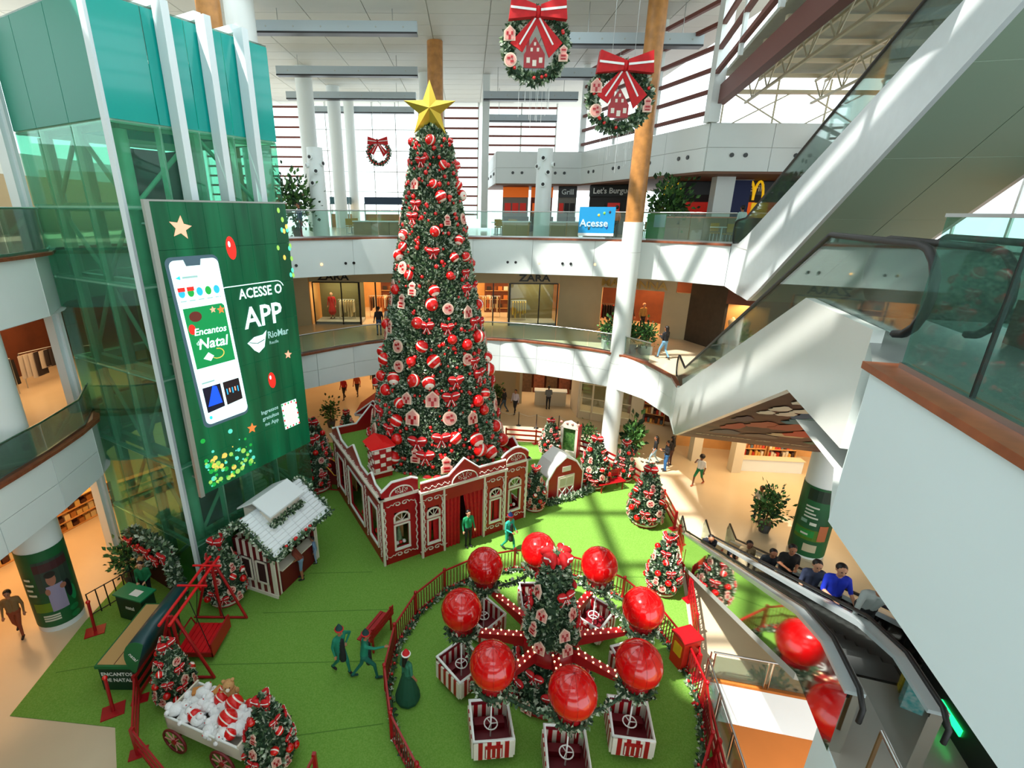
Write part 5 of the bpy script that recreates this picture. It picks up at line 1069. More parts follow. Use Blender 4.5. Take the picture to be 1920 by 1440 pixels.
for k in (0, 1):
    MB().boxp(bp_(.57 + k * .44, -.07, .68), bd * .36, bn * .03, (0, 0, .42)).build('window', mat('barn_window', (200, 190, 170), .4), dr)
    MB().boxp(bp_(.57 + k * .44, -.07, .08), bd * .36, bn * .03, (0, 0, .48)).build('panel', RED, dr)
    for e in (0, 1): MB().beam(bp_(.57 + k * .44 + .36 * e, -.085, .08), bp_(.93 + k * .44 - .36 * e, -.085, .56), .05, .02, (0, 1, 0)).build('cross_bar', SNOW, dr)
MB().boxp(bp_(.72, -.04, 1.42), bd * .48, bn * .05, (0, 0, .26)).build('hay_door', ICING, t)
rd = random.Random(31); garland([bp_(-.3, -.25, .1), bp_(.5, -.3, .1), bp_(1.3, -.3, .1), bp_(2.3, -.2, .12), bp_(2.9, .1, .12)], .14, 500, .16, 'garland', t, rd)
# ---- mirror frame with green inside
mp_, md, mn = frame3((5.35, 25.7, .016), (.85, -.5, 0)); t = thing('photo_frame', 'tall cream arched photo frame with green centre at the back', 'photo frame', mp_(.5, .1, 0))
MB().boxp(mp_(0, 0, 0), md * .14, mn * .2, (0, 0, 1.75)).build('jamb', ICING, t); MB().boxp(mp_(.86, 0, 0), md * .14, mn * .2, (0, 0, 1.75)).build('jamb', ICING, t); MB().boxp(mp_(0, 0, 0), md * 1.0, mn * .2, (0, 0, .3)).build('sill', ICING, t)
MB().prism([mp_(-.06, 0, 1.7), mp_(1.06, 0, 1.7), mp_(.85, 0, 2.0), mp_(.5, 0, 2.15), mp_(.15, 0, 2.0)], mn * .2).build('crest', ICING, t); MB().boxp(mp_(.14, .14, .3), md * .72, mn * .04, (0, 0, 1.42)).build('green_panel', LEAF, t); MB().boxp(mp_(1.0, 0, 0), md * .06, mn * .5, (0, 0, 1.9)).build('red_side', RED, t)
for x in (0, .35, .65, 1.0): MB().ball(mp_(x, .02, 2.02), .08, 8, 6).build('rosette', COOK, t)
# ---- benches
def bench(o, d, L, label, n=4):
    f, dd, nn = frame3(o, d); t = thing('red_bench', label, 'bench', f(L / 2, .2, 0))
    for k in range(n): MB().boxp(f(0, k * .12, .44), dd * L, nn * .1, (0, 0, .035)).build('slat', RED, t)
    for k in range(3): MB().boxp(f(0, .5, .56 + k * .13), dd * L, nn * .03, (0, 0, .1)).build('back_slat', RED, t)
    for u in (.12, L - .17):
        MB().boxp(f(u, .03, 0), dd * .05, nn * .05, (0, 0, .44)).build('leg', RED, t); MB().boxp(f(u, .48, 0), dd * .05, nn * .05, (0, 0, .95)).build('leg', RED, t); MB().boxp(f(u, .0, .4), dd * .05, nn * .5, (0, 0, .04)).build('bracket', RED, t)
bench((6.6, 21.4, .016), (.95, .32, 0), 1.5, 'red slatted bench in the sun between the small trees'); bench((-2.85, 13.25, .016), (-.42, -.91, 0), 1.3, 'red slatted bench outside the carousel fence'); bench((7.3, 15.9, .016), (.3, -.95, 0), 1.0, 'red chair bench by the right fence behind a small tree')
# ---- perimeter fences (red, three rails, foot plates)
def fence(pts, label, step=1.7, h=.9, rails=3, lattice=False):
    P = resample(pts, step); t = thing('red_fence', label, 'fence', (P[len(P) // 2][0], P[len(P) // 2][1], .016))
    for i, p in enumerate(P):
        MB().box((p[0], p[1], .016 + h / 2), (.09, .09, h)).build('post', RED, t); MB().box((p[0], p[1], .03), (.42, .3, .02), .4).build('foot_plate', RED, t)
    for i in range(len(P) - 1):
        a, b = Vector(P[i] + (0,)), Vector(P[i + 1] + (0,))
        for k in range(rails): z = .2 + k * (h - .28) / max(1, rails - 1); MB().beam(a + V(0, 0, z), b + V(0, 0, z), .04, .1).build('rail', RED, t)
        if lattice:
            for k in range(8):
                for e in (0, 1): MB().beam(a.lerp(b, k / 8) + V(0, 0, .15 if e else h - .1), a.lerp(b, (k + 1) / 8) + V(0, 0, h - .1 if e else .15), .02, .02).build('lattice_bar', RED, t)
fence([(2.4, 27.3), (4.4, 27.0), (6.6, 26.0), (7.7, 24.6), (8.8, 22.5), (9.35, 20.4), (9.2, 18.6)], 'red rail fence curving along the back right edge of the turf'); fence([(8.95, 17.6), (8.4, 15.4), (7.6, 12.9), (6.95, 11.2)], 'red rail fence between the turf and the escalator', lattice=True)
fence([(6.7, 10.3), (6.25, 8.4), (5.6, 5.5)], 'red rail fence along the floor opening at lower right'); fence([(-9.3, 12.1), (-9.25, 10.4), (-8.5, 9.0), (-7.2, 7.95), (-5.2, 7.6)], 'red rail fence around the toy cart at lower left'); fence([(-3.6, 8.3), (-3.9, 7.0)], 'short red fence right of the toy cart', 1.0)
fence([(-8.9, 20.2), (-7.0, 20.4)], 'dark red fence behind the white roofed kiosk', 1.0, .8)
# ---- carousel ride
CX, CY = 2.45, 11.05; RA = 2.55
cr = thing('balloon_carousel', 'red balloon carousel ride with eight hanging gondolas around a decorated cone', 'carousel', (CX, CY, .016)); rd = random.Random(17)
MB().lathe((CX, CY, .016), [(1.25, 0), (1.28, .12), (1.2, .16)], 24).build('platform', RED, cr)
sk_ = cone_foliage('lower_greenery', (CX, CY, .016), [(1.22, .12), (1.1, .5), (.7, 1.05), (.55, 1.3)], 2200, .17, cr, rd, 20); sk_['kind'] = 'stuff'
MB().lathe((CX, CY, 0), [(.55, 1.2), (.8, 1.35), (.8, 1.72), (.6, 1.85)], 20).build('hub', RED, cr)
tw_ = cone_foliage('tower_greenery', (CX, CY, 0), [(.74, 1.85), (.7, 2.2), (.55, 2.9), (.4, 3.7), (.28, 4.3), (.1, 4.6)], 2600, .15, cr, rd, 18); tw_['kind'] = 'stuff'
def deco(prof, rows, s):
    for z, n in rows:
        for (r0, z0), (r1, z1) in zip(prof, prof[1:]):
            if z0 <= z <= z1: r = r0 + (r1 - r0) * (z - z0) / (z1 - z0)
        for k in range(n):
            a = 2 * PI * (k + rd.uniform(-.2, .2)) / n + z; p = V(CX + (r + .06) * math.cos(a), CY + (r + .06) * math.sin(a), z) - wloc(cr); kd = rd.choice((0, 0, 1, 2))
            inst(BOW if kd == 0 else PLQ[rd.randrange(3)], cr, p, facing(a, 0 if kd == 0 else -.25), (s * (1.05 if kd == 0 else .95),) * 3, 'bow' if kd == 0 else 'gingerbread_plaque')
deco([(1.3, 0), (1.1, .5), (.6, 1.3)], [(.25, 10), (.6, 8), (.95, 6)], .42); deco([(.74, 1.85), (.7, 2.2), (.55, 2.9), (.4, 3.7), (.28, 4.35)], [(2.0, 6), (2.45, 5), (2.95, 5), (3.5, 4)], .42)
for a in (0, 1.6, 3.1, 4.7): inst(BOW, cr, V(CX + .14 * math.cos(a), CY + .14 * math.sin(a), 4.42) - wloc(cr), facing(a), (.66,) * 3, 'top_bow')
BULB = mat('bulb_warm', (255, 226, 170), emit=2.2)
GST_ = stripes('gondola_stripe', (150, 16, 26), (226, 214, 196), 1.1, 'X', .5)
def gond(par, c, rot):
    """square open gondola with seats, wheel, pole; c = floor centre"""
    M = Matrix.Rotation(rot, 3, 'Z'); W_, D_ = 1.0, 1.0
    def q(x, y, z): return Vector(c) + M @ Vector((x, y, z))
    def bx(x, y, z, dx, dy, dz, m_, nm, pr): return MB().boxp(q(x, y, z), M @ V(dx, 0, 0), M @ V(0, dy, 0), (0, 0, dz)).build(nm, m_, pr)
    g = bx(-W_ / 2, -D_ / 2, 0, W_, D_, .06, mat('gondola_maroon', (112, 10, 26), .5), 'gondola', par)
    k = 9
    for (x0, y0, ux, uy) in ((-W_ / 2, -D_ / 2, 1, 0), (W_ / 2, -D_ / 2, 0, 1), (W_ / 2, D_ / 2, -1, 0), (-W_ / 2, D_ / 2, 0, -1)):
        for i in range(k):
            s0 = W_ / k; col = RED if i % 2 else ICING
            MB().boxp(q(x0 + ux * s0 * i, y0 + uy * s0 * i, .02), M @ V(ux * s0, uy * s0, 0), M @ V(uy * .05, -ux * .05, 0), (0, 0, .56)).build('side_board', col, g)
    MB().path([q(-W_ / 2, -D_ / 2, .6), q(W_ / 2, -D_ / 2, .6), q(W_ / 2, D_ / 2, .74), q(-W_ / 2, D_ / 2, .74)], .05, 6, True).build('rim', SNOW, g)
    for y in (-.4, .18): bx(-.4, y, .06, .8, .22, .2, MATS['gondola_maroon'], 'seat', g)
    MB().path([q(.17 * math.cos(i * PI / 8), .17 * math.sin(i * PI / 8), .52) for i in range(16)], .018, 5, True).build('wheel', SNOW, g)
    for i in range(3): a = i * 2 * PI / 3; MB().tube(q(0, 0, .52), q(.17 * math.cos(a), .17 * math.sin(a), .52), .014, 4).build('wheel_spoke', SNOW, g)
    MB().tube(q(0, 0, .06), q(0, 0, 1.9), .022, 6).build('pole', SNOW, g)
    bx(-W_ / 2, D_ / 2, .56, W_, .05, .16, MATS['gondola_maroon'], 'back_rest', g); bx(-.22, -D_ / 2 - .07, .08, .44, .03, .42, RED, 'gate', g)
    for i in range(4): bx(-.2 + i * .12, -D_ / 2 - .085, .12, .03, .03, .28, ICING, 'gate_bar', g)
for i in range(8):
    a = i * PI / 4 + .02; u = V(math.cos(a), math.sin(a), 0); n_ = V(-u.y, u.x, 0); C0 = V(CX, CY, 0); e_ = C0 + u * RA
    ar = MB(); r0, r1 = .6, RA - .1; ar.prism([C0 + u * r0 + V(0, 0, 1.4) - n_ * .1, C0 + u * r1 + V(0, 0, 1.9) - n_ * .1, C0 + u * r1 + V(0, 0, 1.98) - n_ * .1, C0 + u * r0 + V(0, 0, 1.8) - n_ * .1], n_ * .2); ar = ar.build('arm', RED, cr)
    b = MB()
    for k in range(16): b.ball(C0 + u * (r0 + .15 + k * (r1 - r0 - .2) / 15) + V(0, 0, 1.83 + .011 * k) + n_ * (.07 if k % 2 else -.07), .028, 6, 4)
    b.build('bulb_row', BULB, ar, kind='stuff')
    bl = MB().ball(e_ + V(0, 0, 2.7), .57, 24, 16, (1, 1, 1.02)).build('balloon', REDL, cr)
    for k in range(6): tt = k * PI / 6; MB().path([e_ + V(0, 0, 2.7) + V(.573 * math.cos(x * PI / 12) * math.cos(tt), .573 * math.cos(x * PI / 12) * math.sin(tt), .585 * math.sin(x * PI / 12)) for x in range(-6, 19)], .004, 3).build('seam', RED, bl)
    MB().lathe(e_, [(.3, 1.86), (.34, 2.0), (.32, 2.24)], 14).build('balloon_collar', RED, bl)
    garland([e_ + V(.38 * math.cos(k * PI / 6), .38 * math.sin(k * PI / 6), 2.0) for k in range(13)], .1, 260, .14, 'collar_garland', bl, rd)
    gond(cr, e_ + V(0, 0, .2), {4: .75, 5: .1, 6: -.05, 7: -.12, 0: .3}.get(i, a - PI / 2))
    a2 = a + PI / 4; e2 = C0 + V(math.cos(a2), math.sin(a2), 0) * RA
    garland([e_.lerp(e2, k / 6) + V(0, 0, 1.98 - .28 * math.sin(PI * k / 6)) for k in range(7)], .07, 170, .12, 'swag_garland', cr, rd)
# carousel fence: post ring with balusters
FR = 4.72; FCX, FCY = 2.4, 11.2; NF = 20
fn = thing('carousel_fence', 'round red baluster fence with flower garland enclosing the carousel', 'fence', (FCX, FCY, .016)); bal_ = None
ang = [R(-12) + 2 * PI * i / NF for i in range(NF)]
FP = [Vector((FCX + (FR if math.sin(a) > -.2 else FR) * math.cos(a) * (.93 if math.cos(a) > .3 else 1), FCY + FR * math.sin(a), .016)) for a in ang]
BM = MB().box((0, 0, .42), (.025, .025, .8)).mesh('baluster', [mat('baluster_maroon', (122, 22, 26), .5)])
for i in range(NF):
    a, b = FP[i], FP[(i + 1) % NF]; MB().box(a + V(0, 0, .47), (.08, .08, .94), ang[i]).build('post', RED, fn); MB().ball(a + V(0, 0, .97), .06, 8, 6).build('post_cap', RED, fn)
    for z in (.9, .1): MB().beam(a + V(0, 0, z), b + V(0, 0, z), .05, .05).build('rail', RED, fn)
    for k in range(1, 11): inst(BM, fn, a.lerp(b, k / 11) - wloc(fn), (0, 0, ang[i]), name='baluster')
    q0, q1 = [p + (Vector((FCX, FCY, 0)) - p).normalized() * .1 for p in (a, b)]
    g = garland([q0 + V(0, 0, .1), q0.lerp(q1, .5) + V(0, 0, .08), q1 + V(0, 0, .1)], .07, 110, .12, 'garland', fn, rd)
    for k in range(4): inst(BAUR, fn, q0.lerp(q1, k / 4) + V(rd.uniform(-.05, .05), rd.uniform(-.05, .05), .14) - wloc(fn), (0, 0, 0), (.09,) * 3, 'red_ball')
# operator booth
t = thing('control_box', 'small red control box with yellow window by the carousel fence', 'control box', (6.75, 11.7, .016)); MB().box((6.75, 11.7, .56), (.6, .5, 1.1), .3).build('cabinet', mat('orange_red', (208, 40, 22), .4), t); MB().box((6.75, 11.7, 1.13), (.7, .6, .06), .3).build('lid', RED, t); MB().box((6.45, 11.58, .7), (.04, .3, .4), .3).build('yellow_window', mat('box_yellow', (224, 176, 30), .4), t)
# ---- white roofed kiosk
kp, kd, kn = frame3((-8.37, 14.95, .016), (.93, -.36, 0)); KW, KD, KH = 1.75, 2.4, 2.1
ks = thing('candy_kiosk', 'striped red and cream kiosk with snow white shingle roof and garlands', 'kiosk', kp(KW / 2, KD / 2, 0))
for wall in ('front', 'left', 'back'):
    n_ = 12 if wall != 'left' else 14
    for i in range(n_):
        m_ = ICING if i % 2 else mat('kiosk_maroon', (104, 16, 22), .5)
        if wall == 'left': MB().boxp(kp(0, KD * i / n_, 0), kn * (KD / n_), kd * .08, (0, 0, KH)).build('plank', m_, ks)
        else: MB().boxp(kp(KW * i / n_, 0 if wall == 'front' else KD - .08, 0), kd * (KW / n_), kn * .08, (0, 0, KH)).build('plank', m_, ks)
for i in range(4): MB().boxp(kp(KW - .08, .1 + i * .08, 0) if i < 2 else kp(KW - .08, KD - .42 + i * .08, 0), kn * .07, kd * .08, (0, 0, KH)).build('plank', ICING if i % 2 else MATS['kiosk_maroon'], ks)
MB().boxp(kp(KW - .1, .3, 0), kn * (KD - .6), kd * .1, (0, 0, .95)).build('counter_front', MATS['kiosk_maroon'], ks); MB().boxp(kp(KW - .3, .28, .95), kn * (KD - .56), kd * .4, (0, 0, .05)).build('counter_top', ICING, ks)
for u in (0, 1): 
    w = MB().boxp(kp(.28 + .7 * u, -.04, .5), kd * .5, kn * .04, (0, 0, .95)).build('window', DKI, ks)
    for a, b, c_, d_ in ((0, 0, .06, .95), (.44, 0, .06, .95), (0, 0, .5, .06), (0, .89, .5, .06)): MB().boxp(kp(.28 + .7 * u + a, -.07, .5 + b), kd * c_, kn * .04, (0, 0, d_)).build('frame', ICING, w)
MB().boxp(kp(-.06, -.06, 0), kd * (KW + .12), kn * .05, (0, 0, .12)).build('skirting', ICING, ks)
e0, e1, rz_, ez = -.45, KW + .45, 3.2, 2.05
for sd in (0, 1):
    for k in range(11):
        f0, f1 = k / 11, (k + 1) / 11; ue, ur = (e0, KW / 2) if sd == 0 else (e1, KW / 2); u0, u1 = ue + (ur - ue) * f0, ue + (ur - ue) * f1; z0, z1 = ez + (rz_ - ez) * f0, ez + (rz_ - ez) * f1
        for j in range(6): v0 = -.35 + (KD + .7) * j / 6; MB().prism([kp(u0, v0 + .01, z0), kp(u1, v0 + .01, z1 - .03), kp(u1, v0 + .01, z1 + .02), kp(u0, v0 + .01, z0 + .06)], kn * ((KD + .7) / 6 - .012)).build('shingle', mat('roof_snow', (226, 232, 236), .6), ks)
MB().boxp(kp(KW / 2 - .6, .45, 2.6), kd * 1.2, kn * 1.5, (0, 0, .55)).build('dormer', ICING, ks)
for sd in (-1, 1): MB().prism([kp(KW / 2 + sd * .75, .3, 3.1), kp(KW / 2, .3, 3.5), kp(KW / 2, .3, 3.56), kp(KW / 2 + sd * .75, .3, 3.16)], kn * 1.8).build('dormer_roof', MATS['roof_snow'], ks)
rd = random.Random(77)
for pth in ([kp(e0, -.38, ez), kp(KW / 2, -.38, rz_), kp(e1, -.38, ez)], [kp(e1, -.38, ez), kp(e1, KD * .5, ez), kp(e1, KD + .38, ez)], [kp(e0, KD + .38, ez), kp(KW / 2, KD + .38, rz_), kp(e1, KD + .38, ez)], [kp(KW / 2 + .64, .35, 2.72), kp(KW / 2 + .66, 1.2, 2.72), kp(KW / 2 + .64, 2.05, 2.72)], [kp(e0, -.3, ez), kp(e0, KD + .3, ez)]): garland(pth, .09, 330, .14, 'garland', ks, rd)
for i in range(12): inst(BAUR, ks, kp(rd.choice((e0, e1)), rd.uniform(-.3, KD), ez + .1) - wloc(ks), (0, 0, 0), (.13,) * 3, 'red_ball')
# ---- swing
sw = thing('garden_swing', 'red steel swing with slatted platform and double top beam', 'swing', (-8.3, 12.2, .016)); BH = 2.35
for y in (13.35, 11.05):
    for e in (-.85, .85): MB().tube((-8.3 + e, y, .04), (-8.3 + e * .1, y, BH), .045, 8).build('frame_leg', RED, sw)
    MB().tube((-9.15, y, .06), (-7.45, y, .06), .04, 8).build('base_bar', RED, sw); MB().tube((-8.3, y, .05), (-8.3, y, BH), .05, 8).build('frame_leg', RED, sw)
for e in (-.14, .14): MB().tube((-8.3 + e, 13.6, BH), (-8.3 + e, 10.7, BH), .045, 8).build('top_beam', mat('swing_red', (214, 14, 24), .4), sw)
for y in (13.1, 12.2): MB().tube((-8.75, y, BH + .05), (-7.85, y, BH + .05), .035, 8).build('cross_bar', MATS['swing_red'], sw)
pl = MB().boxp((-8.85, 11.65, .3), (1.1, 0, 0), (0, 1.15, 0), (0, 0, .04)).build('platform', RED, sw)
for i in range(7): MB().boxp((-8.85 + i * .157, 11.65, .34), (.14, 0, 0), (0, 1.15, 0), (0, 0, .03)).build('slat', MATS['swing_red'], pl)
MB().boxp((-8.85, 11.62, .2), (1.12, 0, 0), (0, .04, 0), (0, 0, .16)).build('edge', RED, pl); MB().boxp((-7.77, 11.62, .2), (.05, 0, 0), (0, 1.2, 0), (0, 0, .5)).build('side', RED, pl)
for x in (-8.8, -7.8):
    for y in (11.7, 12.75): MB().tube((x, y, .34), (-8.3 + (.14 if x > -8.3 else -.14), y, BH), .012, 4).build('chain', BLACK, sw)
MB().path([(-8.85, 11.66, .36), (-8.95, 11.66, .6), (-8.95, 12.78, .6), (-8.85, 12.78, .36)], .025, 6).build('hand_rail', RED, sw); MB().tube((-8.85, 12.78, .62), (-7.77, 12.78, .62), .025, 6).build('hand_rail', RED, sw)
# ---- sponsor box with curved lid, sign posts
GRB = mat('brand_green', (12, 104, 56), .45); t = thing('gift_box', 'green display box with tan top and dark half cylinder lid', 'display box', (-9.95, 11.8, .016))
MB().boxp((-10.45, 10.65, .016), (1.0, 0, 0), (0, 2.3, 0), (0, 0, .88)).build('body', mat('box_dark_green', (14, 52, 36), .5), t); MB().boxp((-10.5, 10.6, .86), (1.1, 0, 0), (0, 2.4, 0), (0, 0, .1)).build('rim', GRB, t); MB().boxp((-10.44, 10.66, .9), (.98, 0, 0), (0, 2.28, 0), (0, 0, .075)).build('top_board', mat('tan_board', (186, 150, 96), .6), t); MB().beam((-9.96, 10.66, .98), (-9.96, 12.9, .98), .02, .01).build('seam', SHOPD, t)
lid = MB(); n_ = 12; pr = [V(-9.05 + .42 * math.cos(R(60) + i * PI / n_), 10.5, 1.35 + .62 * math.sin(R(60) + i * PI / n_)) for i in range(n_ + 1)]; lid.s = True; lid.prism(pr, (0, 2.35, 0)); ld = lid.build('lid', mat('lid_teal', (24, 66, 72), .35), t); MB().prism([p + V(0, -.015, 0) for p in pr], (0, .012, 0)).build('lid_end', GRB, ld)
lettering('ENCANTOS', .17, SNOW, t, (-9.95, 10.64, .62), (1, 0, 0), (0, 0, 1), ext=.004, bold=True); lettering('DE NATAL', .17, SNOW, t, (-9.95, 10.64, .4), (1, 0, 0), (0, 0, 1), ext=.004, bold=True); lettering('natal', .16, SNOW, ld, (-9.2, 10.47, 1.45), (.5, 0, -.85), (.85, 0, .5), ext=.004)
for x, y, lb in ((-9.75, 10.0, 'red signpost with foot plate in front of the green display box'), (-12.2, 12.75, 'red signpost with foot plate beside the wrapped column')):
    t = thing('signpost', lb, 'signpost', (x, y, .016)); MB().box((x, y, .03), (.55, .45, .03), .5).build('foot_plate', RED, t); MB().tube((x, y, .03), (x - .05, y + .1, 1.1), .045, 8).build('pole', RED, t); MB().ball((x - .05, y + .1, 1.13), .07, 8, 6).build('knob', REDL, t)
# ---- staff desk
t = thing('staff_desk', 'green reception desk with white paper beside the lift tower', 'desk', (-11.1, 13.45, .016)); f, dd, nn = frame3((-11.75, 13.35, .016), (.96, -.28, 0))
MB().boxp(f(0, 0, 0), dd * 1.1, nn * .5, (0, 0, .96)).build('body', mat('box_dark_green', (14, 52, 36)), t); MB().boxp(f(-.05, -.05, .96), dd * 1.2, nn * .62, (0, 0, .05)).build('top', mat('desk_green', (10, 132, 88), .4), t); MB().boxp(f(.5, .1, 1.012), dd * .36, nn * .26, (0, 0, .006)).build('paper', SNOW, t); lettering('natal', .2, SNOW, t, f(.55, -.01, .55), dd, V(0, 0, 1), ext=.004, bold=True)
# ---- black barrier, potted olive, garland arch at the tower foot
t = thing('barrier', 'low black metal barrier posts next to the wrapped column', 'barrier', (-12.4, 13.9, .016))
for k in range(6): x, y = -12.75 + k * .14, 13.4 + k * .24; MB().tube((x, y, .016), (x - .02, y, .95), .02, 6).build('bar', BLACK, t)
MB().tube((-12.75, 13.4, .1), (-12.05, 14.6, .1), .02, 6).build('bottom_rail', BLACK, t); MB().tube((-12.77, 13.4, .93), (-12.07, 14.6, .93), .02, 6).build('top_rail', BLACK, t)
def potted(x, y, z, h, r, label, n=380, pot=(58, 56, 52), leaf=None, size=.2, square=False):
    t = thing('potted_plant', label, 'plant', (x, y, z)); rd = random.Random(int(x * 31 + y * 7)); ph = .45 if h > 1 else .3
    pm_ = mat('pot_%d_%d_%d' % pot, pot, .6)
    if square: MB().boxp((x - .3, y - .3, z), (.6, 0, 0), (0, .6, 0), (0, 0, ph)).build('planter', pm_, t)
    else: MB().lathe((x, y, z), [(.2, 0), (.3, ph), (.27, ph)], 12).build('planter', pm_, t)
    MB().lathe((x, y, z), [(.26, ph - .04), (.02, ph)], 12).build('soil', mat('soil', (40, 28, 20), .9), t); MB().tube((x, y, z + ph - .05), (x, y, z + h * .7), .03, 6).build('stem', SHOPD, t)
    b = MB(); leaves(b, rd, n, lambda q: (lambda d: (Vector((x, y, z + ph + (h - ph) * .55)) + Vector((d.x * r, d.y * r, d.z * (h - ph) * .5)), d))(Vector((q.gauss(0, .5), q.gauss(0, .5), q.gauss(0, .5)))), size); fo = b.build('leaves', [LEAF, mat('plant_dark', (26, 60, 30), .6), LEAF], t); fo['kind'] = 'stuff'
potted(-12.4, 15.05, 0, 1.6, .42, 'potted olive shrub by the lift tower foot'); potted(13.1, 18.5, 0, 1.9, .5, 'bushy potted tree at the foot of the escalator', 600)
potted(9.5, 25.6, 0, 1.9, .4, 'young potted palm behind the white column base', 300, size=.35); potted(7.1, 26.4, 0, 1.5, .3, 'slim green plant left of the white column base', 200)
for x, y, lb in ((7.9, 27.0, 'leafy planter left of the column on the second floor'), (8.9, 26.4, 'leafy planter just right of the column on the second floor'), (9.6, 25.9, 'leafy planter near the standing woman on the second floor')): potted(x, y, L2, 1.5, .4, lb, 420, (190, 190, 184), square=True)
potted(-9.6, 29.2, L3, 2.9, 1.0, 'tall ficus on the food court right of the lift tower', 700, (80, 70, 60), size=.3); potted(10.6, 27.9, L3, 2.8, .8, 'round ficus tree on the food court behind the tall column', 900, (80, 70, 60), size=.3); potted(-11.5, 27.5, L3, 2.4, .8, 'dark ficus hidden behind the lift tower glass', 400, (80, 70, 60), size=.3)
potted(-8.7, 29.3, 0, 1.6, .4, 'dark potted shrub in the far left corridor', 300); potted(2.2, 33.4, 0, 1.4, .4, 'potted plant beside the beige pillar near the jewellery shop', 260); potted(10.2, 5.4, -6, 1.6, .6, 'dark bushy plant on the basement floor', 400)
t = thing('garland_arch', 'dark red backdrop with flower garland and teddy at the tower foot', 'backdrop', SA + D2 * 1.6 + N2 * .55); q = lambda s, z, k=0: SA + D2 * s + N2 * (.5 + k) + V(0, 0, z + .016)
MB().boxp(q(.5, 0), D2 * 2.6, N2 * .06, (0, 0, 1.9)).build('panel', mat('maroon_panel', (70, 6, 12), .7), t); rd = random.Random(12)
garland([q(.4, 0, .1), q(.42, 1.0, .12), q(.6, 1.9, .12), q(1.8, 2.05, .12), q(3.0, 1.9, .12), q(3.2, 1.0, .12)], .2, 900, .18, 'garland', t, rd); garland([q(1.4, 1.2, .2), q(2.4, 1.35, .2)], .25, 300, .18, 'garland', t, rd)
for i in range(14): inst(BOW if i % 3 == 0 else BAUR, t, q(.6 + 2.4 * i / 13, 1.25 + .7 * rd.random(), .36) - wloc(t), Euler((0, 0, math.atan2(D2.y, D2.x) + PI)), ((.4,) * 3 if i % 3 == 0 else (.13,) * 3), 'bow' if i % 3 == 0 else 'red_ball')
TED = mat('teddy_brown', (196, 148, 96), .95, var=.1, scale=20)
def teddy(c, s, label, rz=0):
    t = thing('teddy_bear', label, 'teddy bear', c); c = Vector(c); M = Matrix.Rotation(rz, 3, 'Z'); p = lambda x, y, z: c + M @ V(x, y, z) * s
    MB().ball(p(0, 0, .32), .3 * s, 12, 8, (1, .9, 1.1)).build('body', TED, t); h = MB().ball(p(0, -.05, .78), .24 * s, 12, 8).build('head', TED, t)
    for e in (-1, 1):
        MB().ball(p(e * .18, 0, .98), .08 * s, 8, 6).build('ear', TED, h); MB().ball(p(e * .3, -.1, .45), .1 * s, 8, 6, (1, 1, 1.6)).build('arm', TED, t); MB().ball(p(e * .2, -.25, .1), .13 * s, 8, 6, (1, 1.5, 1)).build('leg', TED, t); MB().ball(p(e * .08, -.27, .84), .025 * s, 6, 4).build('eye', BLACK, h)
    MB().ball(p(0, -.27, .74), .09 * s, 8, 6).build('muzzle', ICING, h)
teddy(q(1.9, .9, .42), .5, 'small teddy bear on the garland backdrop', math.atan2(N2.y, N2.x) + PI / 2)
# ---- toy cart
cp_, cd, cn = frame3((-7.66, 9.15, .016), (.94, -.34, 0)); CL_, CW_ = 2.4, 1.05; CRM = mat('cart_cream', (222, 212, 196), .6)
ct = thing('toy_cart', 'cream wooden wagon with spoked red wheels', 'cart', cp_(CL_ / 2, CW_ / 2, 0)); MB().boxp(cp_(0, 0, .55), cd * CL_, cn * CW_, (0, 0, .08)).build('bed', CRM, ct)
for v in (0, CW_ - .05): MB().boxp(cp_(0, v, .62), cd * CL_, cn * .05, (0, 0, .32)).build('side', CRM, ct)
for u in (0, CL_ - .05): MB().boxp(cp_(u, 0, .62), cd * .05, cn * CW_, (0, 0, .42)).build('end_board', CRM, ct)
for v in (.02, CW_ - .02): MB().path([cp_(CL_ * k / 24, v, .96) for k in range(25)], .03, 5).build('icing_edge', SNOW, ct)
for u in (.35, 1.9):
    MB().tube(cp_(u, -.1, .38), cp_(u, CW_ + .1, .38), .04, 6).build('axle', SHOPD, ct)
    for v in (-.12, CW_ + .12):
        c = cp_(u, v, .38); w = MB().path([c + cd * .36 * math.cos(i * PI / 10) + V(0, 0, .36 * math.sin(i * PI / 10)) for i in range(20)], .035, 6, True).build('wheel', mat('wheel_maroon', (110, 20, 26), .5), ct)
        for i in range(8): a = i * PI / 4; MB().tube(c, c + cd * .35 * math.cos(a) + V(0, 0, .35 * math.sin(a)), .018, 5).build('spoke', COOK, w)
        MB().tube(c - cn * .05, c + cn * .05, .07, 8).build('hub', RED, w)
MB().tube(cp_(CL_, CW_ / 2, .5), cp_(CL_ + .9, CW_ / 2, .12), .035, 6).build('shaft', CRM, ct)
rd = random.Random(5); PLU = mat('plush_white', (236, 236, 238), .95, bump=.4, bscale=40)
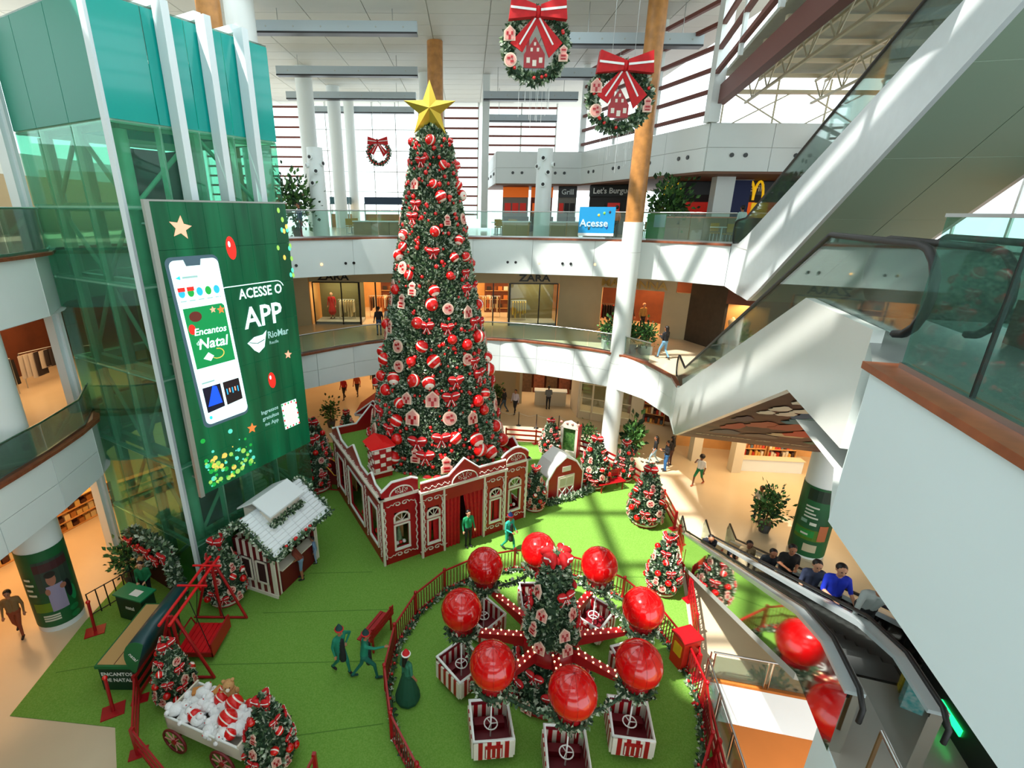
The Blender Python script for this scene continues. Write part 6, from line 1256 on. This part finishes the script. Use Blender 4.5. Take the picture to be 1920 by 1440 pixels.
for i in range(34):
    u, v = rd.uniform(.15, CL_ - .2), rd.uniform(.15, CW_ - .15); c = cp_(u, v, .72 + .24 * rd.random() + .12); t = thing('plush_toy', 'white plush toy heaped in the toy cart', 'plush toy', c - V(0, 0, .1), 'white plush toys in the cart'); s = rd.uniform(.15, .23)
    MB().ball(c, s, 10, 7, (1.1, .9, .85)).build('body', PLU, t); d = V(rd.uniform(-1, 1), rd.uniform(-1, 1), .5).normalized(); MB().ball(c + d * s * .95, s * .6, 8, 6).build('head', PLU, t)
    for k in range(3): e = V(rd.uniform(-1, 1), rd.uniform(-1, 1), rd.uniform(-.2, .4)).normalized(); MB().ball(c + e * s * 1.05, s * .35, 6, 5, (1, 1, 1)).build('paw', PLU, t)
    MB().ball(c + d * s * 1.5, s * .12, 6, 4).build('nose', REDL, t)
for u, v, z, s, lb in ((1.55, .78, 1.12, .24, 'large striped red candy ball on the cart, upper'), (1.68, .42, 1.1, .25, 'large striped red candy ball on the cart, middle'), (1.1, .8, 1.08, .2, 'striped red candy beside the teddy on the cart'), (.75, .25, .98, .18, 'small striped red candy at the front of the cart'), (.95, 1.0, 1.05, .15, 'red candy behind the plush on the cart'), (1.95, .2, 1.0, .15, 'red candy cracker at the near side of the cart'), (1.9, .95, 1.1, .13, 'plain red ball behind the big candy on the cart')):
    o = tag(MB().ball(cp_(u, v, z), s, 14, 10, (1, .9, 1.1)).build('candy_ball', stripes('candy_stripe', (214, 20, 20), (240, 226, 216), 2.2, 'DIAGONAL', .25, .8) if s > .14 else REDL), lb, 'candy', 'candies on the cart')
teddy(cp_(1.2, 1.0, .95), .62, 'sandy teddy bear sitting on top of the toy cart', .3); 
for u, v, a, lb in ((.35, .75, .3, 'tan gingerbread biscuit lying on the cart, left'), (.85, .95, 1.2, 'tan gingerbread biscuit lying on the cart, right')): tag(MB().box(cp_(u, v, 1.12), (.26, .2, .07), a).build('biscuit', mat('biscuit', (190, 124, 60), .8)), lb, 'biscuit')
# ---- sleigh behind the kiosk, stanchions
sp_, sd_, sn = frame3((-6.9, 21.6, .016), (1, -.1, 0)); t = thing('sleigh', 'dark red sleigh with golden rim behind the kiosk', 'sleigh', sp_(.6, .4, 0)); o_ = [(0, .35), (1.25, .35), (1.35, .6), (1.25, 1.0), (1.0, .85), (.4, .85), (.1, 1.25), (-.1, 1.3), (-.1, .6)]
for v in (0, .8): MB().prism([sp_(u, v, z) for u, z in o_], sn * .06).build('side', mat('sleigh_maroon', (100, 12, 18), .4), t); MB().path([sp_(u, v + .03, z) for u, z in o_[2:9]], .03, 5).build('gold_rim', mat('rim_gold', (206, 150, 40), .35, .6), t); MB().path([sp_(u, v + .03, z) for u, z in ((-.3, .3), (-.2, .08), (.2, .03), (1.2, .03), (1.5, .1), (1.6, .3))], .03, 5).build('runner', RED, t)
MB().boxp(sp_(0, .06, .35), sd_ * 1.25, sn * .74, (0, 0, .05)).build('floor', MATS['sleigh_maroon'], t); MB().boxp(sp_(-.1, .06, .35), sd_ * .06, sn * .74, (0, 0, .9)).build('back', MATS['sleigh_maroon'], t)
for u in (.2, 1.0):
    for v in (.03, .83): MB().tube(sp_(u, v, .03), sp_(u, v, .36), .02, 5).build('strut', RED, t)
stp = [(2.2, 29.9), (3.4, 29.7), (4.5, 29.3), (5.9, 29.1), (6.9, 28.2)]
for i, (x, y) in enumerate(stp):
    t = thing('stanchion', 'steel queue stanchion behind the fence, %s from left' % ('first', 'second', 'third', 'fourth', 'fifth')[i], 'stanchion', (x, y, 0), 'queue stanchions'); MB().lathe((x, y, 0), [(.16, 0), (.16, .02), (.03, .05), (.025, .98)], 12).build('pole', BLACK, t)
    if i < 4: a, b = Vector((x, y, .92)), Vector(stp[i + 1] + (.92,)); MB().path([a.lerp(b, k / 6) - V(0, 0, .15 * math.sin(PI * k / 6)) for k in range(7)], .012, 4).build('rope', GREYC, t)
# ---- column wraps (printed banners round the two round columns)
def wrap(x, y, r, z0, z1, label, kind):
    t = thing('column_wrap', label, 'poster', (x, y, z0)); m_ = MB(); m_.lathe((x, y, 0), [(r, z0), (r, z1)], 28, capb=False, capt=False); m_.build('sheet', mat('wrap_green', (8, 74, 38), .5, col2=(14, 96, 50), scale=.8), t)
    def pt(a, z, k=0): return V(x + (r + .006 + k * .004) * math.cos(a), y + (r + .006 + k * .004) * math.sin(a), z)
    def patch(a0, a1, za, zb, col, k=0, n=6):
        b = MB(); vs = []
        for i in range(n + 1): a = a0 + (a1 - a0) * i / n; vs += [pt(a, za, k), pt(a, zb, k)]
        b.add(vs, [[2 * i, 2 * i + 2, 2 * i + 3, 2 * i + 1] for i in range(n)]); b.build('print', mat('wrap_%d_%d_%d' % col, col, .5), t)
    return t, pt, patch
t, pt, patch = wrap(-13.75, 13.35, .645, .2, 3.05, 'green advertising wrap with a smiling boy on the left column', 0); a0 = math.atan2(-13.35, 13.75)
patch(a0 - .55, a0 + .9, 1.55, 2.7, (44, 60, 52)); patch(a0 - .55, a0 + .9, 2.3, 2.6, (66, 30, 34), 1); patch(a0 - 1.0, a0 + .3, .8, 1.15, (96, 128, 20), 1)
def blob(a, z, w, h, col, k=2):
    b = MB(); n = 16; b.add([pt(a, z, k)] + [pt(a + w * math.cos(2 * PI * i / n), z + h * math.sin(2 * PI * i / n), k) for i in range(n)], [[0, 1 + i, 1 + (i + 1) % n] for i in range(n)]); b.build('print', mat('wrap_%d_%d_%d' % col, col, .5), t)
patch(a0 - .25, a0 + .42, .78, 1.75, (150, 140, 170), 2); blob(a0 + .02, 1.98, .19, .24, (160, 104, 84), 3); blob(a0 + .02, 2.16, .22, .12, (30, 20, 18), 4); blob(a0 - .22, 1.55, .1, .12, (160, 104, 84), 3); blob(a0 + .4, 1.6, .14, .1, (160, 104, 84), 4); blob(a0 + .6, 1.4, .16, .35, (20, 24, 30), 3); blob(a0 + .75, 1.15, .16, .3, (20, 140, 80), 2)
for k in range(3): patch(a0 - .7, a0 - .02, .62 - k * .09, .68 - k * .09, (206, 210, 190), 3)
for z in (.62, .36): blob(a0 + .6, z, .22, .11, (16, 120, 66), 3)
for k, tx in enumerate(('Vem', 'viver', 'o seu', 'Natal')): patch(a0 - 1.1, a0 - .78 + .1 * (k % 2), 2.05 - k * .2, 2.13 - k * .2, (206, 210, 190), 3)
t, pt, patch = wrap(14.1, 17.2, .645, .1, 3.2, 'dark green advertising wrap with a gift card on the right column', 1); a0 = math.atan2(-17.2, -14.1)
patch(a0 - .6, a0 + .9, 2.6, 3.1, (6, 40, 22)); patch(a0 - .9, a0 + .7, .85, 1.35, (70, 110, 16), 1); patch(a0 - .9, a0 + .2, 1.0, 1.3, (24, 130, 50), 2)
for k, w in enumerate((.7, .45, .6, .75)): patch(a0 - .55, a0 - .55 + w, 2.3 - k * .15, 2.37 - k * .15, (200, 206, 190), 3)
patch(a0 - .65, a0 - .3, 1.6, 1.75, (120, 160, 140), 3); patch(a0 - .15, a0 + .2, 1.55, 1.68, (200, 206, 190), 3); patch(a0 + .4, a0 + .9, .9, 1.6, (176, 96, 56), 3); patch(a0 - .5, a0 - .1, 1.08, 1.16, (200, 206, 190), 4); patch(a0 - .2, a0 + .5, .35, .7, (190, 180, 150), 3)
# ================================================================== PEOPLE
import numpy as np
def person(loc, rz, label, top, bottom, skin=1, h=1.7, arms=None, legs=None, lean=0, hair='short', haircol=None, shoes=(30, 28, 30), skirt=None, apron=None, hat=None, sleeves=True, shorts=False, sit=False, cat_='person', name='person', bare=None, group=None):
    """one continuous remeshed body; arms / legs: ((elbow),(hand)) and ((knee),(ankle)) for left(-x) and right(+x), body frame x right, y forward"""
    k = h / 1.72; arms = arms or (((-.25, -.02, 1.13), (-.26, .1, .88)), ((.25, -.02, 1.13), (.26, .1, .88))); legs = legs or (((-.1, .03, .5), (-.1, 0, .09)), ((.1, .03, .5), (.1, 0, .09)))
    RL = Matrix.Rotation(-lean, 3, 'X'); piv = V(0, 0, .95)
    up = lambda p: piv + RL @ (Vector(p) - piv)
    P = []                                            # (a, b, ra, rb, tag)  tags 0 skin 1 top 2 bottom 3 shoes 4 apron
    def cap(a, b, ra, rb, tg): P.append((Vector(a), Vector(b), ra, rb, tg))
    for e in (-.05, .05): cap((e, 0, .96), up((e * 1.5, 0, 1.2)), .115, .105, 1); cap(up((e * 1.5, 0, 1.2)), up((e * 1.9, 0, 1.34)), .105, .11, 1)
    cap(up((-.15, 0, 1.41)), up((.15, 0, 1.41)), .07, .07, 1); cap((-.07, 0, .94), (.07, 0, .94), .12, .12, 2)
    cap(up((0, 0, 1.42)), up((0, .015, 1.54)), .055, .05, 0); hd = up((0, .03, 1.62)); cap(up((0, .025, 1.655)), up((0, .045, 1.57)), .092, .07, 0); cap(up((0, .03, 1.66)), up((0, .0, 1.66)), .095, .09, 0)
    cap(up((0, .12, 1.63)), up((0, .135, 1.605)), .016, .02, 0)
    for s in (-1, 1): cap(up((s * .09, .01, 1.62)), up((s * .098, .0, 1.64)), .018, .02, 0)
    for i, s in ((0, -1), (1, 1)):
        el, ha = arms[i]; sh = up((s * .19, 0, 1.4)); el, ha = up(el), up(ha); cap(sh, el, .058, .045, 1); cap(el, ha, .042, .03, 1 if sleeves else 0)
        d = (ha - el).normalized(); pm = ha + d * .06; cap(ha, pm, .03, .036, 0); sd = d.cross(V(0, 0, 1)); sd = sd.normalized() if sd.length > .1 else V(1, 0, 0); cu = sd.cross(d).normalized()
        for j, L in enumerate((.07, .08, .075, .06)): b0 = pm + sd * (-.03 + .02 * j); m1 = b0 + d * L * .55; cap(b0, m1, .0125, .0115, 0); cap(m1, m1 + (d - cu * .6).normalized() * L * .45, .0115, .01, 0)
        t0 = ha + d * .02 - sd * .03; cap(t0, t0 + (d - sd * .9).normalized() * .065, .014, .0115, 0)
        kn, an = [Vector(q) for q in legs[i]]; hp_ = V(s * .085, 0, .9); cap(hp_, kn, .088, .058, 2); cap(kn, an, .056, .038, 0 if (shorts or skirt) else 2); f = (an - kn).normalized(); ty = V(0, 1, 0)
        cap(an - V(0, .03, .03), an + ty * .14 - V(0, 0, .045), .045, .038, 3)
    if skirt: cap((0, 0, 1.0), (0, 0, skirt), .13, .13 + (1.0 - skirt) * .28, 2)
    if apron: cap(up((0, .1, 1.3)), (0, .13, .6), .07, .1, 4)
    mb = MB()
    for a, b, ra, rb, tg in P: mb.tube(a, b, ra, 10, rb); mb.ball(a, ra, 10, 6); mb.ball(b, rb, 10, 6)
    me = mb.mesh('tmp', [SNOW]); o = bpy.data.objects.new('tmp', me); COL.objects.link(o); md = o.modifiers.new('r', 'REMESH'); md.mode = 'VOXEL'; md.voxel_size = .017; sm = o.modifiers.new('s', 'SMOOTH'); sm.iterations = 2; sm.factor = .5
    bpy.context.view_layer.update(); m2 = bpy.data.meshes.new_from_object(o.evaluated_get(bpy.context.evaluated_depsgraph_get())); bpy.data.objects.remove(o, do_unlink=True); bpy.data.meshes.remove(me)
    n = len(m2.polygons); c = np.empty(n * 3); m2.polygons.foreach_get('center', c); c = c.reshape(-1, 3); best = np.full(n, 9.); idx = np.zeros(n, int)
    for a, b, ra, rb, tg in P:
        a, b = np.array(a), np.array(b); ab = b - a; t = np.clip((c - a) @ ab / max(ab @ ab, 1e-9), 0, 1); dd = np.linalg.norm(c - a - t[:, None] * ab, axis=1) - (ra + (rb - ra) * t); w = dd < best; best[w] = dd[w]; idx[w] = tg
    m2.materials.clear(); cm = lambda cl: mat('wear_%d_%d_%d' % cl, cl, .8)
    for q in (SKINS[skin], cm(top), cm(bottom), cm(shoes), cm(apron or top)): m2.materials.append(q)
    m2.polygons.foreach_set('material_index', idx.astype(np.int32)); m2.polygons.foreach_set('use_smooth', np.ones(n, bool)); m2.transform(Matrix.Scale(k, 4)); m2.update()
    po = bpy.data.objects.new(name, m2); COL.objects.link(po); tag(po, label, cat_, group)
    hc = mat('hair_%d_%d_%d' % haircol, haircol, .55) if haircol else HAIRD
    if hair:
        hb = MB(); hb.ball((hd + V(0, -.035, .055)) * k, .112 * k, 12, 8, (.95, 1, .95))
        if hair == 'long': hb.tube((hd + V(0, -.06, .03)) * k, (hd + V(0, -.12, -.28)) * k, .095 * k, 10, .06 * k); hb.ball((hd + V(0, -.12, -.28)) * k, .06 * k, 8, 6)
        if hair == 'bun': hb.ball((hd + V(0, -.13, .08)) * k, .05 * k, 8, 6)
        if hair == 'afro': hb.ball((hd + V(0, -.03, .07)) * k, .14 * k, 12, 8)
        hb.build('hair', hc, po)
    fb = MB()
    for s in (-1, 1): fb.ball((up((s * .035, .118, 1.655))) * k, .012 * k, 6, 4)
    fb.build('eyes', BLACK, po); MB().ball(up((0, .105, 1.565)) * k, .022 * k, 8, 4, (1.2, .4, .35)).build('mouth', mat('lips', (150, 70, 66), .5), po)
    if hat:
        ht = MB(); ht.lathe(up((0, -.0, 1.69)) * k, [(.118 * k, 0), (.1 * k, .06 * k), (.05 * k, .14 * k), (.012, .2 * k)], 12); ho = ht.build('hat', cm(hat), po); MB().path([(up((.118 * math.cos(t * PI / 6), .118 * math.sin(t * PI / 6), 1.7))) * k for t in range(12)], .022 * k, 6, True).build('hat_band', SNOW if hat[0] > 120 else cm((190, 30, 30)), po)
    po.location = loc; po.rotation_euler = (0, 0, rz); return po
ARM_OUT = (((-.24, .02, 1.14), (-.2, .16, .95)), ((.2, .26, 1.32), (.2, .56, 1.36))); HIP = (((-.42, -.02, 1.2), (-.2, .06, 1.02)), ((.24, -.02, 1.14), (.25, .1, .9))); PHONE = (((-.23, .02, 1.14), (-.09, .3, 1.22)), ((.23, .02, 1.14), (.1, .3, 1.22))); CARRY = (((-.23, .02, 1.13), (-.12, .28, 1.08)), ((.23, .02, 1.13), (.12, .28, 1.08)))
UPARM = (((-.25, -.02, 1.13), (-.26, .1, .88)), ((.27, .12, 1.24), (.12, .26, 1.5)))
WALK = (((-.09, .2, .52), (-.1, .26, .12)), ((.09, -.02, .5), (.1, -.26, .16))); LUNGE = (((-.1, -.1, .48), (-.1, -.38, .12)), ((.1, .28, .56), (.1, .34, .09))); RUN = (((-.09, .26, .6), (-.1, .05, .28)), ((.09, -.06, .5), (.1, -.2, .09)))
G_ = .018
person((-3.72, 11.3, G_), -2.2, 'person in green elf outfit and black apron, hand on hip, on the open turf', (14, 122, 96), (14, 110, 88), 1, 1.72, HIP, WALK, .1, apron=(20, 22, 24), hat=(12, 60, 60))
person((-2.95, 11.1, G_), -1.35, 'person in green elf outfit lunging and pointing towards the carousel', (14, 122, 96), (16, 100, 84), 1, 1.7, ARM_OUT, LUNGE, .12, apron=(22, 24, 26), hat=(12, 50, 52), shoes=(14, 60, 56))
person((-1.62, 10.45, G_), -.8, 'long haired woman in green dress and Santa hat inside the carousel fence', (40, 110, 84), (14, 76, 52), 1, 1.68, None, None, 0, 'long', skirt=.12, hat=(196, 24, 30), sleeves=False)
person((.1, 17.3, G_), 3.6, 'staff member in green shirt and black trousers at the house curtain', (20, 140, 90), (22, 22, 26), 0, 1.7, None, None, 0)
person((1.75, 17.05, G_), -2.4, 'person in turquoise elf outfit walking in front of the gingerbread house', (40, 170, 150), (30, 160, 130), 1, 1.72, CARRY, WALK, .08, apron=(40, 30, 30), hat=(30, 60, 120))
person((-6.15, 15.3, G_), 1.9, 'woman in denim shorts leaning on the kiosk counter', (130, 60, 44), (110, 140, 170), 1, 1.66, CARRY, None, .5, 'bun', (60, 30, 22), shorts=True, sleeves=False)
person((-5.9, 16.2, G_), 1.9, 'child in pale denim standing at the kiosk counter', (120, 150, 190), (140, 160, 190), 1, 1.2, None, None, .1)
person((-11.25, 14.15, 0.018), PI + .25, 'staff member in green shirt behind the reception desk', (16, 110, 66), (24, 30, 34), 0, 1.68, CARRY, None, .12)
person((-14.55, 12.65, 0), -2.6, 'person in tan top and rust trousers walking at far left', (128, 98, 58), (136, 62, 30), 1, 1.72, None, WALK, 0, bare=None)
person((10.4, 24.6, 0), 1.2, 'woman in black top and pale jeans walking right of the fence', (20, 20, 24), (150, 176, 186), 1, 1.66, None, WALK, 0, 'long', sleeves=False)
person((10.75, 23.85, 0), 1.5, 'person in black top and blue jeans, nearest of three by the fence', (18, 20, 26), (40, 96, 150), 1, 1.74, PHONE, None, 0)
person((11.2, 24.4, 0), .6, 'person in dark clothes partly hidden behind the blue jeans person', (26, 22, 24), (70, 40, 30), 1, 1.74, None, None, 0, 'long')
person((11.9, 22.4, 0), 2.2, 'woman in green shorts and white top taking a photo on the tan floor', (220, 216, 210), (24, 120, 74), 2, 1.66, UPARM, LUNGE, 0, 'afro', shorts=True, sleeves=False, shoes=(170, 80, 50))
person((13.2, 19.3, 0), 2.0, 'man in white shirt looking at his phone beside the potted tree', (212, 204, 194), (24, 24, 28), 1, 1.76, PHONE, None, .06)
person((2.6, 31.9, 0), 1.0, 'man in black shirt walking towards the jewellery shop', (24, 24, 28), (60, 80, 100), 1, 1.72, None, WALK, .05)
person((3.35, 31.75, 0), 2.6, 'person in lilac shirt and dark trousers walking near the jewellery shop', (200, 190, 206), (36, 36, 44), 1, 1.72, None, WALK, 0)
person((5.75, 32.55, 0), .1, 'customer in grey shirt standing at the jewellery counter', (110, 116, 120), (30, 34, 44), 1, 1.72, CARRY, None, .05)
person((-5.35, 29.6, L2), .4, 'person in dark top and jeans behind the second floor balustrade, left of a pair', (40, 36, 40), (60, 90, 130), 1, 1.72); person((-4.75, 29.6, L2), -.3, 'person in white top behind the second floor balustrade, right of a pair', (206, 210, 212), (50, 44, 44), 1, 1.74)
person((10.2, 24.85, L2), .5, 'woman in black jacket and light jeans by the second floor planters', (22, 24, 30), (110, 160, 196), 1, 1.7, PHONE, WALK, 0, 'long')
person((7.9, 27.9, L3), .3, 'waiter with orange vest behind the food court balustrade', (230, 120, 60), (40, 34, 34), 1, 1.7); person((12.9, 24.6, L3), .2, 'person in pale shirt near the salmon counter on the food court', (176, 210, 206), (30, 76, 110), 1, 1.7, CARRY, None, .1); person((-9.0, 28.0, L3), 2.2, 'person in navy shirt beside the food court ficus', (26, 44, 90), (40, 40, 48), 1, 1.72)
person((-9.0, 34.2, 0), 2.8, 'person in red shirt in the far left corridor, left one', (190, 30, 30), (40, 34, 34), 1, 1.72, None, WALK); person((-8.2, 35.0, 0), 3.0, 'person in orange shirt in the far left corridor, right one', (206, 90, 50), (60, 50, 50), 1, 1.72, None, WALK); person((-7.2, 36.5, 0), .2, 'person in dark clothes deep in the far left corridor', (50, 40, 40), (40, 40, 50), 1, 1.72)
# riders on the escalator lane nearer the camera wall
def rider(s, k, label, **kw):
    z = max(.02, min(6.0, (math.floor((s - 3.2) / .4) + .9) * .23)) if s > 3.2 else .02
    q = PA + DE * s + RE * k + V(0, 0, z + .02); return person(q, kw.pop('rz', math.atan2(DE.y, DE.x) - PI / 2), label, **kw)
rider(4.6, .5, 'man in dark jacket bending low at the foot of the escalator', top=(24, 28, 40), bottom=(20, 20, 26), arms=CARRY, lean=.6)
rider(5.6, 1.45, 'man in olive shirt riding the escalator, lowest of the riders', top=(150, 130, 96), bottom=(50, 40, 30), arms=CARRY, lean=.3, skin=2)
rider(7.6, 1.45, 'man in dark grey shirt reaching for the escalator handrail', top=(46, 50, 58), bottom=(30, 30, 36), arms=(((-.3, .2, 1.2), (-.5, .3, 1.0)), ((.24, 0, 1.13), (.24, .1, .9))), lean=.3)
rider(8.8, 1.45, 'man in black T-shirt looking at his phone on the escalator', top=(16, 16, 18), bottom=(18, 18, 20), arms=PHONE, lean=.15, sleeves=False)
rider(10.3, 1.4, 'man in navy and grey shirt on the escalator above the black T-shirt', top=(54, 64, 92), bottom=(26, 26, 30), arms=(((-.26, .16, 1.14), (-.4, .3, .94)), ((.24, .1, 1.13), (.2, .3, 1.0))), lean=.2, sleeves=False, skin=0)
rider(11.4, 1.36, 'man in bright blue T-shirt holding the escalator handrail', top=(20, 50, 200), bottom=(22, 22, 30), arms=(((-.26, .1, 1.14), (-.36, .26, .92)), ((.24, .1, 1.13), (.1, .3, 1.1))), lean=.12, sleeves=False, skin=0)
rider(12.5, 1.4, 'person in pale grey sweater leaning on the handrail at the escalator top', top=(160, 168, 168), bottom=(24, 24, 28), arms=(((-.34, .3, 1.25), (-.5, .4, 1.05)), ((.3, .25, 1.2), (.4, .5, 1.0))), lean=.45)
# mannequins in the fashion store window
MANS = [((9.55, 31.5), (30, 34, 44), (26, 26, 32), 'mannequin in dark navy suit, left in the fashion store window'), ((10.3, 31.1), (18, 18, 22), (20, 20, 24), 'mannequin in long black coat, middle in the fashion store window'), ((11.0, 30.75), (176, 136, 70), (30, 26, 28), 'mannequin in mustard top, right in the fashion store window')]
for (x, y), tp, bt, lb in MANS: person((x, y, L2 + .02), PI + .4, lb, tp, bt, 0, 1.85, hair=None, cat_='mannequin', name='mannequin')
person((-9.2, 33.6, L2 + .19), PI, 'mannequin in red dress in the left shop window', (190, 20, 26), (190, 20, 26), 0, 1.75, hair=None, skirt=.5, cat_='mannequin', name='mannequin')
# ---- things at the head of the escalator (second floor landing)
t = thing('escalator_sign', 'black end cap of the escalator with yellow warning strip and green light', 'escalator end', PA + DE * 14.6 + RE * 1.95 + V(0, 0, L2)); f = lambda s, k, z: PA + DE * s + RE * k + V(0, 0, L2 + z)
MB().boxp(f(13.6, 1.78, -.3), DE * 2.0, RE * .34, (0, 0, .85)).build('plinth', BLACK, t); MB().boxp(f(13.7, 1.82, .55), DE * 1.8, RE * .2, (0, 0, .03)).build('warning_strip', mat('warn_yellow', (176, 164, 20), .5), t); MB().boxp(f(14.2, 1.76, .2), DE * .5, RE * .03, (0, 0, .12)).build('green_light', mat('go_green', (20, 255, 110), emit=4), t)
for k in range(9): MB().boxp(f(13.78 + k * .19, 1.86, .582), DE * .09, RE * .12, (0, 0, .004)).build('pictogram', BLACK, t)
MB().boxp(f(13.6, 2.13, .5), DE * 2.0, RE * .08, (0, 0, .3)).build('steel_edge', STEEL, t)
t = thing('steel_railing', 'steel handrail with posts on the second floor landing at lower right', 'railing', (4.7, 3.2, L2)); a_, b_ = Vector((5.3, 4.5, L2)), Vector((4.3, 1.2, L2))
MB().tube(a_ + V(0, 0, 1.0), b_ + V(0, 0, 1.0), .03, 8).build('handrail', STEEL, t); 
for k in range(4): q = a_.lerp(b_, k / 3); MB().beam(q, q + V(0, 0, 1.0), .05, .02).build('post', mat('bronze_post', (120, 92, 60), .4, .4), t)
t = thing('shopping_basket', 'yellow and turquoise patterned bags beside the escalator head', 'bags', (5.55, 6.0, L2)); MB().boxp((5.75, 6.15, L2), (.22, 0, 0), (0, .16, 0), (0, 0, .42)).build('yellow_bag', mat('bag_yellow', (212, 190, 20), .7, col2=(120, 110, 20), scale=16), t); MB().boxp((5.72, 5.85, L2), (.26, 0, 0), (0, .18, 0), (0, 0, .45)).build('turquoise_bag', mat('bag_teal', (80, 180, 180), .7, col2=(180, 210, 210), scale=16), t)
# ---- newel and balustrades on the third floor landing seen through the near glass
t = thing('escalator_newel', 'curved black escalator handrail loop on the third floor landing', 'handrail', (6.4, 5.3, L3)); q = V(5.9, 6.0, L3)
t2 = thing('escalator', 'far escalator with glass sides beyond the third floor landing', 'escalator', (12, 9, L3)); PD_ = V(9.2, 5.6, 0); 
esc_glass(t, V(6.3, 7.4, 0), DE, [(-.5, 11.9), (.6, 11.9), (1.2, 11.9), (1.9, 11.9)], .95, GLASSR)
MB().boxp(V(6.2, 5.6, L3), DE * 1.6, RE * .5, (0, 0, .5)).build('newel_base', SHOPD, t); MB().boxp(V(6.7, 4.6, L3 + .2), DE * .3, RE * .03, (0, 0, .08)).build('green_light', MATS['go_green'], t)
DD = V(.5, .866, 0); RD = V(.866, -.5, 0)
for e in (0, 1.4): esc_glass(t2, PD_ + RD * e, DD, [(0, 11.85), (1.5, 11.85), (9, 15.6), (10, 15.6)], .95, GLASSR)
MB().prism(sz(PD_ + RD * 1.5, DD, [(0, 11.8), (1.5, 11.8), (9, 15.5), (10, 15.5), (10, 14.6), (9, 14.5), (1.6, 10.9), (0, 10.9)]), RD * .1).build('side_cladding', MATS['escalator_white'], t2); MB().prism(sz(PD_ - RD * .1, DD, [(0, 11.8), (1.5, 11.8), (9, 15.5), (10, 15.5), (10, 14.6), (9, 14.5), (1.6, 10.9), (0, 10.9)]), RD * .1).build('side_cladding', MATS['escalator_white'], t2); steps(t2, PD_, DD, RD, 1.4, [(0, 11.8), (1.5, 11.8), (9, 15.4), (10, 15.5)], 18)
t = thing('banner', 'blue shop sign with hedge seen through the near glass at the right edge', 'sign', (15.5, 9.5, L3)); MB().boxp((13.4, 8.9, 13.0), (7, -3, 0), (0, .1, 0), (0, 0, .35)).build('sheet', mat('banner_sea', (16, 90, 150), .5), t); lettering('ARTWALK', .3, SNOW, t, (15.6, 7.85, 13.18), (7, -3, 0), (0, 0, 1), name='sign_letters', ext=.01); MB().boxp((13.4, 9.2, 12.2), (7, -3, 0), (0, .2, 0), (0, 0, .8)).build('hedge', LEAF, t)
